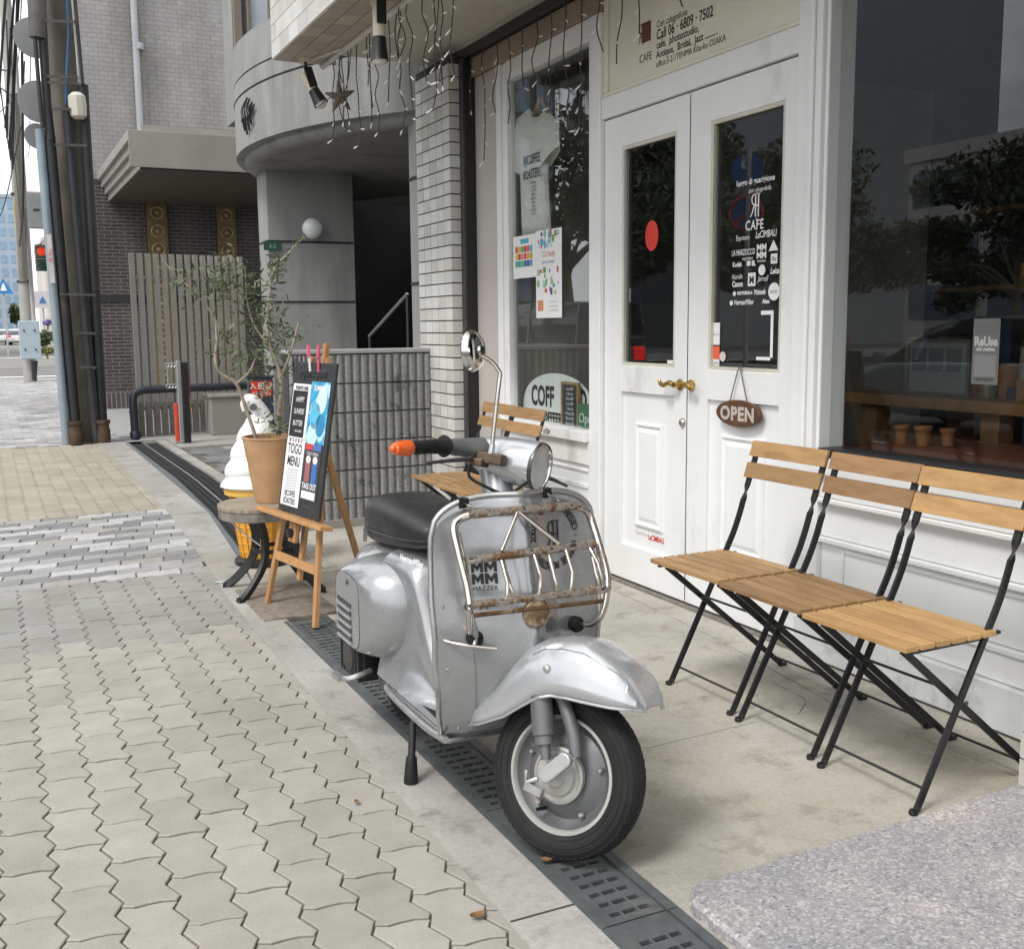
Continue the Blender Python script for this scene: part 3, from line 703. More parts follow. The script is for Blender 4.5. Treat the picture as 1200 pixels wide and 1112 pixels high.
letters('lettering', 'ALTEC', .016, face_x(YD-.135, 1.442, XG-.0012), PRINT_K, dr)
dec('HermanMiller', 1.400, .030, -.06, bold=.0006, sx=.78); dec('Altec', 1.402, .024, .085, bold=.001, sx=.9)
b = MB(); b.lathe([(.011, 0), (.011, .0006)], (XG-.0006, YD+.145, 1.408), (1, 0, 0), 12); b.build('decal', PRINT_W, dr)
wb(YD-.055, YD-.135, 1.355, 1.372); wb(YD-.118, YD-.135, 1.18, 1.356); wb(YD-.03, YD-.12, 1.168, 1.182)
wb(3.94, 3.885, 1.228, 1.325); letters('lettering', 'FREE Wi-Fi', .012, face_x(3.913, 1.27, XG-.0008), pm((.2, .3, .5)), dr); 
wb(3.94, 3.885, 1.165, 1.222, pm((.78, .13, .06))); wb(3.94, 3.885, 1.136, 1.1645, PRINT_W); letters('lettering', 'PayPay', .02, face_x(3.913, 1.143, XG-.0008), pm((.1, .15, .35)), dr)
b = MB(); b.lathe([(.022, 0), (.022, .0006)], (XG-.0006, 3.862, 1.178), (1, 0, 0), 16); b.build('decal', M('print_pale', (.62, .60, .56), .6), dr)
b = MB(); b.lathe([(.072, 0), (.072, .0006)], (XG-.0006, 4.432, 1.741), (1, 0, 0), 28); b.map(lambda p: Vector((p.x, 4.432 + (p.y - 4.432) * .78, p.z))); b.build('decal', M('red_sticker', (.72, .045, .03), .5), dl)
wb(4.29, 4.215, 1.136, 1.152, PRINT_W, parent=dl)
# transom print
def tr(s, y, z, size, **k): letters('lettering', s, size, face_x(y, z, 2.8845), PRINT_K, sgn, align='LEFT', **k)
tr('Con calugodiola', 4.377, 2.672, .044, sx=.85); tr('Call 06 \u00b7 6809 \u00b7 7502', 4.377, 2.620, .064, bold=.0010, sx=.80)
tr('cafe,  photostudio,', 4.377, 2.580, .048, bold=.0006, sx=.92); tr('Antique,  Bridal,  Jazz ..........', 4.379, 2.538, .046, bold=.0006, sx=.93)
tr('office:3-2-1TENMA Kita-ku OSAKA', 4.379, 2.498, .040, sx=.90); tr('CAFE', 4.522, 2.547, .052, sx=.88)
rj(4.50, 2.636, .085, 2.8835, M('dark_red_print', (.11, .025, .02), .6), sgn)
fb('emblem_plate', 4.425, 4.495, 2.632, 2.722, 2.8838, 2.8856, M('dark_red_plate', (.13, .03, .02), .6), .001, sgn)
# interior of the cafe
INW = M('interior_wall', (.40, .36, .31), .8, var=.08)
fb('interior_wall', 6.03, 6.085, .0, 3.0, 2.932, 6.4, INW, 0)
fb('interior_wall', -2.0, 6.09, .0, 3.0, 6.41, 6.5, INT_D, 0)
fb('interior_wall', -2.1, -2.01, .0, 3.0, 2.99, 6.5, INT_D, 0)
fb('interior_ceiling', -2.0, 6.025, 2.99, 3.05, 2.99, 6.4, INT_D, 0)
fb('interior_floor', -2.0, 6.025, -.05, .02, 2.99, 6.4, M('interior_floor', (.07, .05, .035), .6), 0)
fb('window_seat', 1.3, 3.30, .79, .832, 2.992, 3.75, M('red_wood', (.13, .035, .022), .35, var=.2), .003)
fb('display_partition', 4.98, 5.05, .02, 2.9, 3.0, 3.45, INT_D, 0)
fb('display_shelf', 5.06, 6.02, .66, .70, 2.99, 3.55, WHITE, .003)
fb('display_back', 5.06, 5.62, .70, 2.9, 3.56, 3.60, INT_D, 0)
# things in the left window
tsh = thing('t_shirt', 'white printed t-shirt on a wooden hanger in the left window', 't-shirt', (2.962, 5.70, 1.85))
def L3(px, py): p = on_x(px, py, 2.962); return (p.y, p.z)
outl = [L3(*p) for p in ((621, 127), (606, 139), (601, 196), (605, 199), (611, 176), (613, 220), (615, 279), (646, 274), (643, 220), (642, 182), (646, 178), (656, 172), (655, 143), (640, 129), (633, 137), (626, 137))]
outl = [(y, z) for y, z in outl]
cyy = sum(p[0] for p in outl) / len(outl)
b = MB(); n = len(outl)
cen = (cyy, 2.15)
def tring(k, x): return [(x, cen[0] + (y - cen[0]) * k - 5.70 + (0), cen[1] + (z - cen[1]) * k - 1.85) for y, z in outl]
b.grid([tring(1, 0), tring(.97, -.018), tring(.80, -.035), tring(.4, -.042), tring(.02, -.040)], close_u=True)
b.grid([tring(1, 0), tring(.9, .02), tring(.02, .03)], close_u=True)
b.build('cloth', M('tshirt_cloth', (.86, .85, .80), .9, var=.05, vs=8, bump=.3, bs=14, bd=.02), tsh, smooth=60)
h = MB(); h.tube(smooth_path([(0, .10, .66), (0, .03, .72), (0, -.02, .76), (0, -.07, .70), (0, -.13, .62)], 4), .014, 8)
h.build('hanger', M('hanger_wood', (.40, .22, .09), .5), tsh, smooth=50)
MB().tube(smooth_path([(0, -.02, .765), (0, -.02, .80), (0, -.005, .825), (0, -.025, .84), (0, -.04, .825)], 4), .003, 6).build('hook', DKGREY, tsh)
letters('lettering', 'RJCOFFEE', .075, lambda u, v: (-.045, .02 - u, .400 + v), PRINT_K, tsh, bold=.001, sx=.66)
letters('lettering', 'ROASTERS', .075, lambda u, v: (-.0455, .02 - u, .318 + v), PRINT_K, tsh, bold=.001, sx=.64)
for k in range(9): letters('lettering', random.choice(('coffee beans', 'since 2007', 'espresso', 'roasted')), .022, lambda u, v, k=k: (-.046, .0 - u, .285 - k * .022 + v), PRINT_K, tsh, sx=.6)
def poster(name, label, y0, y1, z0, z1, x, mat, cat='poster'):
    t_ = thing(name, label, cat, (x, (y0 + y1) / 2, z0))
    MB().box(0, .0012, -(y1-y0)/2, (y1-y0)/2, 0, z1 - z0).build('sheet', mat, t_)
    return t_
PAPER = M('paper', (.80, .81, .80), .7, var=.02)
p1 = poster('poster', 'small white poster with rows of coloured squares in the left window', 5.64, 5.935, 1.60, 1.847, 2.899, PAPER)
cols = [(.62, .08, .10), (.70, .48, .05), (.10, .40, .12), (.55, .06, .08), (.75, .10, .06), (.05, .42, .60), (.80, .55, .02), (.45, .05, .16), (.75, .28, .03), (.72, .06, .28), (.78, .40, .03), (.55, .35, .06), (.12, .32, .14), (.02, .32, .52), (.15, .45, .10), (.02, .18, .35), (.04, .10, .25), (.1, .3, .5)]
def rect(par, y0, y1, z0, z1, mat, x=-.0008): MB().add([(x, y0, z0), (x, y1, z0), (x, y1, z1), (x, y0, z1)], [(0, 1, 2, 3)]).build('print', mat, par, fix=False)
for i in range(3):
    for j in range(6): rect(p1, .118 - j*.038, .118 - j*.038 - .034, .15 - i*.042, .186 - i*.042, pm(cols[i*6+j]))
rect(p1, .05, -.06, .20, .228, pm((.10, .38, .55)))
p2_ = poster('poster', 'tall colourful event flyer hanging in the left window', 5.322, 5.634, 1.363, 1.856, 2.897, PAPER)
for k in range(46):
    u, v = random.uniform(-.14, .12), random.choice((random.uniform(.40, .48), random.uniform(.13, .27)))
    rect(p2_, u, u + random.uniform(.012, .035), v - .01, v + random.uniform(.006, .03), pm(random.choice([(.15, .35, .10), (.10, .35, .55), (.55, .10, .08), (.05, .10, .30), (.60, .50, .25), (.30, .45, .25), (.35, .6, .62)])), -.0008 - k * .00001)
letters('lettering', 'CLS Family', .045, lambda u, v: (-.0014, -u, .345 + v), pm((.72, .25, .15)), p2_, sx=.8); letters('lettering', 'FESTIVAL MARKET', .024, lambda u, v: (-.0014, -u, .305 + v), pm((.25, .3, .6)), p2_, sx=.8)
rect(p2_, .135, .065, .04, .10, pm((.65, .25, .15))); 
for k in range(3): letters('lettering', 'open 10:00 - 17:00', .016, lambda u, v, k=k: (-.0014, -.06 - u, .085 - k*.024 + v), pm((.4, .4, .45)), p2_, sx=.8)
ov = thing('coffee_sign', 'white oval coffee sign propped on the left window sill', 'sign', (2.975, 5.55, .703))
pts = []
for k in range(25):
    a = math.pi * k / 24; pts.append((.42 * math.cos(a), .12 + .22 * math.sin(a) ** .8))
pts += [(-.40, .05), (-.33, .0), (.33, .0), (.40, .05)]
MB().prism(pts, lambda u, v, h: (h, -u, v), .0, .02).build('board', M('sign_white', (.78, .80, .80), .5, var=.03), ov, bev=.004)
letters('lettering', 'COFF', .165, lambda u, v: (-.0012, .16 - u, .145 + v), PRINT_K, ov, bold=.006, sx=.72); letters('lettering', 'O', .165, lambda u, v: (-.0012, -.32 - u, .145 + v), PRINT_K, ov, bold=.006, sx=.8)
letters('lettering', 'RJCOFFEERO', .085, lambda u, v: (-.0012, .06 - u, .05 + v), PRINT_K, ov, bold=.004, sx=.8)
mb = thing('menu_board', 'narrow wood framed black menu board leaning on the coffee sign', 'menu board', (2.945, 5.32, .703), 0)
MB().box(0, .012, -.085, .085, 0.005, .285).build('slate', M('chalk_black', (.02, .02, .02), .8), mb)
for a in ((-.10, -.085, 0, .30), (.085, .10, 0, .30), (-.085, .085, .286, .30)): MB().box(-.004, .014, *a).build('frame', M('frame_wood', (.36, .22, .10), .6), mb)
for k in range(9): letters('lettering', random.choice(('Blend 400', 'Latte 500', 'Mocha 550', 'Cake set', 'Ice tea')), .024, lambda u, v, k=k: (-.001, -u, .255 - k * .028 + v), PRINT_W, mb, sx=.9)
gs = thing('open_card', 'green card reading Open at the right end of the left window', 'sign', (2.935, 5.09, .703), 0)
MB().box(0, .006, -.125, .125, 0, .19).build('card', M('green_card', (.045, .16, .085), .6), gs)
letters('lettering', 'Open', .075, lambda u, v: (-.001, .02 - u, .085 + v), PRINT_W, gs)
for k in range(3): rect(gs, .10, .088, .12 - k*.035, .132 - k*.035, PRINT_W, -.001)
# things behind the right window
TB = M('table_wood', (.24, .125, .05), .5, var=.2, vs=8)
tbl = thing('table', 'wooden table standing inside behind the right window', 'table', (3.95, 3.28, .02))
MB().box(-.35, .35, -1.1, .62, .93, .98).build('tabletop', TB, tbl, bev=.004)
for x in (-.30, .25):
    for y in (-.98, -.25, .42): MB().box(x, x + .09, y, y + .09, 0, .928).build('leg', TB, tbl, bev=.004)
MB().box(-.28, .28, -.9, .44, .22, .25).build('shelf', TB, tbl)
TERRA2 = M('terracotta_small', (.24, .10, .035), .7, var=.15, vs=20)
for k, (x, y, z, s_, lb) in enumerate([(3.30, 3.20, .835, .7, 'small terracotta cup on the window seat, nearest the doors'), (3.30, 3.09, .835, .75, 'small terracotta cup on the window seat, second from the doors'), (3.38, 3.04, .835, .65, 'small terracotta cup on the window seat behind two others'), (3.80, 3.30, 1.0, 1.2, 'orange pot on the table behind the right window'), (3.86, 3.16, 1.0, 1.3, 'second orange pot on the table behind the right window')]):
    b = MB().lathe([(.0, 0), (.030*s_, 0), (.042*s_, .085*s_), (.048*s_, .085*s_), (.048*s_, .105*s_), (.040*s_, .105*s_), (.034*s_, .02), (0, .02)], (0, 0, 0), (0, 0, 1), 18)
    o = b.build('flower_pot', TERRA2, None, smooth=40); o.location = (x, y, z); tag(o, lb, 'pot', 'small pots behind the right window')
trp = thing('trophy', 'tall golden trophy on the table behind the right window', 'trophy', (3.85, 3.06, 1.0))
MB().box(-.06, .06, -.06, .06, 0, .05).build('base', DKGREY, trp, bev=.004)
MB().lathe([(.03, .05), (.02, .09), (.012, .14), (.02, .20), (.035, .23), (.014, .27), (.012, .40), (.05, .45), (.055, .55), (.02, .57), (.012, .62), (.02, .66), (.0, .68)], (0, 0, 0), (0, 0, 1), 18).build('cup', M('gold', (.75, .50, .14), .2, .95), trp, smooth=50)
pc = thing('framed_print', 'pale framed print standing on the table behind the right window', 'picture', (3.72, 3.42, .985))
MB().box(0, .015, -.17, .17, 0.012, .26).build('frame', M('frame_dark', (.10, .09, .08), .5), pc); MB().box(-.002, -.0005, -.155, .155, .03, .245).build('paper', M('print_grey', (.18, .19, .19), .6), pc)
for k in range(3): rect(pc, .14 - k*.095, .06 - k*.095, .12, .22, M('print_mid', (.10, .11, .12), .7), -.004)
bk = thing('basket', 'box of small potted plants on the table behind the right window', 'box', (3.78, 2.82, 1.0))
b = MB()
for a in ((-.1, .1, -.16, -.145, 0, .09), (-.1, .1, .145, .16, 0, .09), (-.1, -.085, -.145, .145, 0, .09), (.085, .1, -.145, .145, 0, .09), (-.085, .085, -.145, .145, 0, .01)): b.box(*a)
b.build('crate', TB, bk)
b = MB()
for k in range(160):
    c_ = Vector((random.uniform(-.08, .08), random.uniform(-.14, .14), random.uniform(.08, .24))); d = Vector((random.gauss(0, 1), random.gauss(0, 1), random.gauss(.5, 1))).normalized() * .03; e = d.orthogonal().normalized() * .008
    b.add([c_ - e, c_ + d * .5 - e * .2, c_ + d, c_ + e], [(0, 1, 2, 3)])
b.build('dried_flowers', M('dried_flower', (.30, .18, .08), .8, var=.4, vs=60), bk)
CL = [('jar', 'clear lidded jar', (.20, .17, .12)), ('tin', 'dull metal tin', (.22, .20, .17)), ('bottle', 'brown glass bottle', (.10, .045, .02))]
rk = random.Random(17)
for k in range(9):
    nm, ds, c_ = CL[k % 3]; y = 3.70 - k * .155; x = 3.70 + rk.uniform(0, .32); r_ = rk.uniform(.025, .045); hh = rk.uniform(.08, .24)
    t_ = thing(nm, '%s on the table behind the right window, number %s from the doors' % (ds, ('one', 'two', 'three', 'four', 'five', 'six', 'seven', 'eight', 'nine')[k]), nm, (x, y, 1.0), 0, 'clutter on the table behind the right window')
    MB().lathe([(0, 0), (r_, 0), (r_, hh * .7), (r_ * (.35 if k % 3 == 2 else .9), hh * .85), (r_ * (.35 if k % 3 == 2 else .9), hh), (0, hh)], (0, 0, 0), (0, 0, 1), 14).build('body', M('clutter_%d' % (k % 3), c_, .35, .1, .2, 20), t_, smooth=40)
    MB().lathe([(r_ * .5, hh), (r_ * .5, hh + .015), (0, hh + .015)], (0, 0, .001), (0, 0, 1), 12).build('lid', M('clutter_lid', (.45, .33, .14), .35, .5), t_)
sc_ = thing('shelf_unit', 'dark shelving with books at the back of the cafe', 'shelf', (5.9, 3.0, .02))
for z in (.5, 1.0, 1.5, 2.0): MB().box(0, .3, -2.5, 2.5, z, z + .03).build('shelf', TB, sc_)
for k in range(46):
    z = rk.choice((.53, 1.03, 1.53, 2.03)); y = rk.uniform(-2.4, 2.4); hh = rk.uniform(.15, .30); MB().box(.02, .24, y, y + rk.uniform(.02, .09), z + .001, z + hh).build('book', M('book_%d' % (k % 6), [(.30, .10, .06), (.08, .14, .22), (.40, .34, .22), (.10, .10, .10), (.45, .43, .40), (.16, .22, .12)][k % 6], .6), sc_)
ru = poster('poster', 'grey ReUse poster stuck to the right window', 2.419, 2.522, 1.117, 1.328, 2.8985, M('grey_paper', (.13, .135, .13), .7, var=.1))
letters('lettering', 'ReUse', .040, lambda u, v: (-.001, -u, .125 + v), M('print_silver', (.42, .42, .42), .6), ru, bold=.002, sx=.85); letters('lettering', 'old clothes', .018, lambda u, v: (-.001, -u, .108 + v), PRINT_W, ru, sx=.9)
rect(ru, .045, -.045, .165, .20, M('grey_print', (.12, .12, .12), .7)); rect(ru, .042, -.042, .025, .095, M('grey_print2', (.20, .20, .20), .7)); letters('lettering', 'FREE MARKET', .012, lambda u, v: (-.001, -u, .012 + v), PRINT_K, ru)
# OPEN plaque on the right door
op = thing('open_plaque', 'brown oval wooden plaque reading OPEN hung on the right door', 'sign', (2.874, 3.70, .94))
b = MB(); ell = [(.150 * math.cos(2*math.pi*k/28), .058 * math.sin(2*math.pi*k/28)) for k in range(28)]
b.prism(ell, lambda u, v, h: (h, u, v), -.012, .008); b.build('board', M('plaque_wood', (.105, .048, .026), .5, var=.25, vs=12, bump=.2, bs=30), op, bev=.004)
letters('lettering', 'OPEN', .080, lambda u, v: (-.0130, -u, -.028 + v), M('plaque_letters', (.48, .44, .38), .6), op, bold=.0035, sx=1.05, space=1.1)
MB().tube([(-.006, .06, .045), (-.002, .012, .185), (.005, .0, .20)], .003, 6).tube([(-.006, -.06, .045), (-.002, -.006, .185), (.005, .0, .20)], .003, 6).build('cord', M('cord', (.17, .15, .13), .8), op)

# ================================================================== TILED PILLARS AND UPPER STOREY
TILE = piece_mat('white_tile', [(0, (.56, .55, .50)), (.5, (.66, .65, .61)), (1, (.73, .73, .71))], .35, False, .06, 10, .1, 40)
TILEM = piece_mat('white_tile_mass', [(0, (.56, .55, .50)), (.5, (.66, .65, .61)), (1, (.73, .73, .71))], .35, True, .06, 10, .1, 40)
GROUT = M('tile_grout', (.055, .052, .048), .9, var=.2)
pil = thing('tiled_pillar', 'narrow white tiled pillar between the cafe and the concrete entrance', 'pillar', (2.72, 6.46, 0))
MB().box(.0, .16, .0, .58, 0, 2.995).build('core', GROUT, pil)
tA = MB().box(-.008, .004, 0, .1105, 0, .0715).mesh('tile', TILE); tB = MB().box(0, .155, -.008, .004, 0, .0715).mesh('tile', TILE)
rr_ = 0; z = .01
while z < 2.95:
    for k in range(5): inst('tile', tA, pil, (0, -.004 + k * .1165, z))
    inst('tile', tB, pil, (-.006, 0, z)); z += .0795
pr_ = thing('tiled_pillar', 'white tiled pillar at the right edge, beside the granite slab', 'pillar', (2.53, 1.40, .03))
MB().box(0, .36, 0, .56, 0, 2.97).build('core', GROUT, pr_)
tC = MB().box(-.008, .004, 0, .112, 0, .0725).mesh('tile', TILE); tD = MB().box(0, .115, -.004, .008, 0, .0725).mesh('tile', TILE)
z = .004
while z < 2.9:
    for k in range(5): inst('tile', tC, pr_, (0, k * .1145 - .004, z))
    for k in range(3): inst('tile', tD, pr_, (-.006 + k * .119, .56, z))
    z += .079
up = thing('upper_storey', 'white tiled upper storey jutting out over the cafe front', 'building', (0, 0, 0))
MB().box(1.76, 2.10, -4, 7.03, 3.006, 6.5).box(2.10, 3.2, -4, 7.03, 3.10, 6.5).build('wall', GROUT, up)
tE = MB().box(-.008, .004, 0, .206, 0, .095).mesh('tile', TILE); tF = MB().box(0, .206, -.004, .008, 0, .095).mesh('tile', TILE)
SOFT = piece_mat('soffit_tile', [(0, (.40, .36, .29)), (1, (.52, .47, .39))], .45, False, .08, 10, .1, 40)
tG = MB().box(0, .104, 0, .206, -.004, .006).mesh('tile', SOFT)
for r_ in range(9):
    for k in range(13): inst('tile', tE, up, (1.76, 7.03 - .21 * (k + 1) - (.105 if r_ % 2 else 0), 3.004 + r_ * .099))
    if r_ % 2: inst('tile', tE, up, (1.76, 7.03 - .103, 3.004 + r_ * .099), (0, 0, 0), (1, .5, 1))
mt_ = MB()
for r_ in range(9, 35):
    for k in range(13): mt_.box(1.752, 1.764, 7.03 - .21 * (k + 1), 7.03 - .21 * k - .004, 3.004 + r_*.099, 3.099 + r_*.099)
for r_ in range(35):
    for k in range(13, 50): mt_.box(1.752, 1.764, 7.03 - .21 * (k + 1), 7.03 - .21 * k - .004, 3.004 + r_*.099, 3.099 + r_*.099)
o = mt_.build('tile_field', TILEM, up); o['kind'] = 'stuff'
for r_ in range(4):
    for k in range(2): inst('tile', tF, up, (1.752 + k * .21, 7.03, 3.004 + r_ * .099))
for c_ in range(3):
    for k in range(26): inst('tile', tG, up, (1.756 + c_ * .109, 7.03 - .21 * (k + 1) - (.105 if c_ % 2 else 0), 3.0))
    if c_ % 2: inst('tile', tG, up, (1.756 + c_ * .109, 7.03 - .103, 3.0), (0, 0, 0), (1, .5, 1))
# ribbed soffit, trim and pipe
SOF = M('soffit_panel', (.60, .575, .51), .55, var=.05, vs=3)
for k in range(7):
    y1 = 7.0 - k * .60; b = MB()
    for q in range(24): b.box(2.115, 2.79, y1 - q*.025 - .018, y1 - q*.025, 3.06, 3.085)
    b.box(2.115, 2.79, y1 - .6, y1, 3.085, 3.095); b.build('soffit_panel', SOF, up)
MB().box(2.79, 2.86, -4, 7.03, 3.032, 3.098).build('trim', M('soffit_trim', (.42, .40, .35), .6), up)
MB().tube([(2.075, 7.02, 2.985), (2.075, -3, 2.985)], .020, 10).build('pipe', M('white_pipe', (.62, .61, .57), .5), up, smooth=50)
MB().tube([(1.93, 7.0, 2.988), (2.06, 6.55, 2.988)], .012, 8).build('pipe', MATS['white_pipe'], up, smooth=50)
MB().box(2.30, 2.46, 5.2, 5.44, 3.045, 3.058).build('vent', DKGREY, up)

# ================================================================== SCOOTER
SILVER = M('silver_paint', (.36, .37, .38), .27, .6, .05, 3, bump=.02, bs=3.0, bd=.012, coat=.5, dirt=((.30, .285, .26), .64, .85, 6, (1, 1, 1)))
SILVER2 = M('silver_fender', (.50, .515, .53), .25, .55, .04, 3, coat=.5, dirt=((.36, .35, .33), .66, .85, 7, (1, 1, 1)))
ALU = M('dull_aluminium', (.52, .52, .51), .38, .9, .12, 20, dirt=((.24, .15, .08), .62, .78, 14, (1, 1, 1)))
CHROME = M('chrome', (.72, .70, .67), .10, 1, .05, 8)
RCH = rust_chrome('rusty_chrome', .47, 26); RCH2 = rust_chrome('rusty_chrome_light', .60, 16); RUSTY = rust_chrome('rusted_rail', .36, 8)
RUBBER = M('rubber', (.011, .011, .0115), .6, 0, .2, 12, bump=.2, bs=120, spec=.3)
TYREM = M('tyre', (.009, .0088, .0086), .75, 0, .25, 6, bump=.25, bs=90, dirt=((.026, .024, .021), .58, .85, 6, (1, 1, 1)))
VINYL = M('seat_vinyl', (.014, .0145, .016), .40, 0, .15, 8, bump=.35, bs=160, bd=.002)
BLKP = M('black_paint', (.015, .015, .016), .35, 0, .2, 10)
ORANGE = M('orange_lens', (.75, .12, .02), .22, 0, .12, 30, coat=.5)
RIMW = M('rim_paint', (.40, .395, .37), .5, .2, .08, 9, dirt=((.30, .20, .12), .62, .8, 8, (1, 1, 1)))
HUBG = M('hub_grey', (.15, .155, .16), .5, .4, .12, 9, dirt=((.20, .13, .08), .60, .8, 8, (1, 1, 1)))
TH = 0.0; SO = Vector((1.22, 3.37, 0))
scoot = thing('scooter', 'silver vintage motor scooter with rusty chrome front rack on its stand', 'scooter', SO, -math.pi / 2 + TH)
_h = Vector((math.sin(TH), -math.cos(TH), 0)); _l = Vector((math.cos(TH), math.sin(TH), 0))
def sloc(p): v = Vector(p) - SO; return Vector((v.dot(_h), v.dot(_l), v.z))
def sc_x(px, py, x): d = _ray(px, py); t_ = (x - (C0 - SO).dot(_h)) / d.dot(_h); return sloc(C0 + d * t_)
def sc_y(px, py, y): d = _ray(px, py); t_ = (y - (C0 - SO).dot(_l)) / d.dot(_l); return sloc(C0 + d * t_)
STA = Vector((.72, 0, 1.0)); STU = Vector((-math.sin(R(24.5)), 0, math.cos(R(24.5))))
STR = Matrix.Rotation(R(32), 3, STU)
STL = Matrix.Rotation(R(41), 3, STU)
def steer_lamp(p): return STA + STL @ (Vector(p) - STA)
def steer(p): return STA + STR @ (Vector(p) - STA)
AX = 1.12
# --- leg shield
XE = [(.24, .80), (.28, .83), (.37, .87), (.54, .893), (.66, .877), (.74, .867), (.80, .865), (.9, .862)]
XC = [(.24, .86), (.30, .92), (.45, .95), (.60, .925), (.75, .90), (.9, .878)]
BU = [(.24, 0), (.33, .02), (.45, .055), (.60, .055), (.80, .042), (.9, .03)]
def sh_x(y, z):
    e, c_ = interp(XE, z), interp(XC, z)
    return e + (c_ - e) * max(0, 1 - (y / .245) ** 2) + interp(BU, z) * math.exp(-(y / .058) ** 2)
WZ = [(0, .82), (.12, .90), (.4, .98), (.7, 1.0), (1, .97)]
def sh_pt(u, v, dx=0):
    zt = .79 + .10 * max(0, 1 - abs(u) ** 3.4) ** (1 / 2.1); z = .235 + v * (zt - .235); y = u * .245 * interp(WZ, v)
    return Vector((sh_x(y, z) + dx, y, z))
us = [-1 + 2 * k / 36 for k in range(37)]; us = [math.copysign(abs(u) ** .85, u) for u in us]
rows = [[sh_pt(u, v / 26) for u in us] for v in range(27)]
b = MB().grid(rows); 
shield = b.build('leg_shield', SILVER, scoot, smooth=60, solid=.007)
rim_path = [sh_pt(-1, v / 26) for v in range(27)] + [sh_pt(u, 1) for u in us[1:-1]] + [sh_pt(1, 1 - v / 26) for v in range(27)]
MB().tube([p + Vector((-.003, 0, 0)) for p in rim_path], .0075, 8).build('edge_trim', ALU, shield, smooth=50)
def on_shield(y0, z0, dx=.0028): return lambda u, v: (sh_x(y0 + u, z0 + v) + dx, y0 + u, z0 + v)
def blockM(y0, z0, h, w_, mat, parent, fn, name='sticker'):
    P_ = [(0, 0), (.25, 0), (.25, .52), (.5, .12), (.75, .52), (.75, 0), (1, 0), (1, 1), (.75, 1), (.5, .60), (.25, 1), (0, 1)]
    b_ = MB(); b_.add([fn((u - .5) * w_, v * h) for u, v in P_], [(0, 1, 2, 11), (2, 10, 11), (2, 3, 9, 10), (3, 4, 8, 9), (4, 7, 8), (4, 5, 6, 7)]); return b_.build(name, mat, parent, fix=False)
STK = PRINT_K
def dense(b_, n=1):
    return b_
p = sc_x(566, 668, .90)
for dy in (-.017, .017):
    for dz in (-.004, -.034): blockM(0, 0, .027, .031, STK, shield, on_shield(p.y + dy, p.z + dz))
letters('sticker', 'MAZZER', .016, on_shield(p.y, p.z - .050), STK, shield, sx=1.05)
p = sc_x(545, 709, .89); letters('sticker', 'C  A', .032, on_shield(p.y + .02, p.z - .01), STK, shield)
ce = sc_x(648, 628, .90)
word = 'CAFE ESPRESSO \u00b7 COFFEE ROASTERS \u00b7 2007 \u00b7 '
for k, ch in enumerate(word):
    if ch == ' ': continue
    a = R(118) - 2 * math.pi * k / len(word); rr_ = .068
    f = lambda u, v, a=a: (sh_x(ce.y + (rr_ + v) * math.cos(a) + u * math.sin(a), ce.z + (rr_ + v) * math.sin(a) - u * math.cos(a)) + .0028, ce.y + (rr_ + v) * math.cos(a) + u * math.sin(a), ce.z + (rr_ + v) * math.sin(a) - u * math.cos(a))
    letters('letter', ch, .027, f, STK, shield, bold=.0004)
eb = rj(0, 0, .068, 0, STK, shield)
for v_ in eb.data.vertices:
    u, vv = -v_.co.y, v_.co.z; v_.co = on_shield(ce.y + .004, ce.z - .028)(u, vv)
# round rusty badge on the column and the horn cover below it
p = sc_x(631, 720, 1.0); zb = p.z
b = MB(); b.lathe([(0, .006), (.030, .006), (.036, .002), (.038, -.004)], (sh_x(.0, zb) + .004, .0, zb), (1, 0, .12), 26); b.build('badge', M('rusty_badge', (.30, .20, .10), .6, .4, .5, 22, bump=.5, bs=70, dirt=((.52, .44, .30), .48, .6, 26, (1, 1, 1))), shield, smooth=40)
MB().tube([(sh_x(0, zb) + .004 + .036 * math.sin(a) * -.12, .037 * math.cos(a), zb + .037 * math.sin(a)) for a in [2 * math.pi * k / 24 for k in range(24)]], .003, 6, closed=True).build('badge_ring', RUSTY, shield)
# --- floor board
b = MB(); b.box(.34, .84, -.19, .19, .222, .238); floor_ = b.build('floor_board', SILVER, scoot, bev=.006)
b = MB(); b.tube(smooth_path([(.86, -.205, .245), (.72, -.205, .232), (.5, -.20, .228), (.36, -.192, .232), (.33, -.16, .236)], 5), .010, 8); b.build('edge_rail', ALU, floor_, smooth=50)
b = MB(); b.tube(smooth_path([(.86, .205, .245), (.72, .205, .232), (.5, .20, .228), (.36, .192, .232), (.33, .16, .236)], 5), .010, 8); b.build('edge_rail', ALU, floor_, smooth=50)
for y in (-.155, -.110, .110, .155):
    MB().bar((.36, y, .242), (.80, y, .243), .020, .008).build('floor_strip', RUBBER, floor_); MB().bar((.36, y + .016, .243), (.80, y + .016, .244), .006, .008).build('floor_strip_trim', CHROME, floor_)
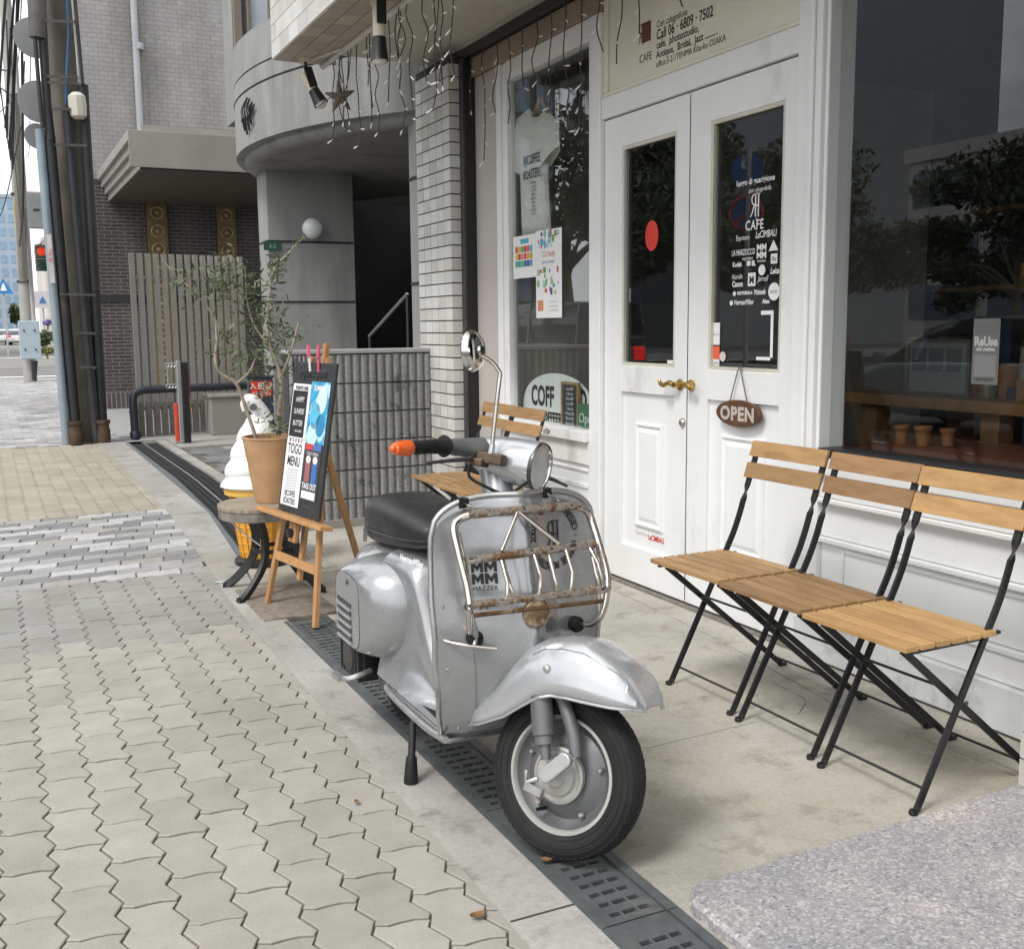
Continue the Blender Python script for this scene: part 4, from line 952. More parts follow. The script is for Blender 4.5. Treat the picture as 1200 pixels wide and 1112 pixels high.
# --- rear body shell
ST = [(-.22, .03, .50, .54, 2.2), (-.195, .08, .45, .565, 2.3), (-.14, .13, .40, .59, 2.5), (-.05, .160, .36, .61, 2.7), (.06, .172, .32, .625, 2.8), (.20, .165, .30, .635, 2.7), (.30, .13, .28, .60, 2.5)]
SM = []
for i in range(len(ST) - 1):
    for k in range(3):
        f = k / 3; SM.append(tuple(a + (c_ - a) * f for a, c_ in zip(ST[i], ST[i+1])))
SM.append(ST[-1])
rows = []
for (x, w_, z0, z1, n_) in SM:
    zc, hz = (z0 + z1) / 2, (z1 - z0) / 2
    rows.append([(x, w_ * math.copysign(abs(math.cos(a)) ** (2 / n_), math.cos(a)), zc + hz * math.copysign(abs(math.sin(a)) ** (2 / n_), math.sin(a))) for a in [2 * math.pi * k / 36 for k in range(36)]])
body = MB().grid(rows, close_u=True, caps=True).build('rear_body', SILVER, scoot, smooth=60, sub=1)
# the shell sweeps down and flares out to the floor
ZT = [(.24, .648), (.33, .645), (.40, .625), (.43, .585), (.46, .525), (.50, .45), (.55, .375), (.61, .315), (.69, .272), (.80, .250)]
rows = []
for k in range(36):
    x = .25 + .55 * k / 35; zt = interp(ZT, x); wt = interp([(.25, .160), (.36, .132), (.45, .118), (.60, .118), (.80, .10)], x); rw_ = []
    for sg in (1, -1):
        side = []
        for q in range(15):
            s_ = q / 14
            if s_ < .4: an_ = s_ / .4 * math.pi / 2; y, z = wt * math.sin(an_), zt - .055 * min(1, (zt - .24) / .1) * (1 - math.cos(an_))
            else:
                t_ = (s_ - .4) / .6; zs = zt - .055 * min(1, (zt - .24) / .1); y, z = wt + (.186 - wt) * t_ ** 3.2, zs + (.2425 - zs) * t_ ** .85
            side.append((x, y * sg, z))
        rw_ += side[::-1] if sg > 0 else side[1:]
    rows.append(rw_)
MB().grid(rows).build('front_shell', SILVER, scoot, smooth=70)
hm = sc_y(487, 660, -.155); letters('sticker', 'HermanMiller', .026, lambda u, v: (hm.x + u, -.168 + .13 * u + .10 * v, hm.z + v), PRINT_W, body, bold=.0006, sx=.95)
# --- engine cowl on the right
def outline(cx_, cz_, hx, hz, y, n_=2.9, k_=40):
    r_ = []
    for k in range(k_):
        a = 2 * math.pi * k / k_; c_, s_ = math.cos(a), math.sin(a)
        ex = hx * (1.0 if c_ > 0 else 1.05); ez = hz * (1.0 if s_ > 0 else .92)
        r_.append((cx_ + ex * math.copysign(abs(c_) ** (2 / n_), c_), y, cz_ + ez * math.copysign(abs(s_) ** (2 / n_), s_)))
    return r_
dc = (.150, .43)
cw_ = [(-.09, .205, .190, .170, .440, 2.5), (-.13, .200, .186, .168, .440, 2.5), (-.17, .193, .177, .162, .438, 2.6), (-.200, .184, .164, .152, .436, 2.8), (-.222, .174, .148, .140, .434, 3.1), (-.236, .163, .134, .131, .432, 3.5), (-.2425, .154, .123, .124, .430, 3.8), (-.2445, .150, .117, .1205, .430, 4.0)]
rows = [outline(cx_, cz_, hx, hz, y, n_) for y, cx_, hx, hz, cz_, n_ in cw_]
bb = MB().grid(rows, close_u=True)
cowl = bb.build('engine_cowl', SILVER, scoot, smooth=60, sub=1)
rows = [outline(dc[0], dc[1], .1165, .120, -.2435, 4.0), outline(dc[0], dc[1], .1150, .1185, -.2455, 4.0), outline(dc[0], dc[1], .09, .094, -.2468, 4.0), outline(dc[0], dc[1], .03, .03, -.2475, 4.0)]
bb = MB().grid(rows, close_u=True); n = len(bb.v); bb.f.append(tuple(range(n - 40, n))); edoor = bb.build('engine_door', SILVER, cowl, smooth=40)
bb = MB().tube([(x, -.2440, z) for x, y, z in outline(dc[0], dc[1], .1172, .1207, 0, 4.0)], .0016, 6, closed=True); bb.build('door_seam', BLKP, cowl)
for k in range(5):
    z = .455 - k * .027
    MB().bar((.055, -.2482, z), (.195, -.2482, z), .002, .012).build('louvre_slot', BLKP, edoor); MB().bar((.055, -.2505, z - .0125), (.195, -.2505, z - .0125), .007, .009).build('louvre', SILVER2, edoor)
MB().lathe([(.006, 0), (.012, -.004), (.0, -.006)], (.155, -.2475, .525), (0, 1, 0), 12).build('door_catch', ALU, edoor)
# --- engine, kick lever, rear wheel
b = MB(); b.box(-.06, .16, -.20, -.09, .20, .325); 
for k in range(7): b.box(-.05 + k * .03, -.036 + k * .03, -.215, -.10, .185, .34)
b.lathe([(.05, -.22), (.075, -.20), (.08, -.10)], (.05, 0, .25), (0, 1, 0), 20); b.build('engine', BLKP, scoot, bev=.003)
b = MB(); b.lathe([(.05, -.17), (.06, -.16), (.06, -.06)], (.26, 0, .235), (0, 1, 0), 18); b.tube([(.30, -.10, .26), (.34, -.12, .22), (.30, -.12, .17)], .02, 8); b.build('gearbox', M('engine_grey', (.10, .10, .10), .6, .5, .3, 20), scoot, smooth=40)
b = MB(); b.tube(smooth_path([(.20, -.19, .24), (.215, -.235, .235), (.20, -.27, .225), (.13, -.285, .22)], 4), .009, 8); b.bar((.12, -.285, .22), (.19, -.285, .224), .02, .016); b.build('kick_lever', ALU, scoot, smooth=40)
def tyre(mb, c, r0=.211):
    k = r0 / .211
    prof = [(.140, -.026), (.147, -.036), (.165, -.0425), (.186, -.0415), (.200, -.034), (.2075, -.022), (.210, 0), (.2075, .022), (.200, .034), (.186, .0415), (.165, .0425), (.147, .036), (.140, .026)]
    mb.lathe([(r * k, h) for r, h in prof], c, (0, 1, 0), 56, caps=False)
    for i in range(64):
        a = 2 * math.pi * i / 64
        for y0, y1, off in ((-.034, -.012, 0), (-.009, .009, .5), (.012, .034, 0)):
            aa = a + off * math.pi / 64 * 2; u = Vector((math.cos(aa), 0, math.sin(aa))); t_ = Vector((-u.z, 0, u.x)); ra, rb = (.1975, .2060) if y0 != -.009 else (.207, .2108)
            vs = [Vector(c) + u * r_ * k + t_ * s_ * .0066 + Vector((0, y, 0)) for r_ in (ra - .006, rb - (.004 if y0 != -.009 else 0)) for y in (y0, y1) for s_ in (-1, 1)]
            mb.add(vs, [(4, 5, 7, 6), (0, 4, 6, 2), (1, 3, 7, 5), (0, 1, 5, 4), (2, 6, 7, 3)])
b = MB(); tyre(b, (0, 0, .212)); rw = b.build('rear_wheel', TYREM, scoot, smooth=35)
MB().lathe([(.142, -.03), (.12, -.012), (.06, -.02), (0, -.02)], (0, 0, .212), (0, 1, 0), 30).build('rim', HUBG, rw, smooth=40)
# --- seat
SS = [(-.062, .07, .612, .70), (-.048, .11, .604, .745), (-.01, .130, .602, .772), (.05, .136, .606, .779), (.15, .136, .616, .775), (.28, .130, .630, .766), (.37, .114, .645, .752), (.425, .085, .660, .735), (.445, .04, .670, .712)]
rows = []
for i in range(len(SS)):
    for k in range(3 if i < len(SS) - 1 else 1):
        f = k / 3; x, w_, z0, z1 = tuple(a + (c_ - a) * f for a, c_ in zip(SS[i], SS[min(i+1, len(SS)-1)])); n_ = 3.2
        zc, hz = (z0 + z1) / 2, (z1 - z0) / 2
        rows.append([(x, w_ * math.copysign(abs(math.cos(a)) ** (2 / n_), math.cos(a)), zc + hz * math.copysign(abs(math.sin(a)) ** (2 / n_), math.sin(a))) for a in [2 * math.pi * k2 / 32 for k2 in range(32)]])
seat = MB().grid(rows, close_u=True, caps=True).build('seat', VINYL, scoot, smooth=60, sub=1)
b = MB(); b.tube([Vector((x, sg * (w_ * .985 + .002), z0 + (z1 - z0) * .34)) for sg in (-1,) for x, w_, z0, z1 in SS], .0035, 6); b.tube([Vector((x, (w_ * .985 + .002), z0 + (z1 - z0) * .34)) for x, w_, z0, z1 in SS], .0035, 6); b.build('seat_piping', BLKP, seat)
MB().bar((.03, -.139, .668), (.03, -.142, .622), .014, .004, (1, 0, 0)).build('seat_clip', ALU, seat)
# --- centre stand
def stand_leg(sg):
    b_ = MB(); b_.tube([(.50, sg * .13, .215), (.525, sg * .172, .17), (.548, sg * .190, .03)], .0115, 10); o = b_.build('stand_leg', BLKP, scoot, smooth=50)
    MB().lathe([(.014, .0), (.020, .0), (.021, .01), (.016, .075), (.012, .08)], (.551, sg * .192, .002), (-.14, -sg * .10, 1), 14).build('rubber_foot', RUBBER, o, smooth=50)
stand_leg(-1); stand_leg(1)
# --- front wheel, fork and mudguard (steered)
b = MB(); tyre(b, (AX, 0, .211)); fwheel = b.map(steer).build('front_wheel', TYREM, scoot, smooth=35)
b = MB()
for rr_, yy_ in ((.158, -.0405), (.176, -.0428), (.190, -.0405)): b.tube([(AX + rr_ * math.cos(2*math.pi*q/48), yy_, .211 + rr_ * math.sin(2*math.pi*q/48)) for q in range(48)], .0014, 5, closed=True)
b.map(steer).build('sidewall_ring', TYREM, fwheel, smooth=40)
b = MB(); b.lathe([(.147, -.034), (.146, -.038), (.139, -.0385), (.136, -.034), (.134, -.026)], (AX, 0, .211), (0, 1, 0), 48, caps=False); b.map(steer).build('rim_lip', RIMW, fwheel, smooth=45)
b = MB(); b.lathe([(.136, -.030), (.128, -.012), (.112, -.004), (.10, -.010), (.085, -.022), (.075, -.024), (.0, -.024)], (AX, 0, .211), (0, 1, 0), 48, caps=False); b.lathe([(.136, .030), (.11, .004), (.0, .02)], (AX, 0, .211), (0, 1, 0), 40, caps=False); b.map(steer).build('rim', HUBG, fwheel, smooth=45)
for k in range(5):
    a = R(20 + 72 * k); b = MB(); b.lathe([(.007, -.010), (.007, -.020), (.004, -.024)], (AX + .106 * math.cos(a), 0, .211 + .106 * math.sin(a)), (0, 1, 0), 8); b.map(steer).build('wheel_bolt', ALU, fwheel)
b = MB(); b.tube([(AX - .035, -.018, .115), (AX - .045, -.045, .112)], [.0055, .0045], 8); b.map(steer).build('valve', RUBBER, fwheel)
b = MB(); b.lathe([(.068, -.030), (.070, -.046), (.063, -.050), (.060, -.047), (.052, -.048), (.048, -.056), (.030, -.060), (.026, -.066), (.0, -.066)], (AX, 0, .211), (0, 1, 0), 36, caps=False); b.map(steer).build('brake_drum', RIMW, fwheel, smooth=40)
fork = MB(); fork.tube(smooth_path([(AX - .10, -.05, .47), (AX - .02, -.066, .41), (AX + .035, -.070, .33), (AX + .055, -.072, .275)], 5), .0165, 12); fk = fork.map(steer).build('fork', HUBG, scoot, smooth=50)
b = MB(); b.lathe([(.0, 0), (.0285, 0), (.0285, .095), (.024, .098), (.024, .118), (.014, .120), (.013, .155)], (AX - .066, -.081, .397), (.30, -.03, -.92), 20); b.map(steer).build('shock_absorber', HUBG, fk, smooth=40)
b = MB(); cap = [(math.cos(a) * .019 + (.032 if math.cos(a) > 0 else -.032), math.sin(a) * .019) for a in [2 * math.pi * k / 24 for k in range(24)]]
an = R(48)
b.prism(cap, lambda u, v, h_: (AX + .022 + u * math.cos(an) - v * math.sin(an), h_, .243 + u * math.sin(an) + v * math.cos(an)), -.092, -.112); b.map(steer).build('link_arm', M('cast_aluminium', (.46, .46, .46), .38, .5, .1, 25), fk, bev=.004)
b = MB(); b.bar((AX - .055, -.10, .178), (AX - .005, -.10, .172), .016, .020); b.tube([(AX - .03, -.09, .20), (AX - .055, -.10, .185), (AX - .06, -.10, .215)], .008, 8); b.map(steer).build('brake_lever', ALU, fk, smooth=40)
FR = [(-0.297, 0.1, -0.297, 0.094, 0.0372), (-0.267, 0.148, -0.232, 0.106, 0.0744), (-0.197, 0.205, -0.142, 0.135, 0.0942), (-0.147, 0.265, -0.087, 0.165, 0.1029), (-0.097, 0.31, -0.037, 0.19, 0.1079), (-0.042, 0.338, 0.003, 0.198, 0.1104), (0.018, 0.343, 0.043, 0.196, 0.1104), (0.078, 0.335, 0.088, 0.19, 0.1091), (0.124, 0.312, 0.122, 0.186, 0.107), (0.17, 0.284, 0.162, 0.181, 0.101), (0.2, 0.252, 0.192, 0.179, 0.091), (0.219, 0.218, 0.213, 0.178, 0.076), (0.228, 0.192, 0.225, 0.176, 0.056), (0.231, 0.176, 0.23, 0.172, 0.034)]
FP = R(9.5)
rows = []
for i in range(len(FR) - 1):
    for k in range(3):
        f = k / 3; rx, rz, ex, ez, w_ = tuple(a + (c_ - a) * f for a, c_ in zip(FR[i], FR[i+1])); rw_ = []
        for q in range(25):
            a = math.pi * q / 24; s_ = math.sin(a) ** .72; y = -w_ * math.copysign(abs(math.cos(a)) ** .62, math.cos(a))
            xx_, zz2 = ex + (rx - ex) * s_, ez + (rz - ez) * s_ - .19
            rw_.append((AX - .012 + xx_ * math.cos(FP) - zz2 * math.sin(FP) - .01, y, .401 + xx_ * math.sin(FP) + zz2 * math.cos(FP)))
        rows.append(rw_)
crease = [steer(Vector(rows[k_][6]) + Vector((0, -.0015, .0008))) for k_ in range(13, 30)] + [steer(Vector(rows[30][q_]) + Vector((0, -.0015, 0))) for q_ in (5, 4, 3)]
mud = MB().grid(rows).map(steer).build('mudguard', SILVER2, scoot, smooth=60, solid=.004)
b = MB(); b.tube([steer(Vector(r_[0]) + Vector((0, -.001, -.001))) for r_ in rows], .0035, 6); b.tube([steer(Vector(r_[-1]) + Vector((0, .001, -.001))) for r_ in rows], .0035, 6); b.build('rolled_edge', SILVER2, mud, smooth=50)
MB().tube(crease, .0011, 6).build('pressed_crease', SILVER2, mud, smooth=60)
b = MB(); b.lathe([(.010, 0), (.009, -.005), (.0, -.007)], (AX - .045, -.108, .470), (0, 1, 0), 12); b.map(steer).build('rivet', ALU, mud)
# --- headset, lamp, bars, mirror (steered)
hs = MB()
hp = [(-.046, .014, .018), (-.040, .030, .034), (-.022, .044, .047), (.01, .0535, .056), (.06, .0605, .0625), (.115, .0638, .0655), (.158, .0645, .0665)]
rows = [[(STA.x + x, w_ * math.cos(a), .968 + h_ * math.sin(a) - .004 * (x / .1)) for a in [2 * math.pi * k / 30 for k in range(30)]] for x, w_, h_ in hp]
hs.grid(rows, close_u=True, caps=True)
hset = hs.map(steer_lamp).build('headset', SILVER2, scoot, smooth=50)
b = MB(); b.lathe([(.047, -.005), (.042, .05), (.038, .11)], (STA.x + .055, 0, .865), tuple(STU), 24); b.map(steer).build('steering_neck', SILVER, hset, smooth=50)
b = MB(); b.lathe([(.065, -.006), (.0665, .003), (.0645, .007), (.061, .004)], (STA.x + .158, 0, .960), (1, 0, -.03), 36, caps=False); b.map(steer_lamp).build('lamp_rim', M('lamp_rim', (.09, .09, .09), .3, .7, .15, 12), hset, smooth=50)
b = MB(); b.lathe([(.0615, 0), (.053, .010), (.036, .018), (.016, .022), (.0, .023)], (STA.x + .160, 0, .960), (1, 0, -.03), 36, caps=False); 
LENS = glass_mat('lamp_glass', (.99, .99, .98), 1.3, 0, .0, .5); b.map(steer_lamp).build('lamp_lens', LENS, hset, smooth=60)
b = MB(); b.lathe([(.061, .002), (.056, -.016), (.046, -.034), (.030, -.048), (.012, -.055), (.0, -.056)], (STA.x + .160, 0, .960), (1, 0, -.03), 36, caps=False)
b.map(steer_lamp).build('lamp_reflector', M('lamp_reflector', (.90, .90, .88), .12, .9, .03, 30), hset, smooth=60)
b = MB()
for k in range(5):
    yv = -.036 + k * .018; hh = math.sqrt(.056 ** 2 - yv ** 2); b.tube([(STA.x + .168 + .012 * (1 - (q / 4 - 1) ** 2) * .6, yv, .960 + hh * (q / 4 - 1)) for q in range(9)], .0013, 5)
b.map(steer_lamp).build('lens_flutes', LENS, hset)
b = MB(); b.lathe([(.0, .0), (.010, -.004), (.012, -.03), (.006, -.034)], (STA.x + .150, 0, .960), (1, 0, -.03), 14); b.map(steer_lamp).build('lamp_bulb', M('bulb_cap', (.30, .29, .26), .25, .6), hset, smooth=50)
for sg, nm in ((-1, 'right'), (1, 'left')):
    b = MB(); b.tube(smooth_path([(STA.x + .0, sg * .04, .980), (STA.x - .015, sg * .08, .979), (STA.x - .028, sg * .12, .976), (STA.x - .035, sg * .155, .972)], 4), [.036, .034, .031, .029, .027, .025, .024, .023, .022, .021, .02, .019, .018], 14)
    b.map(steer).build('handlebar_arm', HUBG, hset, smooth=50)
    b = MB(); b.tube([(STA.x - .034, sg * .150, .973), (STA.x - .035, sg * .158, .972), (STA.x - .036, sg * .172, .970), (STA.x - .041, sg * .21, .963), (STA.x - .047, sg * .270, .952), (STA.x - .048, sg * .278, .950)], [.026, .030, .0205, .0185, .018, .016], 16)
    g_ = b.map(steer).build('grip', RUBBER, hset, smooth=45)
    b = MB(); b.lathe([(.019, 0), (.0215, .006), (.0212, .018), (.0195, .030), (.0180, .044), (.0155, .054), (.009, .057), (.009, .064), (.006, .068), (0, .069)], (STA.x - .048, sg * .277, .9505), (-.07, sg, -.17), 18)
    b.map(steer).build('bar_end_indicator', ORANGE, hset, smooth=45)
    b = MB(); lv = [(STA.x + .01, sg * .085, .955), (STA.x + .025, sg * .13, .948), (STA.x + .02, sg * .20, .935), (STA.x + .01, sg * .270, .920)] if sg < 0 else [(STA.x + .02, sg * .10, .96), (STA.x + .06, sg * .16, .945), (STA.x + .07, sg * .24, .935), (STA.x + .06, sg * .33, .925)]
    pth = smooth_path(lv, 5); b.tube(pth, [.008 - .004 * k / len(pth) for k in range(len(pth))], 8); b.map(steer).build('brake_lever' if sg < 0 else 'clutch_lever', DKGREY, hset, smooth=45)
b = MB(); b.box(STA.x + .02, STA.x + .10, -.085, -.055, .945, .975); b.box(STA.x - .0, STA.x + .05, -.10, -.06, .935, .955); b.map(steer).build('mirror_clamp', M('rusty_clamp', (.13, .09, .06), .6, .4, .4, 30), hset, bev=.004)
b = MB(); b.lathe([(.010, 0), (.008, .025), (.0, .03)], (STA.x + .06, -.075, .972), (0, 0, 1), 12); b.lathe([(.008, 0), (.010, .01), (0, .016)], (STA.x + .15, .035, 1.05), (0, 0, 1), 12); b.map(steer).build('clamp_nut', ALU, hset)
# mirror: straight stem up, short bend to a round chrome head
mb0 = steer((STA.x + .06, -.075, .99)); d_ = (C0 - SO - Vector(_h) * 0)
mtop = sc_x(586, 437, mb0.x); mmid = sc_x(577, 425, mb0.x - .01); mend = sc_x(563, 416, mb0.x - .02); mhead = sc_x(557, 411, mb0.x - .03)
b = MB(); b.tube([mb0] + [mb0.lerp(mtop, k / 6) for k in range(1, 6)] + smooth_path([mtop, mmid, mend], 4), .0062, 10); b.build('mirror_stem', RCH2, hset, smooth=50)
nrm = Vector((.80, .60, .06)).normalized()      # back of the mirror looks forward
b = MB(); b.lathe([(.0, .022), (.012, .021), (.016, .016), (.030, .014), (.044, .008), (.052, -.002), (.055, -.010), (.053, -.014), (0, -.012)], mhead, nrm, 32); b.build('mirror_head', CHROME, hset, smooth=40)
# --- front rack
def P(px, py, x): return sc_x(px, py, x)
xt, xm, xl = .945, 1.00, 1.045
tl, tr_ = P(548, 603, xt), P(678, 592, xt); ml, mr_ = P(548, 657, xm), P(697, 637, xm); ll, lr = P(551, 709, xl), P(712, 690, xl)
rack = MB().tube([tl, tr_], .0112, 12).build('front_rack', RCH, scoot, smooth=50)
MB().tube([ml, mr_], .0105, 12).build('rack_bar', RCH, rack, smooth=50); MB().tube([ll, lr], .0098, 12).build('rack_bar', RCH, rack, smooth=50)
MB().tube([P(556, 721, 1.0), P(706, 704, 1.0)], .0062, 8).build('rack_rail', RUSTY, rack, smooth=50)
MB().tube(smooth_path([tl + Vector((0, .012, 0)), P(538, 609, xt), P(532, 620, .955), P(538, 650, .99), P(547, 685, 1.02), ll], 5), .0102, 12).build('rack_tube', RCH2, rack, smooth=50)
MB().tube(smooth_path([tr_ + Vector((0, -.012, 0)), P(688, 599, xt), P(695, 615, .955), P(704, 645, .99), P(711, 672, 1.02), lr], 5), .0102, 12).build('rack_tube', RCH2, rack, smooth=50)
MB().tube(smooth_path([P(536, 625, .95), P(542, 650, .965), P(549, 685, .98), P(551, 708, .985), P(550, 735, .97), P(554, 745, .93)], 5), .0085, 10).build('rack_tube', RCH2, rack, smooth=50)
MB().tube(smooth_path([lr, P(708, 712, 1.03), P(700, 728, 1.01), P(688, 732, .97), P(676, 730, .93)], 5), .0085, 10).build('rack_tube', RCH2, rack, smooth=50)
ap = P(607, 599, xt + .005)
for a_, c_ in ((ap, P(588, 646, xm)), (ap, P(655, 637, xm))): MB().tube([a_, c_], .0058, 8).build('rack_brace', RCH2, rack, smooth=50)
for a_, k_, c_ in (((587, 654), (595, 683), (594, 702)), ((625, 647), (634, 676), (632, 697)), ((662, 641), (671, 670), (669, 692)), ((589, 656), (597, 684), (602, 700)), ((643, 649), (649, 672), (653, 692)), ((690, 640), (701, 660), (707, 688)), ((693, 645), (698, 670), (703, 690))):
    MB().tube([P(*a_, xm), P(*k_, xl), P(*c_, xl)], .0055, 8).build('rack_rod', RCH2, rack, smooth=50)
for px, py in ((553, 746), (671, 729)): 
    q = P(px, py, .915); q.x = sh_x(q.y, q.z) + .006; b = MB(); b.lathe([(.0, .028), (.016, .026), (.022, .014), (.020, -.004)], q, (1, 0, 0), 18); b.build('rubber_buffer', RUBBER, rack, smooth=45)
for y_, py in ((-.150, 588), (.085, 580)):
    z_ = .79 + .10 * max(0, 1 - abs(y_ / .24) ** 3.4) ** (1 / 2.1); x_ = sh_x(y_, z_)
    b = MB(); b.box(x_ - .016, x_ + .010, y_ - .013, y_ + .013, z_ - .018, z_ + .007); b.build('rubber_hook', RUBBER, rack, bev=.003)
    MB().tube([(x_ + .006, y_, z_ - .008), (xt - .006, y_ + .01, tl.z + .01)], .004, 6).build('rack_hook', RCH2, rack)
MB().tube(smooth_path([P(517, 746, .895), P(522, 751, .90), P(545, 756, .94), P(582, 760, .97)], 5), .0048, 8).build('lower_hook', RCH2, rack, smooth=50)
MB().tube(smooth_path([P(551, 712, .99), P(553, 730, .97), P(557, 745, .945), P(556, 756, .955)], 5), [.006, .007, .008, .009, .010, .011, .011, .011, .011, .010, .010, .009, .008, .007, .006, .005], 8).build('rack_lever', ALU, rack, smooth=50)

for pts_ in ([steer((STA.x + .01, -.085, .955)), Vector((.80, -.10, .93)), Vector((.83, -.06, .90)), Vector((.835, -.03, .885))], [steer((STA.x + .01, .085, .955)), Vector((.86, .05, .925)), Vector((.86, .02, .90)), Vector((.85, .0, .885))]):
    MB().tube(smooth_path(pts_, 6), .0042, 8).build('cable', RUBBER, hset, smooth=50)
MB().tube([sh_pt(-.62 + .0, v / 20, .0022) for v in range(1, 9)], .0012, 5).build('shield_scratch', M('scratch', (.20, .19, .18), .7), shield)
for u, v in ((-.9, .35), (-.9, .62), (.9, .35), (.9, .62), (-.8, .06), (.8, .06)):
    q = sh_pt(u, v, .001); MB().lathe([(.005, 0), (.004, .003), (0, .004)], q, (1, 0, 0), 10).build('rivet', ALU, shield)

# ================================================================== CHAIRS
CHW = wood_mat('chair_wood', (.36, .215, .095), (.24, .13, .055), .5, 16, (6, 1.2, 6))
CHW2 = wood_mat('chair_wood_worn', (.31, .18, .085), (.20, .108, .048), .55, 16, (6, 1.2, 6))
CHW3 = wood_mat('chair_wood_honey', (.46, .275, .115), (.33, .18, .07), .48, 16, (6, 1.2, 6))
CHB = M('chair_steel', (.012, .012, .013), .38, 0, .2, 12)
def chair():
    t_ = thing('folding_chair', '', 'chair', (0, 0, 0))
    for sg in (-1, 1):
        y = sg * .178
        up_ = [(.0, y, .008), (.240, y, .470), (.278, y, .545), (.304, y, .61), (.322, y, .665)]
        b = MB(); pts = smooth_path(up_[1:], 4)
        b.bar(up_[0], up_[1], .009, .020, (-.88, 0, .46)) 
        for a, c_ in zip(pts, pts[1:]): b.bar(a, c_ + (c_ - a) * .12, .009, .021, (-1, 0, .2))
        b.add(*_twist((.322, y, .663), (.340, y, .72))); b.bar((.339, y, .717), (.393, y, .872), .024, .008, (1, 0, -.3))
        b.lathe([(.0, 0), (.012, 0), (.013, .006), (.011, .013), (0, .014)], (-.010, y, .0), (0, 0, 1), 12); b.tube([(-.010, y, .009), (-.002, y, .011), (.006, y, .022)], .0075, 8)
        b.build('upright', CHB, t_)
        y2 = sg * .150
        b = MB(); b.bar((.500, y2, .008), (-.045, y2, .455), .009, .020, (.63, 0, .77)); b.bar((.490, y2, .008), (.522, y2, .007), .018, .014); b.build('leg', CHB, t_)
        b = MB(); b.bar((-.065, sg * .172, .457), (.250, sg * .172, .460), .010, .016); b.bar((.24, sg * .172, .460), (.29, sg * .178, .468), .012, .008); b.build('seat_rail', CHB, t_)
    for sg in (-1, 1): MB().lathe([(.006, 0), (.006, .004), (.003, .006)], (.166, sg * .183, .285), (0, sg, 0), 10).build('rivet', M('rivet_steel', (.10, .10, .10), .4, .8), t_); MB().lathe([(.005, 0), (.004, .003), (0, .004)], (.352, sg * .165, .777), (-1, 0, .3), 8).build('screw', MATS['rivet_steel'], t_)
    MB().tube([(.032, -.178, .062), (.032, .178, .062)], .0045, 6).build('stretcher', CHB, t_)
    MB().tube([(.445, -.15, .052), (.445, .15, .052)], .0045, 6).build('stretcher', CHB, t_)
    MB().tube([(.108, -.15, .33), (.108, .15, .33)], .0045, 6).build('stretcher', CHB, t_)
    for k in range(6):
        x = -.084 + k * .0585; MB().box(x, x + .0475, -.197, .197, .464, .480).build('seat_slat', CHW, t_, bev=.002)
    for z0, z1, x in ((.748, .802, .338), (.826, .882, .363)):
        b = MB(); b.add([(x + .010, -.197, z0), (x + .010, .197, z0), (x + .028, .197, z1), (x + .028, -.197, z1), (x - .004, -.197, z0), (x - .004, .197, z0), (x + .014, .197, z1), (x + .014, -.197, z1)], [(0,1,2,3),(4,7,6,5),(0,4,5,1),(1,5,6,2),(2,6,7,3),(3,7,4,0)])
        b.build('back_slat', CHW, t_, bev=.002)
    return t_
def _twist(a, c_):
    a, c_ = Vector(a), Vector(c_); vs, fs = [], []
    for i in range(7):
        p = a.lerp(c_, i / 6); an_ = math.pi / 2 * i / 6
        wv = Vector((math.cos(an_), math.sin(an_), 0)) * .012; tv = Vector((-math.sin(an_), math.cos(an_), 0)) * .0045
        vs += [p - wv - tv, p + wv - tv, p + wv + tv, p - wv + tv]
    for i in range(6):
        for k in range(4): fs.append((i*4+k, i*4+(k+1)%4, i*4+4+(k+1)%4, i*4+4+k))
    return vs, fs
ch0 = chair()
chairs = [(2.200, 3.022, .022, 'folding chair of wood slats on black steel, leftmost of three before the right window', CHW), (2.190, 2.604, -.008, 'folding chair with weathered brown seat slats, middle of three before the right window', CHW2), (2.176, 2.186, .012, 'folding chair with pale honey slats, nearest to the granite slab', CHW3),
          (2.220, 5.54, 0, 'folding chair before the left window, beside the tiled pillar', CHW), (2.205, 5.13, 0, 'folding chair before the left window, partly behind the scooter headlamp', CHW)]
for i, (x, y, rz, lb, wm) in enumerate(chairs):
    o = ch0 if i == 0 else copy_tree(ch0)
    o.location = (x, y, .002); o.rotation_euler = (0, 0, rz); o['label'] = lb; o['group'] = 'folding chairs along the cafe front'
    if wm is not CHW:
        done = {}
        for c_ in o.children:
            if 'slat' in c_.name:
                nm = c_.data.name
                me = c_.data.copy(); me.materials[0] = wm; c_.data = me

# ================================================================== EASEL WITH MENU
EW = wood_mat('easel_wood', (.43, .235, .10), (.31, .15, .06), .5, 12, (6, 6, 1.0), .12)
ez = thing('easel', 'orange wooden A-frame easel holding a black menu board with pink pegs', 'easel', (1.183, 4.81, .004), math.atan2(-.985, .17))
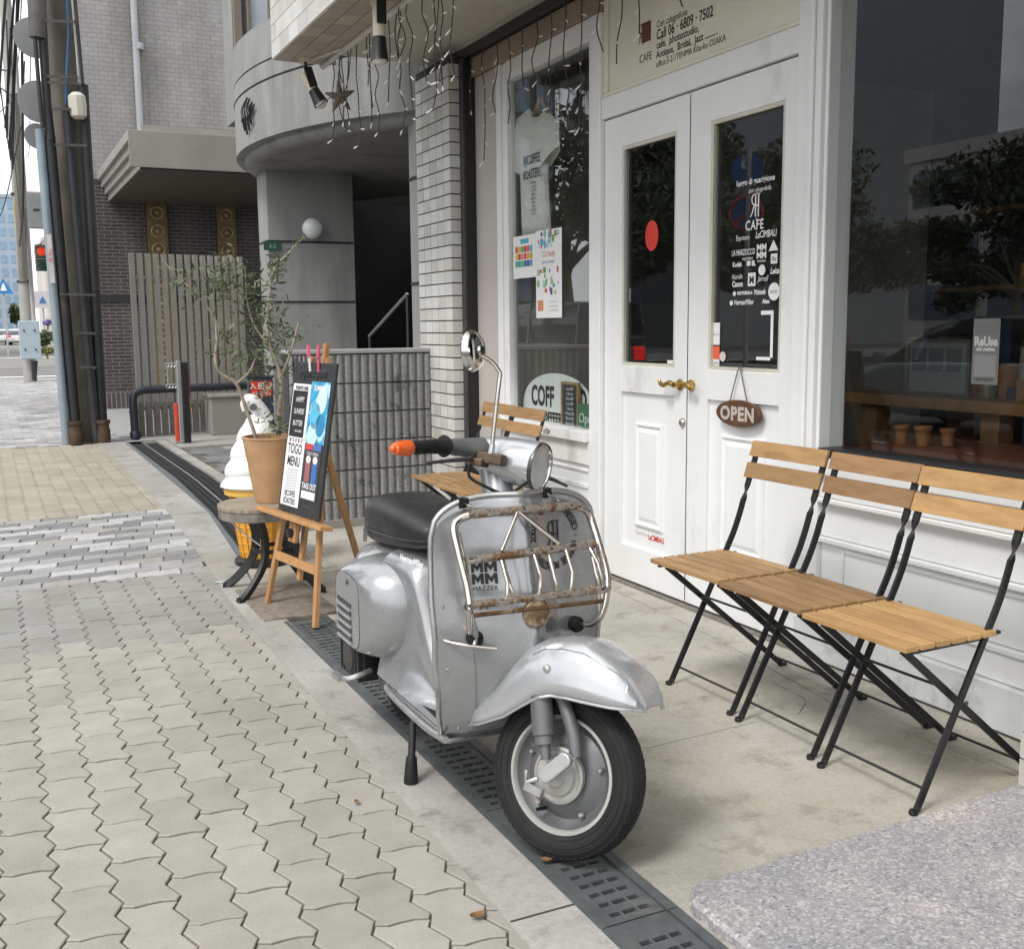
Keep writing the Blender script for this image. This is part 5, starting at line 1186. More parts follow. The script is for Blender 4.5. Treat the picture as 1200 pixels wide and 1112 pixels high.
# local x runs along the board, y to the back, z up; the front leans back
def E(x, y, z): return (x, y + .165 * z, z)
for sg in (-1, 1): MB().bar(E(sg * .265, 0, .0), E(sg * .075, 0, 1.18), .032, .022, (0, 1, 0)).build('front_leg', EW, ez, bev=.002)
MB().bar(E(-.215, -.004, .245), E(.215, -.004, .245), .020, .040, (0, .16, 1)).build('crossbar', EW, ez, bev=.002)
MB().bar(E(-.36, -.050, .455), E(.36, -.050, .455), .062, .020, (0, .16, 1)).build('tray', EW, ez, bev=.002)
MB().bar(E(0, .025, .16), E(0, .025, 1.245), .034, .020, (0, 1, 0)).build('centre_post', EW, ez, bev=.002)
MB().bar(E(-.10, .005, 1.12), E(.10, .005, 1.12), .020, .040, (0, .16, 1)).build('crossbar', EW, ez, bev=.002)
b = MB(); b.bar(E(-.0, -.03, .34), E(.0, -.03, .43), .075, .022, (0, 1, 0)); blk = b.build('clamp_block', EW, ez, bev=.006)
MB().lathe([(.022, 0), (.020, -.018), (.008, -.022)], E(.0, -.042, .385), (0, 1, 0), 14).build('wing_knob', BLKP, ez, smooth=40)
_mw = Matrix.Translation((1.183, 4.81, .004)) @ Matrix.Rotation(math.atan2(-.985, .17), 4, 'Z'); foot = _mw.inverted() @ Vector((1.76, 5.52, .0))
MB().bar((.0, .16, .92), tuple(foot), .030, .020, (1, 0, 0)).build('back_leg', EW, ez, bev=.002)
bd = thing('menu_board', 'black menu board with four posters on the easel tray', 'menu board', (1.183, 4.81, .004), math.atan2(-.985, .17))
XO = .012
def B3(u, v, d=0): return (XO + u, -.030 - d + .165 * (.468 + v) , .468 + v * .986)
b = MB(); b.add([B3(-.215, 0), B3(.215, 0), B3(.215, .70), B3(-.215, .70), B3(-.215, 0, -.016), B3(.215, 0, -.016), B3(.215, .70, -.016), B3(-.215, .70, -.016)], [(0,1,2,3),(4,7,6,5),(0,4,5,1),(1,5,6,2),(2,6,7,3),(3,7,4,0)])
b.build('board', M('board_black', (.028, .030, .034), .7, var=.3, vs=8, bump=.3, bs=20), bd, bev=.004)
def pq(u0, u1, v0, v1, mat, d=.002, nm='print', par=None):
    bb = MB(); bb.add([B3(u0, v0, d), B3(u1, v0, d), B3(u1, v1, d), B3(u0, v1, d)], [(0, 1, 2, 3)]); return bb.build(nm, mat, par or bd, fix=False)
def pt(s, u, v, size, mat, d=.0032, **k): return letters('lettering', s, size, lambda a, c_: B3(u + a, v + c_, d), mat, bd, **k)
WPAP = M('poster_paper', (.80, .81, .82), .5, var=.02); KPAP = M('poster_black', (.025, .025, .028), .5, var=.1)
pt('Hybridtyeen', 0, .635, .062, PRINT_K, sx=.9, bold=.002) ; pt('Hybridtyeen', -.002, .638, .062, M('chalk_grey', (.11, .115, .125), .7), .0026, sx=.9, bold=.003)
pq(-.195, -.005, .345, .60, WPAP, nm='poster'); pq(-.187, -.030, .352, .568, KPAP, .0026); pt("TODAY'S CAKE", -.10, .573, .022, PRINT_K, sx=.9, bold=.001)
for k, s in enumerate(('HAPPY', 'SUNRISE', 'BUTTER')): pt(s, -.105, .515 - k*.055, .036, PRINT_W, shear=.2, sx=.8)
pt('drink 600', -.09, .375, .018, PRINT_W)
BLUEP = M('poster_blue', (.05, .33, .55), .45, var=.5, vs=14, dirt=((.45, .70, .80), .5, .58, 12, (1, 1, 1)))
pq(-.003, .190, .335, .615, BLUEP, .0022, 'poster')
for cx_, cz_, r_, c_ in ((.07, .46, .052, (.10, .45, .66)), (.12, .53, .05, (.55, .78, .86)), (.06, .375, .05, (.5, .75, .84)), (.13, .42, .045, (.03, .22, .42))):
    bb = MB(); bb.add([B3(cx_ + r_ * math.cos(a), min(.612, cz_ + r_ * math.sin(a) * 1.15), .0028) for a in [2*math.pi*k/18 for k in range(18)]], [tuple(range(18))]); bb.build('print', pm(c_), bd, fix=False)
pt('SUMMER', .09, .575, .034, PRINT_W, sx=.9, bold=.001)
pq(-.195, .000, .03, .343, WPAP, .0023, 'poster'); pt('TOGO', -.10, .275, .066, M('print_dark', (.06, .06, .065), .6), bold=.0012, sx=.78); pt('MENU', -.10, .218, .062, PRINT_K, bold=.0012, sx=.80)
for k in range(8): pt('blend latte mocha 450', -.10, .195 - k * .0125, .013, pm((.35, .36, .38)), sx=.95)
pt('RJCOFFEE', -.10, .075, .038, PRINT_K, bold=.0006, sx=.72); pt('ROASTERS', -.10, .04, .038, PRINT_K, bold=.0006, sx=.72)
for k in range(5): 
    bb = MB(); bb.add([B3(-.16 + k*.03 + .008 * math.cos(a), .335 + .008 * math.sin(a), .003) for a in [2*math.pi*q/10 for q in range(10)]], [tuple(range(10))]); bb.build('print', pm(((.05, .05, .06), (.6, .1, .08), (.1, .2, .4))[k % 3]), bd, fix=False)
pq(.004, .175, .075, .335, M('poster_dark', (.05, .05, .06), .5, var=.1), .0024, 'poster'); pq(.008, .085, .305, .333, pm((.55, .06, .06)), .003); pq(.088, .172, .305, .333, pm((.08, .16, .42)), .003)
pt('COLD DRINK', .09, .283, .020, PRINT_W, .0034); pq(.03, .080, .16, .272, pm((.32, .12, .12)), .003); pq(.10, .150, .15, .262, pm((.05, .15, .42)), .003)
for u in (.055, .125):
    bb = MB(); bb.add([B3(u + .024 * math.cos(a), .262 + .018 * math.sin(a), .0036) for a in [2*math.pi*q/14 for q in range(14)]], [tuple(range(14))]); bb.build('print', pm((.80, .68, .62)), bd, fix=False)
pt('TAKE OUT', .09, .128, .038, PRINT_W, .0034, bold=.0008, sx=.8); pq(.02, .16, .083, .118, WPAP, .003)
pt('espresso', .09, .045, .02, MATS['chalk_grey']); 
PINK = M('pink_plastic', (.72, .12, .20), .45)
for u, tl_, lb in ((-.03, -.25, 'pink clothes peg clipped on the menu board, left of the easel post'), (.055, .18, 'pink clothes peg clipped on the menu board, right of the easel post')):
    pg = thing('clothes_peg', lb, 'peg', Vector(_mw @ Vector(B3(u, .69, .004))), math.atan2(-.985, .17), 'pegs on the menu board')
    MB().bar((0, -.006, -.03), (tl_ * .06, -.002, .085), .012, .006, (0, 1, 0)).build('jaws', PINK if u > 0 else M('peg_white', (.75, .73, .70), .5), pg)
    MB().bar((tl_ * .03, -.008, .035), (tl_ * .066, -.005, .09), .015, .008, (0, 1, 0)).build('tip', PINK, pg)

# ================================================================== STOOL, POT, OLIVE TREE, SOFT-SERVE FIGURE
st = thing('stool', 'low iron legged stool with grey weathered plank top under the olive pot', 'stool', (1.26, 5.34, .002))
pts = [(-.10, -.21), (.17, -.21), (.20, -.18), (.20, .18), (.17, .21), (-.10, .21)] + [(-.10 - .185 * math.sin(a), .21 * math.cos(a)) for a in [math.pi * k / 14 for k in range(1, 14)]]
MB().prism(pts, lambda u, v, h: (u, v, h), .432, .455).build('top', M('weathered_plank', (.27, .225, .17), .8, var=.3, vs=7, bump=.5, bs=30, stretch=(1, 8, 1)), st, bev=.004)
pts2 = [(u * .985, v * .985) for u, v in pts]
MB().prism(pts2, lambda u, v, h: (u, v, h), .385, .4315).build('rim', M('weathered_rim', (.20, .185, .16), .75, var=.35, vs=16, bump=.4), st, bev=.004)
IRN = M('cast_iron', (.022, .022, .023), .45, .2, .2, 14)
for sx_, sy_ in ((-1, -1), (-1, 1), (1, -1), (1, 1)):
    fx, fy = (-.20, sy_ * .165) if sx_ < 0 else (.16, sy_ * .155)
    b = MB(); p = smooth_path([(fx * .55, fy * .75, .384), (fx * .42, fy * .62, .28), (fx * .50, fy * .70, .16), (fx * .85, fy * .92, .06), (fx * 1.12, fy * 1.08, .012), (fx * 1.22, fy * 1.12, .010)], 5)
    for a, c_ in zip(p, p[1:]): b.bar(a, c_ + (c_ - a) * .15, .022, .038, (fx, fy, 0))
    b.build('leg', IRN, st)
MB().tube([(.115 * math.cos(2*math.pi*k/20), .105 * math.sin(2*math.pi*k/20), .215) for k in range(20)], .011, 8, closed=True).build('ring', IRN, st, smooth=50)
MB().tube(smooth_path([(-.24, .02, .385), (-.17, -.03, .31), (-.09, -.08, .24)], 4), .004, 6).build('wire_loop', M('galvanised', (.42, .42, .42), .4, .7), st)
pot = thing('olive_pot', 'tapered terracotta pot standing on the stool', 'pot', (1.255, 5.35, .457))
MB().lathe([(0, 0), (.088, 0), (.092, .004), (.142, .318), (.146, .322), (.146, .33), (.132, .33), (.130, .30), (.0, .295)], (0, 0, 0), (0, 0, 1), 40, caps=False).build('pot', M('terracotta', (.44, .26, .135), .8, var=.12, vs=10, bump=.2, bs=60, dirt=((.50, .38, .26), .55, .8, 5, (1, 1, 1))), pot, smooth=35)
MB().lathe([(.128, .302), (.08, .308), (.0, .306)], (0, 0, 0), (0, 0, 1), 24, caps=False).build('soil', M('soil', (.06, .045, .03), .95, var=.4, vs=60, bump=.8), pot)
BARK = M('olive_bark', (.33, .28, .22), .85, var=.3, vs=18, bump=.5, bs=50); LEAF = piece_mat('olive_leaf', [(0, (.05, .075, .03)), (.5, (.10, .14, .055)), (1, (.20, .245, .14))], .5, True, .15, 20)
ol = thing('olive_tree', 'young olive tree with two bare grey stems in the terracotta pot', 'tree', (1.255, 5.35, .757))
def O3(px, py, dy=0.): p_ = on_y(px, py, 5.35 + dy); return p_ - Vector((1.255, 5.35, .757))
stems = [([(.0 - .07, .0, -.02), O3(298, 508), O3(288, 478), O3(277, 450), O3(258, 437), O3(252, 418), O3(256, 385, .03), O3(243, 360, .03), O3(226, 340), O3(221, 318, -.03)], .0105, .004),
         ([O3(277, 450), O3(292, 436, -.03), O3(300, 418, -.04)], .007, .003), ([O3(254, 400), O3(252, 372, .05), O3(248, 345, .08)], .0055, .0025), ([O3(226, 340), O3(205, 322, .02), O3(190, 303, .03)], .004, .002),
         ([O3(326, 510, -.02), O3(327, 480, -.02), O3(330, 455, -.02), O3(326, 430, -.02), O3(316, 405), O3(314, 375), O3(316, 345), O3(322, 315), O3(338, 297), O3(345, 288)], .013, .003),
         ([O3(330, 440, -.02), O3(340, 415, -.05), O3(350, 378, -.06)], .0075, .005), ([O3(320, 410), O3(300, 385, .04), O3(290, 355, .06), O3(287, 312, .07)], .006, .002), ([O3(322, 315), O3(330, 305), O3(356, 278)], .003, .0015), ([O3(316, 400), O3(330, 370, .05), O3(332, 340, .06)], .005, .002), ([O3(327, 470), O3(312, 450, -.05), O3(306, 470, -.08)], .004, .002)]
b = MB()
for p_, r0, r1 in stems:
    q = smooth_path(p_, 5); b.tube(q, [r0 + (r1 - r0) * k / len(q) for k in range(len(q))], 8)
b.build('trunk', BARK, ol, smooth=50)
b = MB(); rl = random.Random(5)
def spray(path, n, spread, ln=.042):
    for k in range(n):
        f = rl.random() * (len(path) - 1); i = int(f); base = Vector(path[i]).lerp(Vector(path[min(i + 1, len(path) - 1)]), f - i) + Vector((rl.gauss(0, spread), rl.gauss(0, spread), rl.gauss(0, spread)))
        d = Vector((rl.gauss(0, 1), rl.gauss(0, 1), rl.gauss(.35, .8))).normalized(); s_ = d.cross(Vector((rl.gauss(0, 1), rl.gauss(0, 1), rl.gauss(0, 1)))).normalized()
        L = ln * rl.uniform(.7, 1.3); w_ = L * .13; bend = d.cross(s_) * L * .08
        b.add([base, base + d * L * .35 + s_ * w_ + bend, base + d * L * .75 + s_ * w_ * .7 + bend, base + d * L, base + d * L * .75 - s_ * w_ * .7 + bend, base + d * L * .35 - s_ * w_ + bend], [(0, 1, 2, 5), (5, 2, 4), (2, 3, 4)])
spray([O3(222, 345), O3(212, 330), O3(222, 320)], 52, .030); spray([O3(248, 350, .05), O3(255, 330, .05), O3(270, 322, .05), O3(262, 310, .05)], 110, .045); spray([O3(240, 325), O3(262, 340)], 46, .035)
spray([O3(268, 410), O3(262, 390), O3(275, 430)], 63, .045); spray([O3(290, 430, -.03), O3(300, 415, -.03), O3(285, 410)], 52, .04)
spray([O3(318, 345), O3(322, 315), O3(335, 300)], 87, .022); spray([O3(316, 390), O3(316, 360), O3(300, 370, .05)], 115, .045); spray([O3(290, 370, .06), O3(288, 330, .06), O3(300, 350, .05)], 98, .038)
spray([O3(300, 400, .03), O3(330, 400), O3(340, 380, -.04)], 98, .045); spray([O3(300, 430), O3(318, 425), O3(338, 430, .03)], 75, .042); spray([O3(330, 478, -.05), O3(310, 492, -.06), O3(335, 500, -.05), O3(318, 505, -.08)], 75, .022, .036); spray([O3(345, 288), O3(358, 276)], 14, .008, .03); spray([O3(300, 455, -.04), O3(322, 460, -.05)], 28, .03)
b.build('crown', LEAF, ol, fix=False)
ic = thing('soft_serve_figure', 'giant soft-serve ice cream figure with orange waffle cone behind the stool', 'figure', (1.335, 6.02, .0))
WPL = M('soft_white', (.80, .80, .79), .35, var=.02, coat=.2)
prof = []
rows = []
for i in range(97):                                   # a continuous swirl, narrowing upwards
    t_ = i / 96; ang = t_ * 2 * math.pi * 4.25
zz_ = []
def swr(z, a):
    t_ = (z - .45) / .40; base = .185 * max(0, 1 - t_) ** .62 + .018
    ph = (t_ * 4.0 - a / (2 * math.pi)) % 1.0
    return base * (1 + .115 * (abs(math.sin(ph * math.pi)) ** .7) - .05)
for i in range(61):
    z = .45 + .40 * i / 60; rows.append([(swr(z, 2*math.pi*k/36) * math.cos(2*math.pi*k/36), swr(z, 2*math.pi*k/36) * math.sin(2*math.pi*k/36), z) for k in range(36)])
MB().grid(rows, close_u=True, caps=True).build('swirl', WPL, ic, smooth=60)
MB().tube(smooth_path([(.05, .0, .80), (.01, 0, .875), (-.035, 0, .925), (-.06, 0, .905), (-.055, 0, .87)], 5), [.05, .049, .048, .047, .046, .045, .044, .043, .042, .040, .038, .036, .034, .032, .030, .029, .028, .027, .026, .026, .026], 14).build('tip', WPL, ic, smooth=60)
b = MB(); q = on_y(297, 477, 5.975) - Vector((1.335, 6.02, 0)); b.lathe([(.0, 0), (.020, 0), (.020, .012)], q, (-.35, -1, 0), 16); b.build('tip_hole', M('hole_grey', (.10, .10, .11), .7), ic)
WAF = M('waffle_orange', (.72, .36, .045), .45, var=.1, vs=9); RIMO = M('cone_rim', (.75, .46, .10), .4, var=.06)
b = MB(); b.lathe([(.150, .385), (.195, .405), (.198, .425), (.190, .45), (.150, .455)], (0, 0, 0), (0, 0, 1), 36); b.build('cone_rim', RIMO, ic, smooth=40)
b = MB(); b.lathe([(.115, .045), (.165, .385)], (0, 0, 0), (0, 0, 1), 36, caps=False)
for k in range(18):
    a = 2 * math.pi * k / 18; c_ = Vector((math.cos(a), math.sin(a), 0)); b.bar(c_ * .116 + Vector((0, 0, .045)), c_ * .166 + Vector((0, 0, .385)), .008, .012, tuple(c_))
for k in range(7):
    z = .08 + k * .048; b.tube([((.1145 + .147 * (z - .045) + .002) * math.cos(2*math.pi*q/30), (.1145 + .147 * (z - .045) + .002) * math.sin(2*math.pi*q/30), z) for q in range(30)], .004, 6, closed=True)
b.build('waffle_cone', WAF, ic, smooth=30)
MB().lathe([(.0, 0), (.155, 0), (.155, .03), (.12, .045), (.0, .045)], (0, 0, 0), (0, 0, 1), 30).build('base', BLKP, ic, smooth=40)

# ================================================================== LAMPS AND LIGHTS UNDER THE OVERHANG
CRM = M('cream_lamp', (.66, .60, .47), .5, var=.08)
def spot(name, label, root, d, l1=.15, l2=.13, arm=.10):
    t_ = thing(name, label, 'lamp', root)
    MB().lathe([(.045, 0), (.045, -.02), (.0, -.022)], (0, 0, 0), (0, 0, 1), 18).build('ceiling_plate', CRM, t_, smooth=40)
    MB().tube([(0, 0, -.02), (.0, 0, -arm)], .010, 8).build('arm', BLKP, t_)
    d = Vector(d).normalized(); c_ = Vector((0, 0, -arm))
    MB().lathe([(.0, -.02), (.030, -.018), (.034, 0), (.034, l1)], c_, d, 20).build('lamp_body', CRM, t_, smooth=40)
    MB().lathe([(.035, l1), (.036, l1 + .02), (.046, l1 + l2), (.048, l1 + l2 + .008), (.043, l1 + l2 + .008), (.04, l1 + l2 - .01)], c_, d, 20).build('shade', BLKP, t_, smooth=40)
    MB().lathe([(.042, l1 + l2), (.036, l1 + l2 + .018), (.02, l1 + l2 + .03), (0, l1 + l2 + .033)], c_, d, 20, caps=False).build('bulb', M('frosted_bulb', (.62, .60, .54), .3, coat=.4), t_, smooth=60)
    MB().bar(c_ + Vector((.0, -.04, .05)), c_ + d * .08 + Vector((0, -.04, 0)), .05, .012, (0, 1, 0)).build('bracket', BLKP, t_)
spot('spot_lamp', 'cream and black spot lamp pointing down under the tiled overhang', (1.95, 5.55, 2.99), (-.02, -.02, -1), .14, .11, .04)
spot('spot_lamp', 'cream spot lamp aimed sideways at the outer corner of the overhang', (1.93, 6.90, 2.995), (.26, -.25, -.62), .10, .09, .11)
sl = thing('string_lights', 'icicle string of small white lights hanging from the overhang', 'string lights', (0, 0, 0))
WIRE = M('light_wire', (.05, .045, .04), .6); BULB = M('led_cap', (.80, .79, .74), .3, var=.02)
def hang(top, L, rnd):
    p = [Vector(top)]; n_ = max(3, int(L / .10))
    for k in range(1, n_ + 1): p.append(Vector(top) + Vector((rnd.gauss(0, .010), rnd.gauss(0, .018), -L * k / n_)))
    MB().tube(smooth_path(p, 3), .0034, 5).build('strand', WIRE, sl)
    bb = MB()
    for q in p[1:]:
        d = Vector((rnd.uniform(-.5, .2), rnd.choice((-1, 1)) * rnd.uniform(.6, 1), rnd.uniform(-.8, -.1))).normalized(); bb.tube([q, q + d * .022], .0022, 5); bb.tube([q + d * .018, q + d * .048], .0046, 6)
    bb.build('bulbs', BULB, sl)['kind'] = 'stuff'
rd = random.Random(11); main = []
# along the front of the soffit, then along the shop beam
for k, y in enumerate([6.92 - i * .105 for i in range(20)]):
    x = 2.10 + .03 * math.sin(k * 1.3); top = (x, y, 3.035 - .02 * abs(math.sin(k))); main.append(top); hang(top, rd.choice((.30, .46, .62, .52)), rd)
MB().tube(smooth_path(main, 3), .003, 5).build('main_wire', WIRE, sl)
main = []
for k, y in enumerate([6.62 - i * .17 for i in range(19)]):
    top = (2.80, y, 2.985 - .015 * abs(math.sin(k * 1.7))); main.append(top)
    hang(top, rd.choice((.34, .50, .66, .42)) if y > 4.4 else rd.choice((.12, .22, .3)), rd)
MB().tube(smooth_path(main, 3), .003, 5).build('main_wire', WIRE, sl)
sr = thing('star_ornament', 'dried twig star hanging from the overhang by the spot lamp', 'ornament', (2.06, 6.62, 2.72))
b = MB()
for k in range(5):
    a = 2 * math.pi * k / 5 + .4; b.tube([(0, 0, 0), (.055 * math.cos(a), -.02 * math.cos(a), .062 * math.sin(a)), (.088 * math.cos(a), -.03 * math.cos(a), .10 * math.sin(a))], [.026, .016, .004], 8)
b.build('star', M('dried_star', (.13, .11, .085), .9, var=.4, vs=40, bump=.8, bs=60), sr); MB().tube([(0, 0, .02), (0.01, .01, .30)], .003, 5).build('cord', WIRE, sr)
MB().tube(smooth_path([(-.10, .12, -.04), (-.05, .06, .0), (0, 0, 0), (.03, -.07, .08), (.03, -.16, .27)], 4), .003, 5).build('wire', WIRE, sr)

# ================================================================== CONCRETE BUILDING NEXT DOOR
CB = M('fair_concrete', (.30, .30, .292), .8, var=.10, vs=1.6, bump=.25, bs=40, dirt=((.185, .185, .178), .50, .72, 3.0, (1, 1, .14)))
CB2 = M('fair_concrete_under', (.29, .275, .245), .85, var=.08, vs=1.5, bump=.2, bs=40)
GRV = M('groove', (.035, .035, .035), .9)
cbd = thing('concrete_building', 'grey concrete building with a rounded canopy over its dark entrance', 'building', (0, 0, 0))
CC, CRD, CZ = (5.22, 9.32), 3.16, 2.78
a0, a1 = math.atan2(7.17 - CC[1], 2.86 - CC[0]), math.atan2(12.15 - CC[1], 3.9 - CC[0]) + 2 * math.pi
if a0 < 0: a0 += 2 * math.pi
if a1 > 2 * math.pi: a1 -= 2 * math.pi
A_ = [a1 + (a0 - a1) * k / 48 for k in range(49)]
def cring(r, z): return [(CC[0] + r * math.cos(a), CC[1] + r * math.sin(a), z) for a in A_]
b = MB(); b.grid([cring(CRD, CZ + .035), cring(CRD, CZ + .46), cring(CRD - .012, CZ + .462), cring(CRD - .012, CZ + .474), cring(CRD + .004, CZ + .476), cring(CRD + .004, CZ + .60), cring(CRD - .012, CZ + .602), cring(CRD - .012, CZ + .614), cring(CRD + .002, CZ + .616), cring(CRD + .002, CZ + .90), cring(CRD - .25, CZ + .98)])
b.grid([cring(CRD, CZ + .035), cring(CRD - .07, CZ + .035), cring(CRD - .07, CZ + .0), cring(CRD - .10, CZ - .03), cring(CRD - .18, CZ - .045), cring(CRD - .20, CZ - .035), cring(.6, CZ - .035)]); b.build('canopy', CB, cbd, smooth=40)
for dz in (.468, .608): MB().tube(cring(CRD - .006, CZ + dz), .007, 6).build('groove', GRV, cbd)
# crest on the canopy
q = [a for a in A_]; ac = math.atan2(on_z(281, 145, CZ + .3).y - CC[1], on_z(281, 145, CZ + .3).x - CC[0])
b = MB()
for k, (du, z0, z1) in enumerate([(-.10, .16, .38), (-.03, .12, .40), (.04, .14, .38), (.10, .18, .34)]):
    aa = a1 + .0 + (R(178) - a1) if False else R(184) + du * .30
    c_ = Vector((CC[0] + (CRD + .015) * math.cos(aa), CC[1] + (CRD + .015) * math.sin(aa), 0)); b.tube(smooth_path([c_ + Vector((0, .03, CZ + z0)), c_ + Vector((-.03, -.03, CZ + z0 * .6 + z1 * .4)), c_ + Vector((-.02, .03, CZ + z0 * .3 + z1 * .7)), c_ + Vector((0, -.02, CZ + z1))], 4), .009, 6)
    b.tube([c_ + Vector((0, -.09, CZ + (z0 + z1) / 2 + .05)), c_ + Vector((-.01, .09, CZ + (z0 + z1) / 2 - .03))], .008, 6)
b.build('crest', M('crest_iron', (.05, .052, .06), .5, .4), cbd, smooth=40)
# pier and walls
def cwall(name, x0, x1, y0, y1, z0, z1, mat=None): return MB().box(x0, x1, y0, y1, z0, z1).build(name, mat or CB, cbd, bev=.01)
PX0, PY0 = 2.385, 10.0
MB().prism([(PX0, PY0), (3.21, PY0), (3.21, 12.2), (3.0, 12.2), (2.86, 11.6), (2.66, 11.1), (2.50, 10.72), (2.40, 10.40)], lambda u, v, h: (u, v, h), 0, CZ - .02).build('pier', CB, cbd, bev=.012)
for z in (.95, 1.55, 2.10): MB().box(PX0 - .004, 3.20, PY0 - .005, PY0 + .01, z, z + .02).bar((PX0 + .001, PY0 + .012, z + .01), (2.404, 10.40, z + .01), .012, .02).bar((2.404, 10.40, z + .01), (2.504, 10.72, z + .01), .012, .02).build('groove', GRV, cbd)
cwall('near_pier', 2.83, 3.25, 7.06, 7.5, 0, 3.1)
for z in (1.62, 2.36): MB().box(2.822, 2.84, 7.06, 7.49, z, z + .02).build('groove', GRV, cbd)
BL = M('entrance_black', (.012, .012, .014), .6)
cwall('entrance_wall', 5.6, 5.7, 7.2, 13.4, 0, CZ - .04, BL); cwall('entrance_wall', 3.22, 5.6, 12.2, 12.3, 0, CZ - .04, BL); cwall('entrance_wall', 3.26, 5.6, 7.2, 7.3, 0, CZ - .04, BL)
cwall('upper_wall', 2.95, 6, 7.06, 13.4, 3.78, 7.5, CB)
# glazed upper window with curtain
w0 = on_y(273, 20, 9.75); wx = thing('upper_window', 'brown framed window with pale curtain above the rounded canopy', 'window', (w0.x, 9.75, CZ + .93))
for a, c_ in ((0, .07), (.115, .14), (.30, .33), (.50, .57)): MB().box(a, c_, -.03, .03, 0, 2.6).build('frame', M('bronze_frame', (.24, .205, .15), .5, .2), wx, bev=.004)
MB().box(.14, .30, .004, .010, 0, 2.6).build('window_pane', M('curtain_glass', (.55, .62, .68), .12, coat=.6), wx); MB().box(.33, .50, .004, .010, 0, 2.6).build('window_pane', M('dark_pane', (.12, .13, .15), .1, coat=.6), wx)
MB().box(.07, .115, .004, .010, 0, 2.6).build('window_pane', MATS['dark_pane'], wx); MB().box(0, .57, .012, .05, 0, 2.6).build('backing', MATS['bronze_frame'], wx)
MB().tube([(.045, -.045, .55), (.045, -.055, .62), (.075, -.05, .66)], .010, 8).build('handle', BLKP, wx)
MB().box(w0.x + .58, 6, 9.75, 13.0, CZ + .85, 7.5).build('upper_bay', CB, cbd)
# handrail inside the entrance
hr = thing('handrail', 'steel stair handrail in the dark concrete entrance', 'handrail', (0, 0, 0))
pa, pb = on_y(433, 394, 9.2), on_y(477, 345, 8.4)
MB().tube([pa, pb], .016, 8).build('rail', M('steel_rail', (.45, .45, .45), .3, .9), hr, smooth=50)
MB().tube([(pa.x, pa.y, 0), pa], .013, 8).build('post', M('dark_steel', (.08, .08, .085), .4, .7), hr)
MB().tube([(pb.x, pb.y, 0), pb], .013, 8).build('post', MATS['dark_steel'], hr)
# low wall of ribbed concrete blocks
RB = piece_mat('ribbed_block', [(0, (.25, .25, .245)), (1, (.325, .325, .32))], .9, False, .25, 45, .9, 70, speck=((.09, .09, .09), .57))
rwl = thing('block_wall', 'low grey wall of ribbed concrete blocks beside the white tiled pillar', 'wall', (1.74, 6.86, 0))
MB().box(0, .985, .03, .16, 0, 1.145).build('core', GROUT if 'GROUT' in globals() else GRV, rwl)
b = MB(); b.box(0, .388, .008, .06, 0, .186)
for k in range(7):
    x = .004 + k * .0555; b.prism([(x, .008), (x + .005, -.008), (x + .014, -.012), (x + .028, -.011), (x + .038, -.007), (x + .043, .008)], lambda u, v, h: (u, v, h), .003, .183)
bm_ = b.mesh('block', RB)
for r_ in range(6):
    x = -.2 if r_ % 2 else 0.; x = 0.
    for k in range(2): inst('block', bm_, rwl, (.005 + k * .393 + .195, 0, .0 + r_ * .1915), (0, 0, 0))
    inst('block', bm_, rwl, (.005, 0, r_ * .1915), (0, 0, 0), (.49, 1, 1))
MB().box(-.01, .99, -.012, .17, 1.150, 1.178).build('coping', M('coping', (.33, .33, .325), .8, var=.12), rwl, bev=.006)
MB().box(-.012, .99, -.03, .02, 0, .055).build('footing', CB2, rwl)
# globe lamp on an arm from the concrete pier
gl = thing('globe_lamp', 'round white globe lamp on the shaded concrete wall', 'lamp', on_y(366, 268, 9.88))
MB().ball((0, 0, 0), .094, 28, 18).build('globe', M('opal_globe', (.80, .82, .84), .25, var=.02, coat=.4), gl, smooth=80)
MB().lathe([(.05, .07), (.055, .115), (.03, .118)], (0, 0, 0), (0, 1, 0), 18).build('base', DKGREY, gl, smooth=40)
ap_ = thing('address_plate', 'small dark green address plate on the concrete wall by the olive', 'plate', on_y(322, 289, PY0 - .03))
MB().box(-.10, .06, 0, .012, -.035, .045).build('plate', M('plate_green', (.02, .09, .05), .5), ap_); letters('lettering', '3-2', .05, lambda u, v: (u - .02, -.002, v - .015), M('plate_letter', (.4, .5, .45), .5), ap_)

# ================================================================== TILED BUILDING BEYOND
GT = brick_mat('grey_tile', (.285, .275, .27), (.325, .315, .31), (.19, .185, .18), .15, .072, .005, .55, mapping='xz', bump=.4)
GTy = brick_mat('grey_tile_side', (.30, .29, .285), (.345, .335, .33), (.16, .155, .15), .235, .075, .006, .55, mapping='yz', bump=.4)
DB = brick_mat('dark_brick', (.055, .046, .046), (.085, .07, .068), (.215, .20, .185), .21, .060, .007, .55, mapping='xz', bump=.5)
tb = thing('tiled_building', 'grey tiled building with stepped concrete canopy and dark brick entrance', 'building', (0, 0, 0))
MB().box(1.55, 12, 19.200, 26, 3.76, 22).build('wall', GT, tb)
MB().box(1.62, 12, 19.220, 25, 0, 3.75).build('brick_wall', DB, tb)
MB().box(1.615, 12.1, 19.195, 19.218, 1.78, 1.90).build('dark_band', GRV, tb); MB().box(1.615, 4.6, 19.180, 19.215, 0.0, .28).build('plinth', brick_mat('plinth_brick', (.085, .07, .068), (.115, .095, .09), (.30, .275, .255), .075, .28, .009, .55), tb)
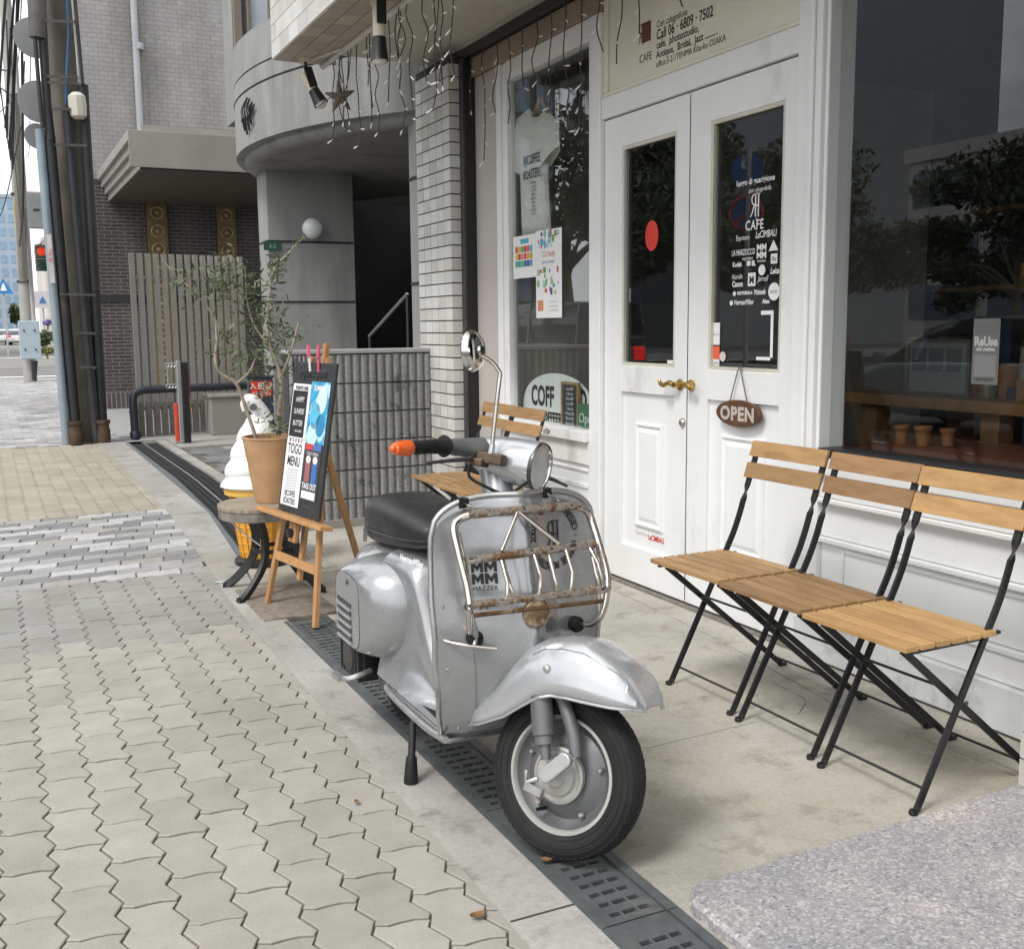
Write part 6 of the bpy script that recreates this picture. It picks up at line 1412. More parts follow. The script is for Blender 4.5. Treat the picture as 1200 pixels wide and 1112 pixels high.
# stepped canopy
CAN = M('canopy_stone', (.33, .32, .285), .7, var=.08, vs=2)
cy0 = 15.0; pc_ = on_y(163, 196, cy0); cx0 = pc_.x; cz0 = pc_.z
for dx, z0, z1 in ((.15, cz0, cz0 + .11), (.10, cz0 + .11, cz0 + .22), (.05, cz0 + .22, cz0 + .33), (.0, cz0 + .33, cz0 + .46)): MB().box(cx0 - .12 + dx, 8, cy0 + dx * .03, 19.200, z0 + .002, z1).build('canopy_step', CAN, tb, bev=.006)
MB().box(cx0 - .118, 8, cy0 - .025, cy0 - .001, cz0 + .0, cz0 + .46).build('fascia', CAN, tb, bev=.004)
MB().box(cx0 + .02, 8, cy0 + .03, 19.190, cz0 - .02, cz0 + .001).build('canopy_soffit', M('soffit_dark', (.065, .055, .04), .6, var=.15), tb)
MB().box(cx0 + .10, 8, cy0 + .35, cy0 + .42, cz0 + .46, cz0 + .60).build('parapet', CAN, tb)
p = on_y(160, 75, 19.150); MB().tube([(p.x, 19.130, cz0 + .4), (p.x, 19.130, 14)], .055, 10).build('downpipe', M('grey_pipe', (.36, .38, .40), .5), tb, smooth=50)
p = on_y(163, 55, 19.150); MB().lathe([(.068, -.05), (.068, .05)], (p.x, 19.130, p.z), (0, 0, 1), 12).build('pipe_collar', MATS['grey_pipe'], tb, smooth=50)
GOLD = M('gold_panel', (.20, .145, .06), .5, .4, .3, 8); GOLD2 = M('gold_motif', (.42, .33, .20), .45, .4, .3, 12)
for px in (184, 265):
    p = on_y(px, 260, 19.150); MB().box(p.x - .16, p.x + .16, 19.130, 19.190, 0.3, cz0).build('gold_strip', GOLD, tb)
    for k in range(11):
        z = .55 + k * .30
        if z > cz0 - .15: break
        MB().tube([(p.x + .10 * math.cos(2*math.pi*q/12), 19.120, z + .10 * math.sin(2*math.pi*q/12)) for q in range(12)], .012, 5, closed=True).build('gold_ring', GOLD2, tb)
        MB().lathe([(.035, 0), (.03, .02), (0, .025)], (p.x, 19.128, z), (0, -1, 0), 8).build('gold_boss', GOLD2, tb)
# slatted screen
SLT = M('fence_slat', (.36, .345, .305), .65, .1, .12, 4)
fn = thing('slat_screen', 'grey upright slat screen in front of the dark brick wall', 'fence', (1.655, 13.93, 0))
dirx = Vector((.865, .40, 0)).normalized() if False else Vector((.965, .262, 0))
sm = MB().box(-.025, .025, -.03, .03, 0.02, 2.24).mesh('slat', SLT)
for k in range(15):
    q = dirx * (.102 * k); inst('slat', sm, fn, (q.x, q.y, 0), (0, 0, math.atan2(dirx.y, dirx.x)))
for z in (.35, 1.95): MB().bar((0, .035, z), tuple(dirx * 1.43 + Vector((0, .035, z))), .03, .04).build('rail', SLT, fn)
sk = MB().box(-.035, .035, -.05, -.032, .02, .42).mesh('foot_board', M('foot_board', (.20, .19, .165), .75, var=.2))
for k in range(15):
    q = dirx * (.102 * k); inst('foot_board', sk, fn, (q.x, q.y, 0), (0, 0, math.atan2(dirx.y, dirx.x)))
# planter, black pipe barrier, bollard with chain rings, red sign box
pl = thing('planter', 'plain concrete planter box behind the ice cream figure', 'planter', (2.45, 13.55, .012))
MB().box(0, .85, 0, .05, 0, .46).box(0, .05, .05, .45, 0, .46).box(.80, .85, .05, .45, 0, .46).box(.05, .80, .40, .45, 0, .46).build('box', CB2, pl, bev=.01); MB().box(-.02, .87, -.02, .47, .462, .50).build('coping', CB2, pl, bev=.008)
NAVY = M('navy_pipe', (.025, .030, .042), .4, .1, .1)
bp = thing('pipe_barrier', 'thick dark navy pipe barrier bent down to the ground by the pole', 'barrier', (0, 0, 0))
MB().tube(smooth_path([(1.56, 13.69, .0), (1.555, 13.69, .25), (1.555, 13.69, .46), (1.575, 13.70, .545), (1.65, 13.71, .585), (1.80, 13.72, .595), (2.4, 13.74, .60), (3.4, 13.80, .61)], 6), .048, 14).build('pipe', NAVY, bp, smooth=50)
MB().lathe([(.052, 0), (.065, .01), (.065, .07), (.052, .09)], (1.56, 13.69, .013), (0, 0, 1), 16).build('foot', NAVY, bp, smooth=40); MB().lathe([(.055, 0), (.055, .03)], (1.556, 13.69, .32), (0, 0, 1), 14).build('collar', NAVY, bp)
bo = thing('bollard', 'steel and black bollard post with a red stripe and chain rings', 'bollard', (2.0, 12.86, .012))
MB().box(-.055, .0, -.05, .05, 0, .95).build('steel_side', M('bollard_steel', (.42, .42, .41), .35, .7), bo, bev=.012); MB().box(.001, .075, -.048, .05, 0, .93).build('black_side', BLKP, bo, bev=.008)
MB().box(-.095, -.056, -.03, .03, 0.02, .46).build('red_stripe', M('red_reflector', (.70, .07, .035), .4), bo, bev=.006); MB().box(.076, .088, -.03, .02, .36, .50).build('amber_stripe', M('amber', (.55, .28, .04), .4), bo); MB().box(.076, .088, -.03, .02, .52, .80).build('rust_stripe', M('red_rust', (.30, .07, .04), .5), bo)
for z in (.90, .66):
    for k in range(3): MB().tube([(-.08 - k * .035 + .022 * math.cos(a), -.02, z + .022 * math.sin(a)) for a in [2*math.pi*q/12 for q in range(12)]], .007, 6, closed=True).build('chain_link', ALU, bo)
MB().tube([(-.155, -.02, .88), (-.150, -.02, .68)], .006, 6).build('hook', ALU, bo); MB().lathe([(.0, 0), (.11, 0), (.11, .006), (0, .006)], (0, 0, -.004), (0, 0, 1), 20).build('base_plate', ALU, bo)
rs = thing('notice_stand', 'dark upright notice stand with a red panel of white writing', 'sign', (2.245, 9.6, .0))
P0 = on_y(291, 449, 9.6); P1 = on_y(320, 449, 9.6); w_ = P1.x - P0.x; rs.location = ((P0.x + P1.x) / 2, 9.6, .0)
hz_ = on_y(305, 443, 9.6).z
MB().box(-w_/2, w_/2, 0, .06, 0, hz_).build('panel', M('notice_dark', (.05, .06, .075), .5), rs, bev=.006); MB().box(-w_/2 - .01, w_/2 + .01, -.005, .065, hz_ + .001, hz_ + .02).build('cap', DKGREY, rs)
MB().box(-w_/2 + .02, w_/2 - .02, -.004, -.0005, hz_ - .165, hz_ - .03).build('red_panel', M('notice_red', (.72, .055, .03), .5), rs)
letters('lettering', '\u5165\u5c45\u53e3', .062, lambda u, v: (u, -.0055, hz_ - .092 + v), PRINT_W, rs, bold=.001, space=1.3); letters('lettering', '(RENTAL)', .040, lambda u, v: (u, -.0055, hz_ - .15 + v), PRINT_W, rs)

# ================================================================== UTILITY POLE AND ITS PIPES
POLE = M('pole_concrete', (.13, .117, .095), .85, var=.2, vs=4, bump=.3, bs=30, dirt=((.075, .06, .045), .48, .7, 3, (1, 1, .25)))
BPIPE = M('black_pipe', (.022, .023, .026), .55, 0, .3, 6, dirt=((.085, .06, .045), .58, .75, 4, (1, 1, .3)))
GPIPE = M('grey_blue_pipe', (.26, .32, .36), .5, 0, .1, 4, dirt=((.18, .18, .17), .6, .8, 5, (1, 1, .3)))
pole = thing('utility_pole', 'weathered concrete utility pole wrapped in black pipes and a grey-blue conduit', 'pole', (1.03, 13.62, 0))
def pp(px, py, y): q_ = on_y(px, py, y); return q_ - Vector((1.03, 13.62, 0))
def ptube(name, a, b_, r, mat, y, n=14): return MB().tube([pp(*a, y), pp(*b_, y)], r, n).build(name, mat, pole, smooth=50)
def base_at(px, y, r): q_ = pp(px, 518, y); q_.z = .0; return q_
def leaning(name, x_bot, x_top, y, r, mat, top=0, rt=None):
    a = pp(x_bot, 518, y); a.z = 0; c_ = pp(x_top, top, y); d = (c_ - a); c2 = a + d * (1.35 if top == 0 else 1.0)
    return MB().tube([a, c2], [r, rt or r], 18).build(name, mat, pole, smooth=50)
leaning('shaft', 101, 70, 13.78, .175, POLE, 0, .15)
leaning('conduit', 78, 46, 13.50, .048, GPIPE, 152)
leaning('black_pipe', 90, 58, 13.52, .062, BPIPE, 160); leaning('black_pipe', 121, 97, 13.56, .060, BPIPE, 100); leaning('black_pipe', 113, 78, 13.50, .055, BPIPE, 130, .05)
MB().tube([pp(59, 165, 13.5), pp(55, 120, 13.5), pp(50, 40, 13.5), pp(44, -40, 13.5)], [.055, .045, .05, .075], 14).build('cable_head', BPIPE, pole, smooth=50)
MB().tube([pp(44, 45, 13.48), pp(42, -60, 13.48)], [.085, .12], 14).build('cable_sleeve', M('sleeve_grey', (.11, .105, .095), .7, var=.2), pole, smooth=50)
MB().tube(smooth_path([pp(76, -30, 13.48), pp(80, 30, 13.48), pp(78, 90, 13.48), pp(77, 122, 13.48)], 5), .014, 8).build('blue_cable', M('blue_cable', (.03, .12, .26), .5), pole, smooth=50)
MB().tube([pp(97, 100, 13.47), pp(88, 0, 13.47), pp(84, -60, 13.47)], .018, 8).build('cable', BPIPE, pole); MB().tube([pp(93, 100, 13.46), pp(83, -20, 13.46)], .012, 8).build('cable', M('white_cable', (.40, .40, .38), .5), pole); MB().tube(smooth_path([pp(50, 150, 13.45), pp(45, 95, 13.45), pp(40, 30, 13.45), pp(36, -30, 13.45)], 4), .022, 8).build('cable', BPIPE, pole)
b = MB(); c_ = pp(91, 124, 13.46); b.lathe([(.05, -.15), (.085, -.12), (.10, .0), (.095, .10), (.05, .14)], c_, (-.06, 0, 1), 10); b.build('junction_cap', M('cap_cream', (.60, .58, .50), .5, var=.1), pole, smooth=30)
for py, x0, x1 in ((25, 52, 88), (90, 55, 92), (97, 56, 93), (128, 60, 96), (170, 64, 102), (345, 70, 112), (390, 90, 112), (430, 93, 113)):
    MB().bar(pp(x0, py, 13.42), pp(x1, py + 1, 13.42), .012, .028).build('band', M('band_steel', (.10, .097, .09), .5, .6, .3, 10), pole)
for px, y in ((89, 13.47), (121, 13.50)):
    q_ = pp(px, 510, y); q_.z = 0; b = MB(); b.lathe([(.0, 0), (.082, 0), (.085, .14), (.075, .17), (.075, .22), (.088, .23), (.088, .27), (.0, .27)], q_, (0, 0, 1), 18); b.build('pipe_foot', M('rusty_foot', (.085, .05, .032), .8, .2, .4, 10, bump=.4), pole, smooth=35)
st_ = pp(60, 300, 13.44); MB().bar(pp(57, 275, 13.448), pp(62, 332, 13.448), .05, .004, (0, 1, 0)).build('sticker', M('pole_sticker', (.62, .56, .55), .6, var=.2, vs=14), pole)
letters('lettering', 'TEL 06', .05, lambda u, v: tuple(pp(59, 300, 13.44) + Vector((v * .9 - .015, -.006, -u))), PRINT_R, pole)
# round sign backs behind the pole
for n_, (px, py, r_, y, lb) in enumerate([(40, 45, .235, 14.6, 'upper round grey sign back on the far side of the pole'), (46, 120, .245, 14.5, 'middle round grey sign back on the far side of the pole'), (44, 160, .15, 14.7, 'small dark sign back below the round ones at the pole')]):
    q_ = on_y(px, py, y); o = MB().lathe([(0, 0), (r_, 0), (r_ + .004, .01), (r_ - .01, .012), (0, .012)], (0, 0, 0), (.15, -1, .06), 30).build('sign_disc', M('sign_back', (.27, .28, .285), .55, .3, .1, 3), None, smooth=30); o.location = q_; tag(o, lb, 'sign', 'sign backs at the pole')
# cables overhead
cb_ = thing('overhead_cables', 'tangle of black overhead cables at the upper left edge', 'cables', (0, 0, 0))
rc = random.Random(3)
for k in range(16):
    y0, y1 = rc.uniform(14, 24), rc.uniform(24, 60); p0 = on_y(rc.uniform(-40, 36), rc.uniform(-30, 150), y0); p1 = on_y(rc.uniform(-20, 40), rc.uniform(60, 320), y1); mid = (p0 + p1) / 2 + Vector((0, 0, -rc.uniform(.1, .8)))
    MB().tube(smooth_path([p0, mid, p1], 8), rc.uniform(.006, .020), 6).build('cable', BPIPE, cb_)
for k in range(5):
    p0 = on_y(18 + k * 1.5, -30, 22); p1 = on_y(6 + k * 2.2, 150 + k * 12, 26); MB().tube(smooth_path([p0, (p0 + p1) / 2 + Vector((rc.uniform(-.1, .1), 0, rc.uniform(-.2, .2))), p1], 6), .022, 6).build('cable', BPIPE, cb_)
# second pole with control box
P2 = thing('utility_pole', 'pale round concrete pole with a light blue control box', 'pole', (1.02, 31.0, 0))
def p2(px, py, y=31.0): return on_y(px, py, y) - Vector((1.02, 31.0, 0))
MB().tube([(p2(36, 447)), p2(29, 330), p2(20, 190), p2(10, 60), p2(2, -60)], [.17, .165, .16, .15, .14], 18).build('shaft', M('pole_pale', (.40, .39, .36), .8, var=.1, vs=2), P2, smooth=50)
MB().tube([p2(40, 380, 30.8), p2(33, 280, 30.8), p2(22, 130, 30.8), p2(16, 30, 30.8)], .055, 10).build('conduit', M('pale_conduit', (.45, .44, .42), .5), P2, smooth=50)
MB().tube([p2(27, 330, 30.6), p2(22, 230, 30.6), p2(17, 110, 30.6)], .10, 10).build('side_pipe', M('dark_side_pipe', (.22, .205, .18), .7), P2, smooth=50)
q0, q1 = p2(24, 421, 30.75), p2(45.5, 376, 30.75); b = MB(); b.box(min(q0.x, q1.x), max(q0.x, q1.x), q0.y - .16, q0.y + .02, q0.z, q1.z); b.build('control_box', M('box_blue', (.46, .56, .62), .5, var=.04), P2, bev=.02)
for u, v in ((.25, .25), (.75, .25), (.25, .75), (.75, .75)): MB().lathe([(.025, 0), (.025, -.02)], (q0.x + (q1.x - q0.x) * u, q0.y - .16, q0.z + (q1.z - q0.z) * v), (0, 1, 0), 8).build('bolt', DKGREY, P2)
MB().tube([p2(39, 423, 30.8), p2(40, 445, 30.8)], .05, 8).tube([p2(43, 423, 30.8), p2(41, 446, 30.8)], .035, 8).build('cable', DKGREY, P2)
MB().box(p2(16, 240).x, p2(22, 240).x, -.3, -.2, p2(16, 275).z, p2(16, 238).z).build('yellow_sign', M('sign_yellow', (.62, .48, .05), .5), P2)
for py in (228, 330): MB().lathe([(.19, -.03), (.19, .03)], p2(29 - (330 - py) * .07, py), (0, 0, 1), 16).build('band', DKGREY, P2)
# signal head
tl_ = thing('traffic_signal', 'pedestrian signal showing red behind the pole', 'traffic signal', on_y(49, 298, 36.0))
MB().box(-.19, .19, 0, .18, -.10, .26).box(-.19, .19, 0, .18, -.50, -.14).build('housing', M('signal_grey', (.12, .13, .12), .5), tl_, bev=.02)
MB().lathe([(.13, -.02), (.0, -.03)], (0, .0, .08), (0, 1, 0), 18).build('red_lamp', M('signal_red', (.8, .08, .03), .4, emit=((1, .04, .01), .2)), tl_); MB().lathe([(.13, -.02), (.0, -.03)], (0, .0, -.36), (0, 1, 0), 18).build('green_lamp', M('signal_off', (.02, .06, .05), .3), tl_)
b = MB(); b.box(-.20, .20, -.20, 0, .265, .28); b.box(-.20, .20, -.20, 0, -.135, -.12); b.build('visor', BLKP, tl_)
MB().tube([(.3, .1, 1.2), (.3, .1, -3.2)], .06, 10).build('post', M('signal_post', (.40, .41, .41), .5), tl_); MB().bar((0, .1, .2), (.3, .1, .2), .05, .05).build('arm', DKGREY, tl_)
cs = thing('crossing_sign', 'blue triangular crossing sign at the left edge', 'sign', on_y(4, 336, 60.0))
MB().prism([(-.45, -.36), (.45, -.36), (0, .40)], lambda u, v, h: (u, h, v), 0, .04).build('plate', M('sign_blue', (.03, .22, .55), .5), cs); MB().prism([(-.15, -.21), (.15, -.21), (.04, .15), (-.04, .15)], lambda u, v, h: (u, h - .02, v), 0, .01).build('symbol', PRINT_W, cs); MB().tube([(0, .08, .6), (0, .08, on_z(4, 395).z - 4)], .05, 8).build('post', MATS['signal_post'], cs)

gb_ = thing('signal_box', 'grey metal box fixed to the pole above the pedestrian signal', 'box', on_y(43, 268, 33.0))
MB().box(-.28, .28, -.15, .15, 0, .95).build('case', M('case_grey', (.30, .32, .33), .5), gb_, bev=.02); MB().box(-.06, .10, -.155, -.151, .45, .52).build('plate', DKGREY, gb_)
ds_ = thing('direction_sign', 'small pale street sign with a blue mark above the violet flowers', 'sign', on_y(50, 352, 46.0))
MB().box(-.30, .30, 0, .03, -.30, .35).build('plate', M('plate_pale', (.62, .60, .62), .5), ds_); MB().prism([(-.14, -.12), (.14, -.12), (0, .16)], lambda u, v, h: (u, h - .01, v), 0, .005).build('mark', M('mark_blue', (.06, .20, .45), .5), ds_)
MB().tube([(0, .06, .35), (0, .06, -2.2)], .03, 8).build('post', MATS['signal_post'], ds_)
rsn = thing('street_banner', 'red and white banner sign hanging beside the grey signal box', 'sign', on_y(38, 232, 40.0))
MB().box(-.35, .35, 0, .05, -.6, .2).build('board', M('banner_red', (.50, .16, .14), .6, var=.4, vs=3), rsn); MB().box(-.25, .25, -.01, -.001, -.3, .0).build('text_panel', PRINT_W, rsn)

# ================================================================== FAR END OF THE STREET
def tower(name, label, x0, x1, y0, y1, h, wall, glass, nx, nz, z0=1.0, face='y', frac=.6, ny=0):
    t_ = thing(name, label, 'building', ((x0 + x1) / 2, (y0 + y1) / 2, 0)); hx, hy = (x1 - x0) / 2, (y1 - y0) / 2
    MB().box(-hx, hx, -hy, hy, -.2, h).build('wall', wall, t_)
    MB().box(-hx - .15, hx + .15, -hy - .15, hy + .15, h + .002, h + .5).build('parapet', wall, t_)
    sx_, sz_ = 2 * hx / max(1, nx), (h - z0) / nz
    if nx:
        me = MB().box(-sx_ * frac / 2, sx_ * frac / 2, -.05, .03, -sz_ * .3, sz_ * .3).mesh('window', glass)
        for i in range(nx):
            for k in range(nz): inst('window', me, t_, (-hx + sx_ * (i + .5), -hy, z0 + sz_ * (k + .5)))
    if ny:
        sy_ = 2 * hy / ny; me = MB().box(-.03, .05, -sy_ * frac / 2, sy_ * frac / 2, -sz_ * .3, sz_ * .3).mesh('window', glass)
        for i in range(ny):
            for k in range(nz): inst('window', me, t_, (hx, -hy + sy_ * (i + .5), z0 + sz_ * (k + .5)))
    return t_
WG = M('far_glass', (.13, .19, .26), .15, 0, .15, 1); WG2 = M('far_glass_blue', (.22, .34, .46), .2, 0, .15, 1)
BLU = M('far_blue_wall', (.34, .42, .50), .6, var=.06, vs=.2); PALE = M('far_pale_wall', (.58, .55, .50), .7, var=.06, vs=.3); OFFW = M('far_white_wall', (.62, .60, .57), .7, var=.05, vs=.3); TAN = M('far_tan_wall', (.36, .31, .25), .7, var=.08, vs=.3)
tower('office_tower', 'hazy blue glass office block far down the street', -6, 7.2, 190, 215, 22, BLU, WG2, 9, 10)
tower('low_building', 'pale low building at the far end of the street, beside the blue block', 7.4, 16.5, 150, 175, 12.5, PALE, WG, 5, 4)
tower('low_building', 'white shopfront building across the side street, behind the signal', 4.4, 9.5, 62, 80, 6.8, OFFW, WG, 4, 2)
tower('narrow_house', 'narrow tan house at the left edge far down the street', -2.0, .9, 120, 135, 6.5, TAN, WG, 2, 2)
HED = piece_mat('hedge_leaf', [(0, (.03, .055, .02)), (.6, (.07, .11, .04)), (1, (.13, .17, .06))], .6, True, .15, 4)
def leafball(mb, c_, r, n, s_, rnd, sc=(1, 1, 1)):
    for k in range(n):
        d = Vector((rnd.gauss(0, 1), rnd.gauss(0, 1), rnd.gauss(0, 1))).normalized(); rr = r * (rnd.random() ** .4)
        p = Vector(c_) + Vector((d.x * sc[0], d.y * sc[1], d.z * sc[2])) * rr
        u = Vector((rnd.gauss(0, 1), rnd.gauss(0, 1), rnd.gauss(0, 1))).normalized(); v = u.orthogonal().normalized(); v = (v + u.cross(v) * rnd.uniform(-1, 1)).normalized(); s2 = s_ * rnd.uniform(.6, 1.3)
        mb.add([p - u * s2, p + v * s2 * .45, p + u * s2, p - v * s2 * .45], [(0, 1, 2, 3)])
rg = random.Random(21)
def shrub(name, label, px0, px1, py0, py1, y, mat, n=500, s_=.10, cat='shrub'):
    a, c_ = on_y(px0, py1, y), on_y(px1, py0, y); cen = (a + c_) / 2; t_ = thing(name, label, cat, (cen.x, y, max(0, a.z)))
    b = MB(); hx, hz = abs(c_.x - a.x) / 2, abs(c_.z - a.z) / 2
    for k in range(7): leafball(b, (rg.uniform(-.5, .5) * hx, rg.uniform(-.5, .5) * hx, hz * rg.uniform(.4, 1.6)), hx * .75, n // 7, s_, rg, (1, 1, hz / hx * .6))
    b.build('foliage', mat, t_, fix=False)
    b = MB()
    for k in range(3): b.tube([(0, 0, -.15), (rg.uniform(-.5, .5) * hx, rg.uniform(-.3, .3) * hx, hz)], [.04, .015], 6)
    b.build('stem', BARK, t_)
shrub('hedge', 'dark green shrub beyond the crossing, left of the pole conduit', 44, 63, 383, 410, 45, HED)
YG = piece_mat('yellow_green_leaf', [(0, (.14, .17, .04)), (1, (.26, .28, .08))], .6, True, .15, 4)
shrub('ground_shrub', 'yellow green low planting under the dark shrub', 47, 64, 406, 416, 43.5, YG, 300, .08)
shrub('hydrangea', 'violet blue flower head above the dark shrub', 50, 60, 372, 383, 44.5, M('hydrangea', (.20, .19, .42), .7, var=.25, vs=9), 240, .06, 'flowers')
shrub('street_tree', 'small dark tree far down the street above the white car', 12, 26, 357, 382, 130, HED, 500, .3, 'tree')
# cars
def car(name, label, loc, rz, paint, kind='hatch', L=4.1, W=1.68, Hh=1.5):
    t_ = thing(name, label, 'van' if kind == 'van' else 'car', loc, rz)
    k = L / 4.1
    if kind == 'van':
        bo_ = [(-2.0, .50, .80, .80), (-1.95, .36, 1.05, .84), (-1.2, .30, 1.08, .85), (1.0, .30, 1.06, .85), (1.75, .32, 1.02, .83), (2.0, .36, .85, .78), (2.05, .45, .65, .72)]
        ca = [(-1.98, 1.04, 1.30, .80), (-1.93, 1.04, 1.86, .74), (-.5, 1.05, 1.92, .74), (.9, 1.04, 1.88, .73), (1.35, 1.02, 1.50, .76), (1.78, 1.0, 1.06, .80)]
    else:
        bo_ = [(-2.02, .50, .80, .70), (-1.92, .32, .93, .80), (-1.2, .24, .95, .84), (.4, .24, .93, .84), (1.1, .26, .90, .83), (1.75, .30, .78, .78), (2.0, .36, .66, .68), (2.06, .42, .58, .6)]
        ca = [(-1.92, .92, .98, .74), (-1.6, .92, 1.34, .64), (-1.0, .92, 1.47, .60), (.0, .92, 1.48, .60), (.55, .92, 1.34, .62), (1.15, .89, .94, .72)]
    def hull(st, top_in):
        rows_ = []
        for x, z0, z1, w_ in st:
            x *= k; z1_ = z1 * Hh / 1.5 if kind != 'van' else z1
            rows_.append([(x, -w_ * .93, z0), (x, -w_, z0 + (z1_ - z0) * .35), (x, -w_ * .985, z0 + (z1_ - z0) * .8), (x, -w_ * top_in, z1_), (x, w_ * top_in, z1_), (x, w_ * .985, z0 + (z1_ - z0) * .8), (x, w_, z0 + (z1_ - z0) * .35), (x, w_ * .93, z0)])
        return MB().grid(rows_, close_u=True, caps=True)
    hull(bo_, .92).build('body', paint, t_, smooth=40, bev=.03)
    hull(ca, .90).build('cabin', M('car_glass', (.03, .035, .04), .08, 0, .05, coat=.6), t_, smooth=40)
    rf = [(x, z1 - .05, z1 + .012, w_ * .92) for x, z0, z1, w_ in ca[1:-1]]; hull(rf, .9).build('roof', paint, t_, smooth=40)
    for sg in (-1, 1):
        for x0, z0 in ((ca[1][0], ca[1][2]), ((ca[2][0] + ca[3][0]) / 2, ca[2][2]), (ca[-2][0], ca[-2][2])):
            MB().bar((x0 * k, sg * ca[0][3] * 1.0, .95), (x0 * k * .98, sg * ca[2][3] * .94, z0 * (Hh / 1.5 if kind != 'van' else 1)), .07, .03, (0, 1, 0)).build('pillar', paint, t_)
        MB().box(1.05 * k - .1, 1.05 * k + .02, sg * .86, sg * .99, .93, 1.06).build('mirror', paint, t_, bev=.02)
        MB().box(1.72 * k, 2.0 * k, sg * .45, sg * .70, .62, .74).build('headlight', M('headlamp', (.70, .72, .72), .15, .3), t_, bev=.02); MB().box(-2.03 * k, -1.88 * k, sg * .50, sg * .76, .72, .90 if kind != 'van' else 1.0).build('tail_light', M('tail_lamp', (.55, .02, .02), .3, emit=((1, .03, .02), .8)), t_, bev=.02)
        for x in (-1.25, 1.28):
            wh = MB().lathe([(.18, -.10), (.27, -.10), (.30, -.06), (.30, .06), (.27, .10), (.18, .10)], (x * k, sg * .76, .30), (0, 1, 0), 22).build('wheel', RUBBER, t_, smooth=40)
            MB().lathe([(.18, .0), (.17, .092), (.05, .10), (0, .10)], (x * k, sg * .76, .30), (0, sg, 0), 18).build('rim', ALU, wh, smooth=40)
    MB().box(2.0 * k, 2.075 * k, -.24, .24, .42, .53).build('number_plate', PRINT_W, t_); MB().box(-2.075 * k, -2.0 * k, -.24, .24, .45, .56).build('number_plate', PRINT_W, t_)
    return t_
CARW = M('car_white', (.72, .72, .72), .3, .1, .03, coat=.6); CARG = M('car_grey', (.16, .165, .17), .3, .4, .05, coat=.6); CARB = M('car_slate', (.24, .29, .33), .28, .4, .05, coat=.6)
p = on_y(18, 392, 112); car('parked_car', 'white car seen from behind far down the street', (p.x, 112, .0), R(92), CARW)
p = on_y(2, 392, 114); car('parked_car', 'white car cut by the left edge far down the street', (p.x, 116, .0), R(92), CARW)

# ================================================================== ACROSS THE STREET (seen mirrored in the cafe glass)
TL = piece_mat('street_leaf', [(0, (.025, .045, .018)), (.6, (.055, .085, .03)), (1, (.10, .13, .05))], .55, True, .15, 3)
def street_tree():
    t_ = thing('street_tree', '', 'tree'); rnd = random.Random(9); b = MB(); lv = MB()
    b.tube(smooth_path([(0, 0, 0), (.05, .05, 1.5), (-.05, .1, 3.2), (.1, 0, 5)], 4), [.20 - .01 * k for k in range(13)], 10)
    for k in range(11):
        a = k * 2.4; r_ = rnd.uniform(1.2, 2.5); z0 = rnd.uniform(2.0, 4.4); e = Vector((r_ * math.cos(a), r_ * math.sin(a), z0 + rnd.uniform(.6, 2.6)))
        b.tube(smooth_path([(0, 0, z0), (e.x * .5, e.y * .5, z0 + .8), e], 3), [.07, .06, .05, .045, .04, .03, .02], 6)
        for q in range(3): leafball(lv, e + Vector((rnd.gauss(0, .5), rnd.gauss(0, .5), rnd.gauss(0, .5))), rnd.uniform(.6, 1.1), 260, .13, rnd, (1, 1, .75))
    for k in range(6): leafball(lv, (rnd.gauss(0, .7), rnd.gauss(0, .7), rnd.uniform(4.5, 7.0)), 1.0, 260, .13, rnd)
    b.build('trunk', BARK, t_, smooth=60); lv.build('crown', TL, t_, fix=False); return t_
t0 = street_tree()
ORD = ('first', 'second', 'third', 'fourth', 'fifth', 'sixth')
for i, (x, y, s_, rz) in enumerate([(-13.1, 9.0, .62, .9), (-13.2, 15.5, .66, .3), (-13.0, 21.0, .74, 1.7), (-13.3, 27.0, .92, 2.9), (-13.0, 34.0, 1.08, 4.1), (-13.2, 47.0, 1.15, 5.2)]):
    o = t0 if i == 0 else copy_tree(t0); o.location = (x, y, 0); o.scale = (s_ * 1.1, s_ * 1.1, s_ * random.uniform(.95, 1.1)); o.rotation_euler = (0, 0, rz)
    o['label'] = ORD[i] + ' street tree across the road from the near end, mirrored in the glass'; o['group'] = 'street trees across the road'
GRYT = M('tower_grey', (.22, .24, .27), .5, var=.08, vs=.1)
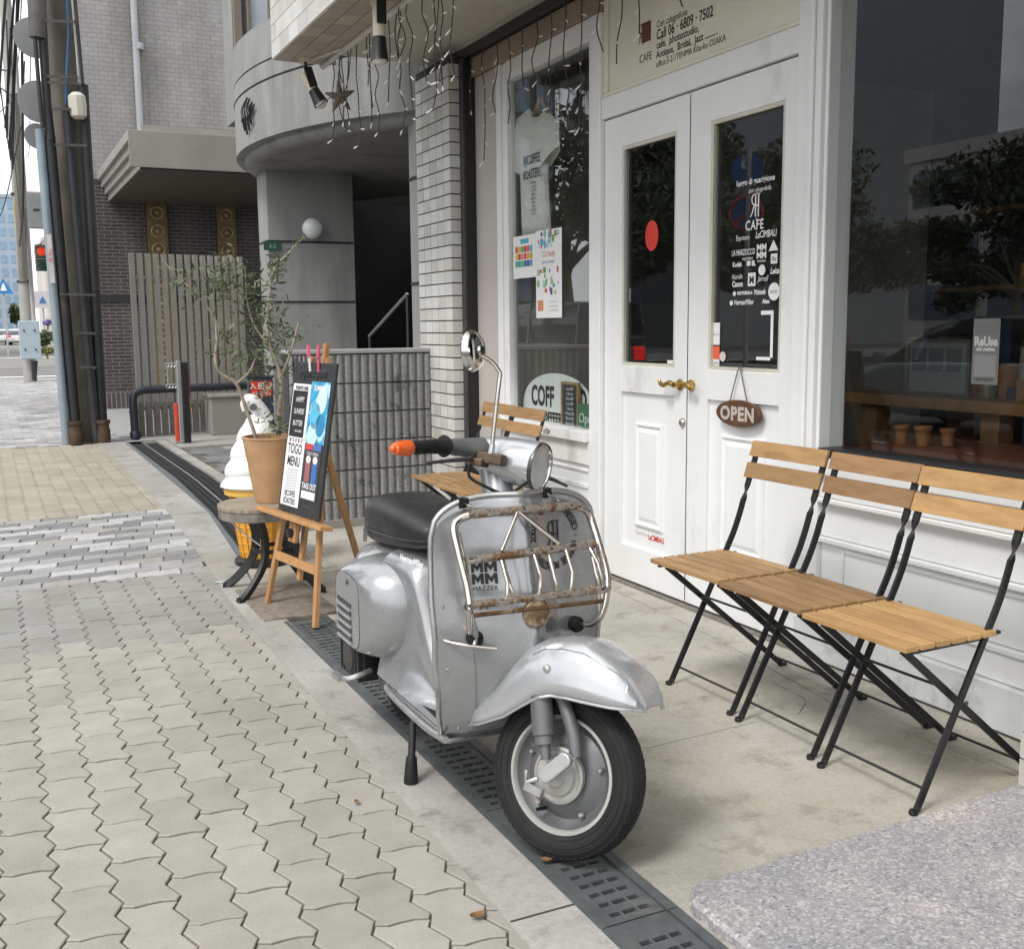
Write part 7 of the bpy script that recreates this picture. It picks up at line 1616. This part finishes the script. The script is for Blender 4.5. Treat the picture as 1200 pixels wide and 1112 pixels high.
tower('office_tower', 'tall grey blue office tower across the road, mirrored in the right window', -60, -36, 56, 66.5, 60, GRYT, M('tower_glass', (.17, .20, .24), .25, 0, .1, 1), 0, 16, 2, ny=3, frac=.92)
tower('office_tower', 'dark slab tower across the road, mirrored in the left window', -24, -17, 55.5, 84, 40, M('tower_dark', (.035, .033, .03), .6, var=.1, vs=.1), WG, 5, 11, 2, ny=0, frac=.7)
tower('office_block', 'long low pale office block across the road, mirrored in the right window', -42, -26, 2, 31, 7.2, OFFW, WG, 0, 3, 1, ny=8, frac=.85)
car('parked_car', 'dark slate hatchback at the far kerb, mirrored in the right window', (-5.6, 9.6, -.11), R(90), CARB)
car('parked_van', 'grey van on the road, mirrored in the left window', (-5.4, 20.5, -.11), R(90), CARG, 'van')
ps = thing('parking_sign', 'round blue parking and no-parking signs on one post at the kerb', 'sign', (-2.45, 10.55, 0))
MB().tube([(0, 0, 0), (0, 0, 3.4)], .03, 10).build('post', MATS['signal_post'], ps, smooth=50)
# they face the footway end of the street
for z, ring in ((3.12, False), (2.62, True)):
    o = MB().lathe([(0, .012), (.19, .012), (.19, 0), (0, 0)], (.0, .03, z), (.75, -.66, 0), 30).build('disc', M('sign_disc_blue', (.035, .13, .42), .5), ps)
    n_ = Vector((.75, -.66, 0)); s_ = Vector((.66, .75, 0)); c_ = Vector((0, .03, z)) + n_ * .0135
    if ring:
        MB().tube([c_ + s_ * .19 * math.cos(a) + Vector((0, 0, .19 * math.sin(a))) for a in [2*math.pi*q/28 for q in range(28)]], .018, 6, closed=True).build('red_ring', PRINT_R, o); MB().bar(c_ + s_ * .13 + Vector((0, 0, -.13)), c_ - s_ * .13 + Vector((0, 0, .13)), .008, .035).build('red_bar', PRINT_R, o)
    else:
        letters('lettering', 'P', .26, lambda u, v: tuple(c_ + s_ * u + Vector((0, 0, v - .06))), PRINT_W, o, bold=.005); letters('lettering', '60', .09, lambda u, v: tuple(c_ + s_ * u + Vector((0, 0, v - .15))), PRINT_W, o); letters('lettering', '8-20', .07, lambda u, v: tuple(c_ + s_ * u + Vector((0, 0, v + .13))), PRINT_W, o)
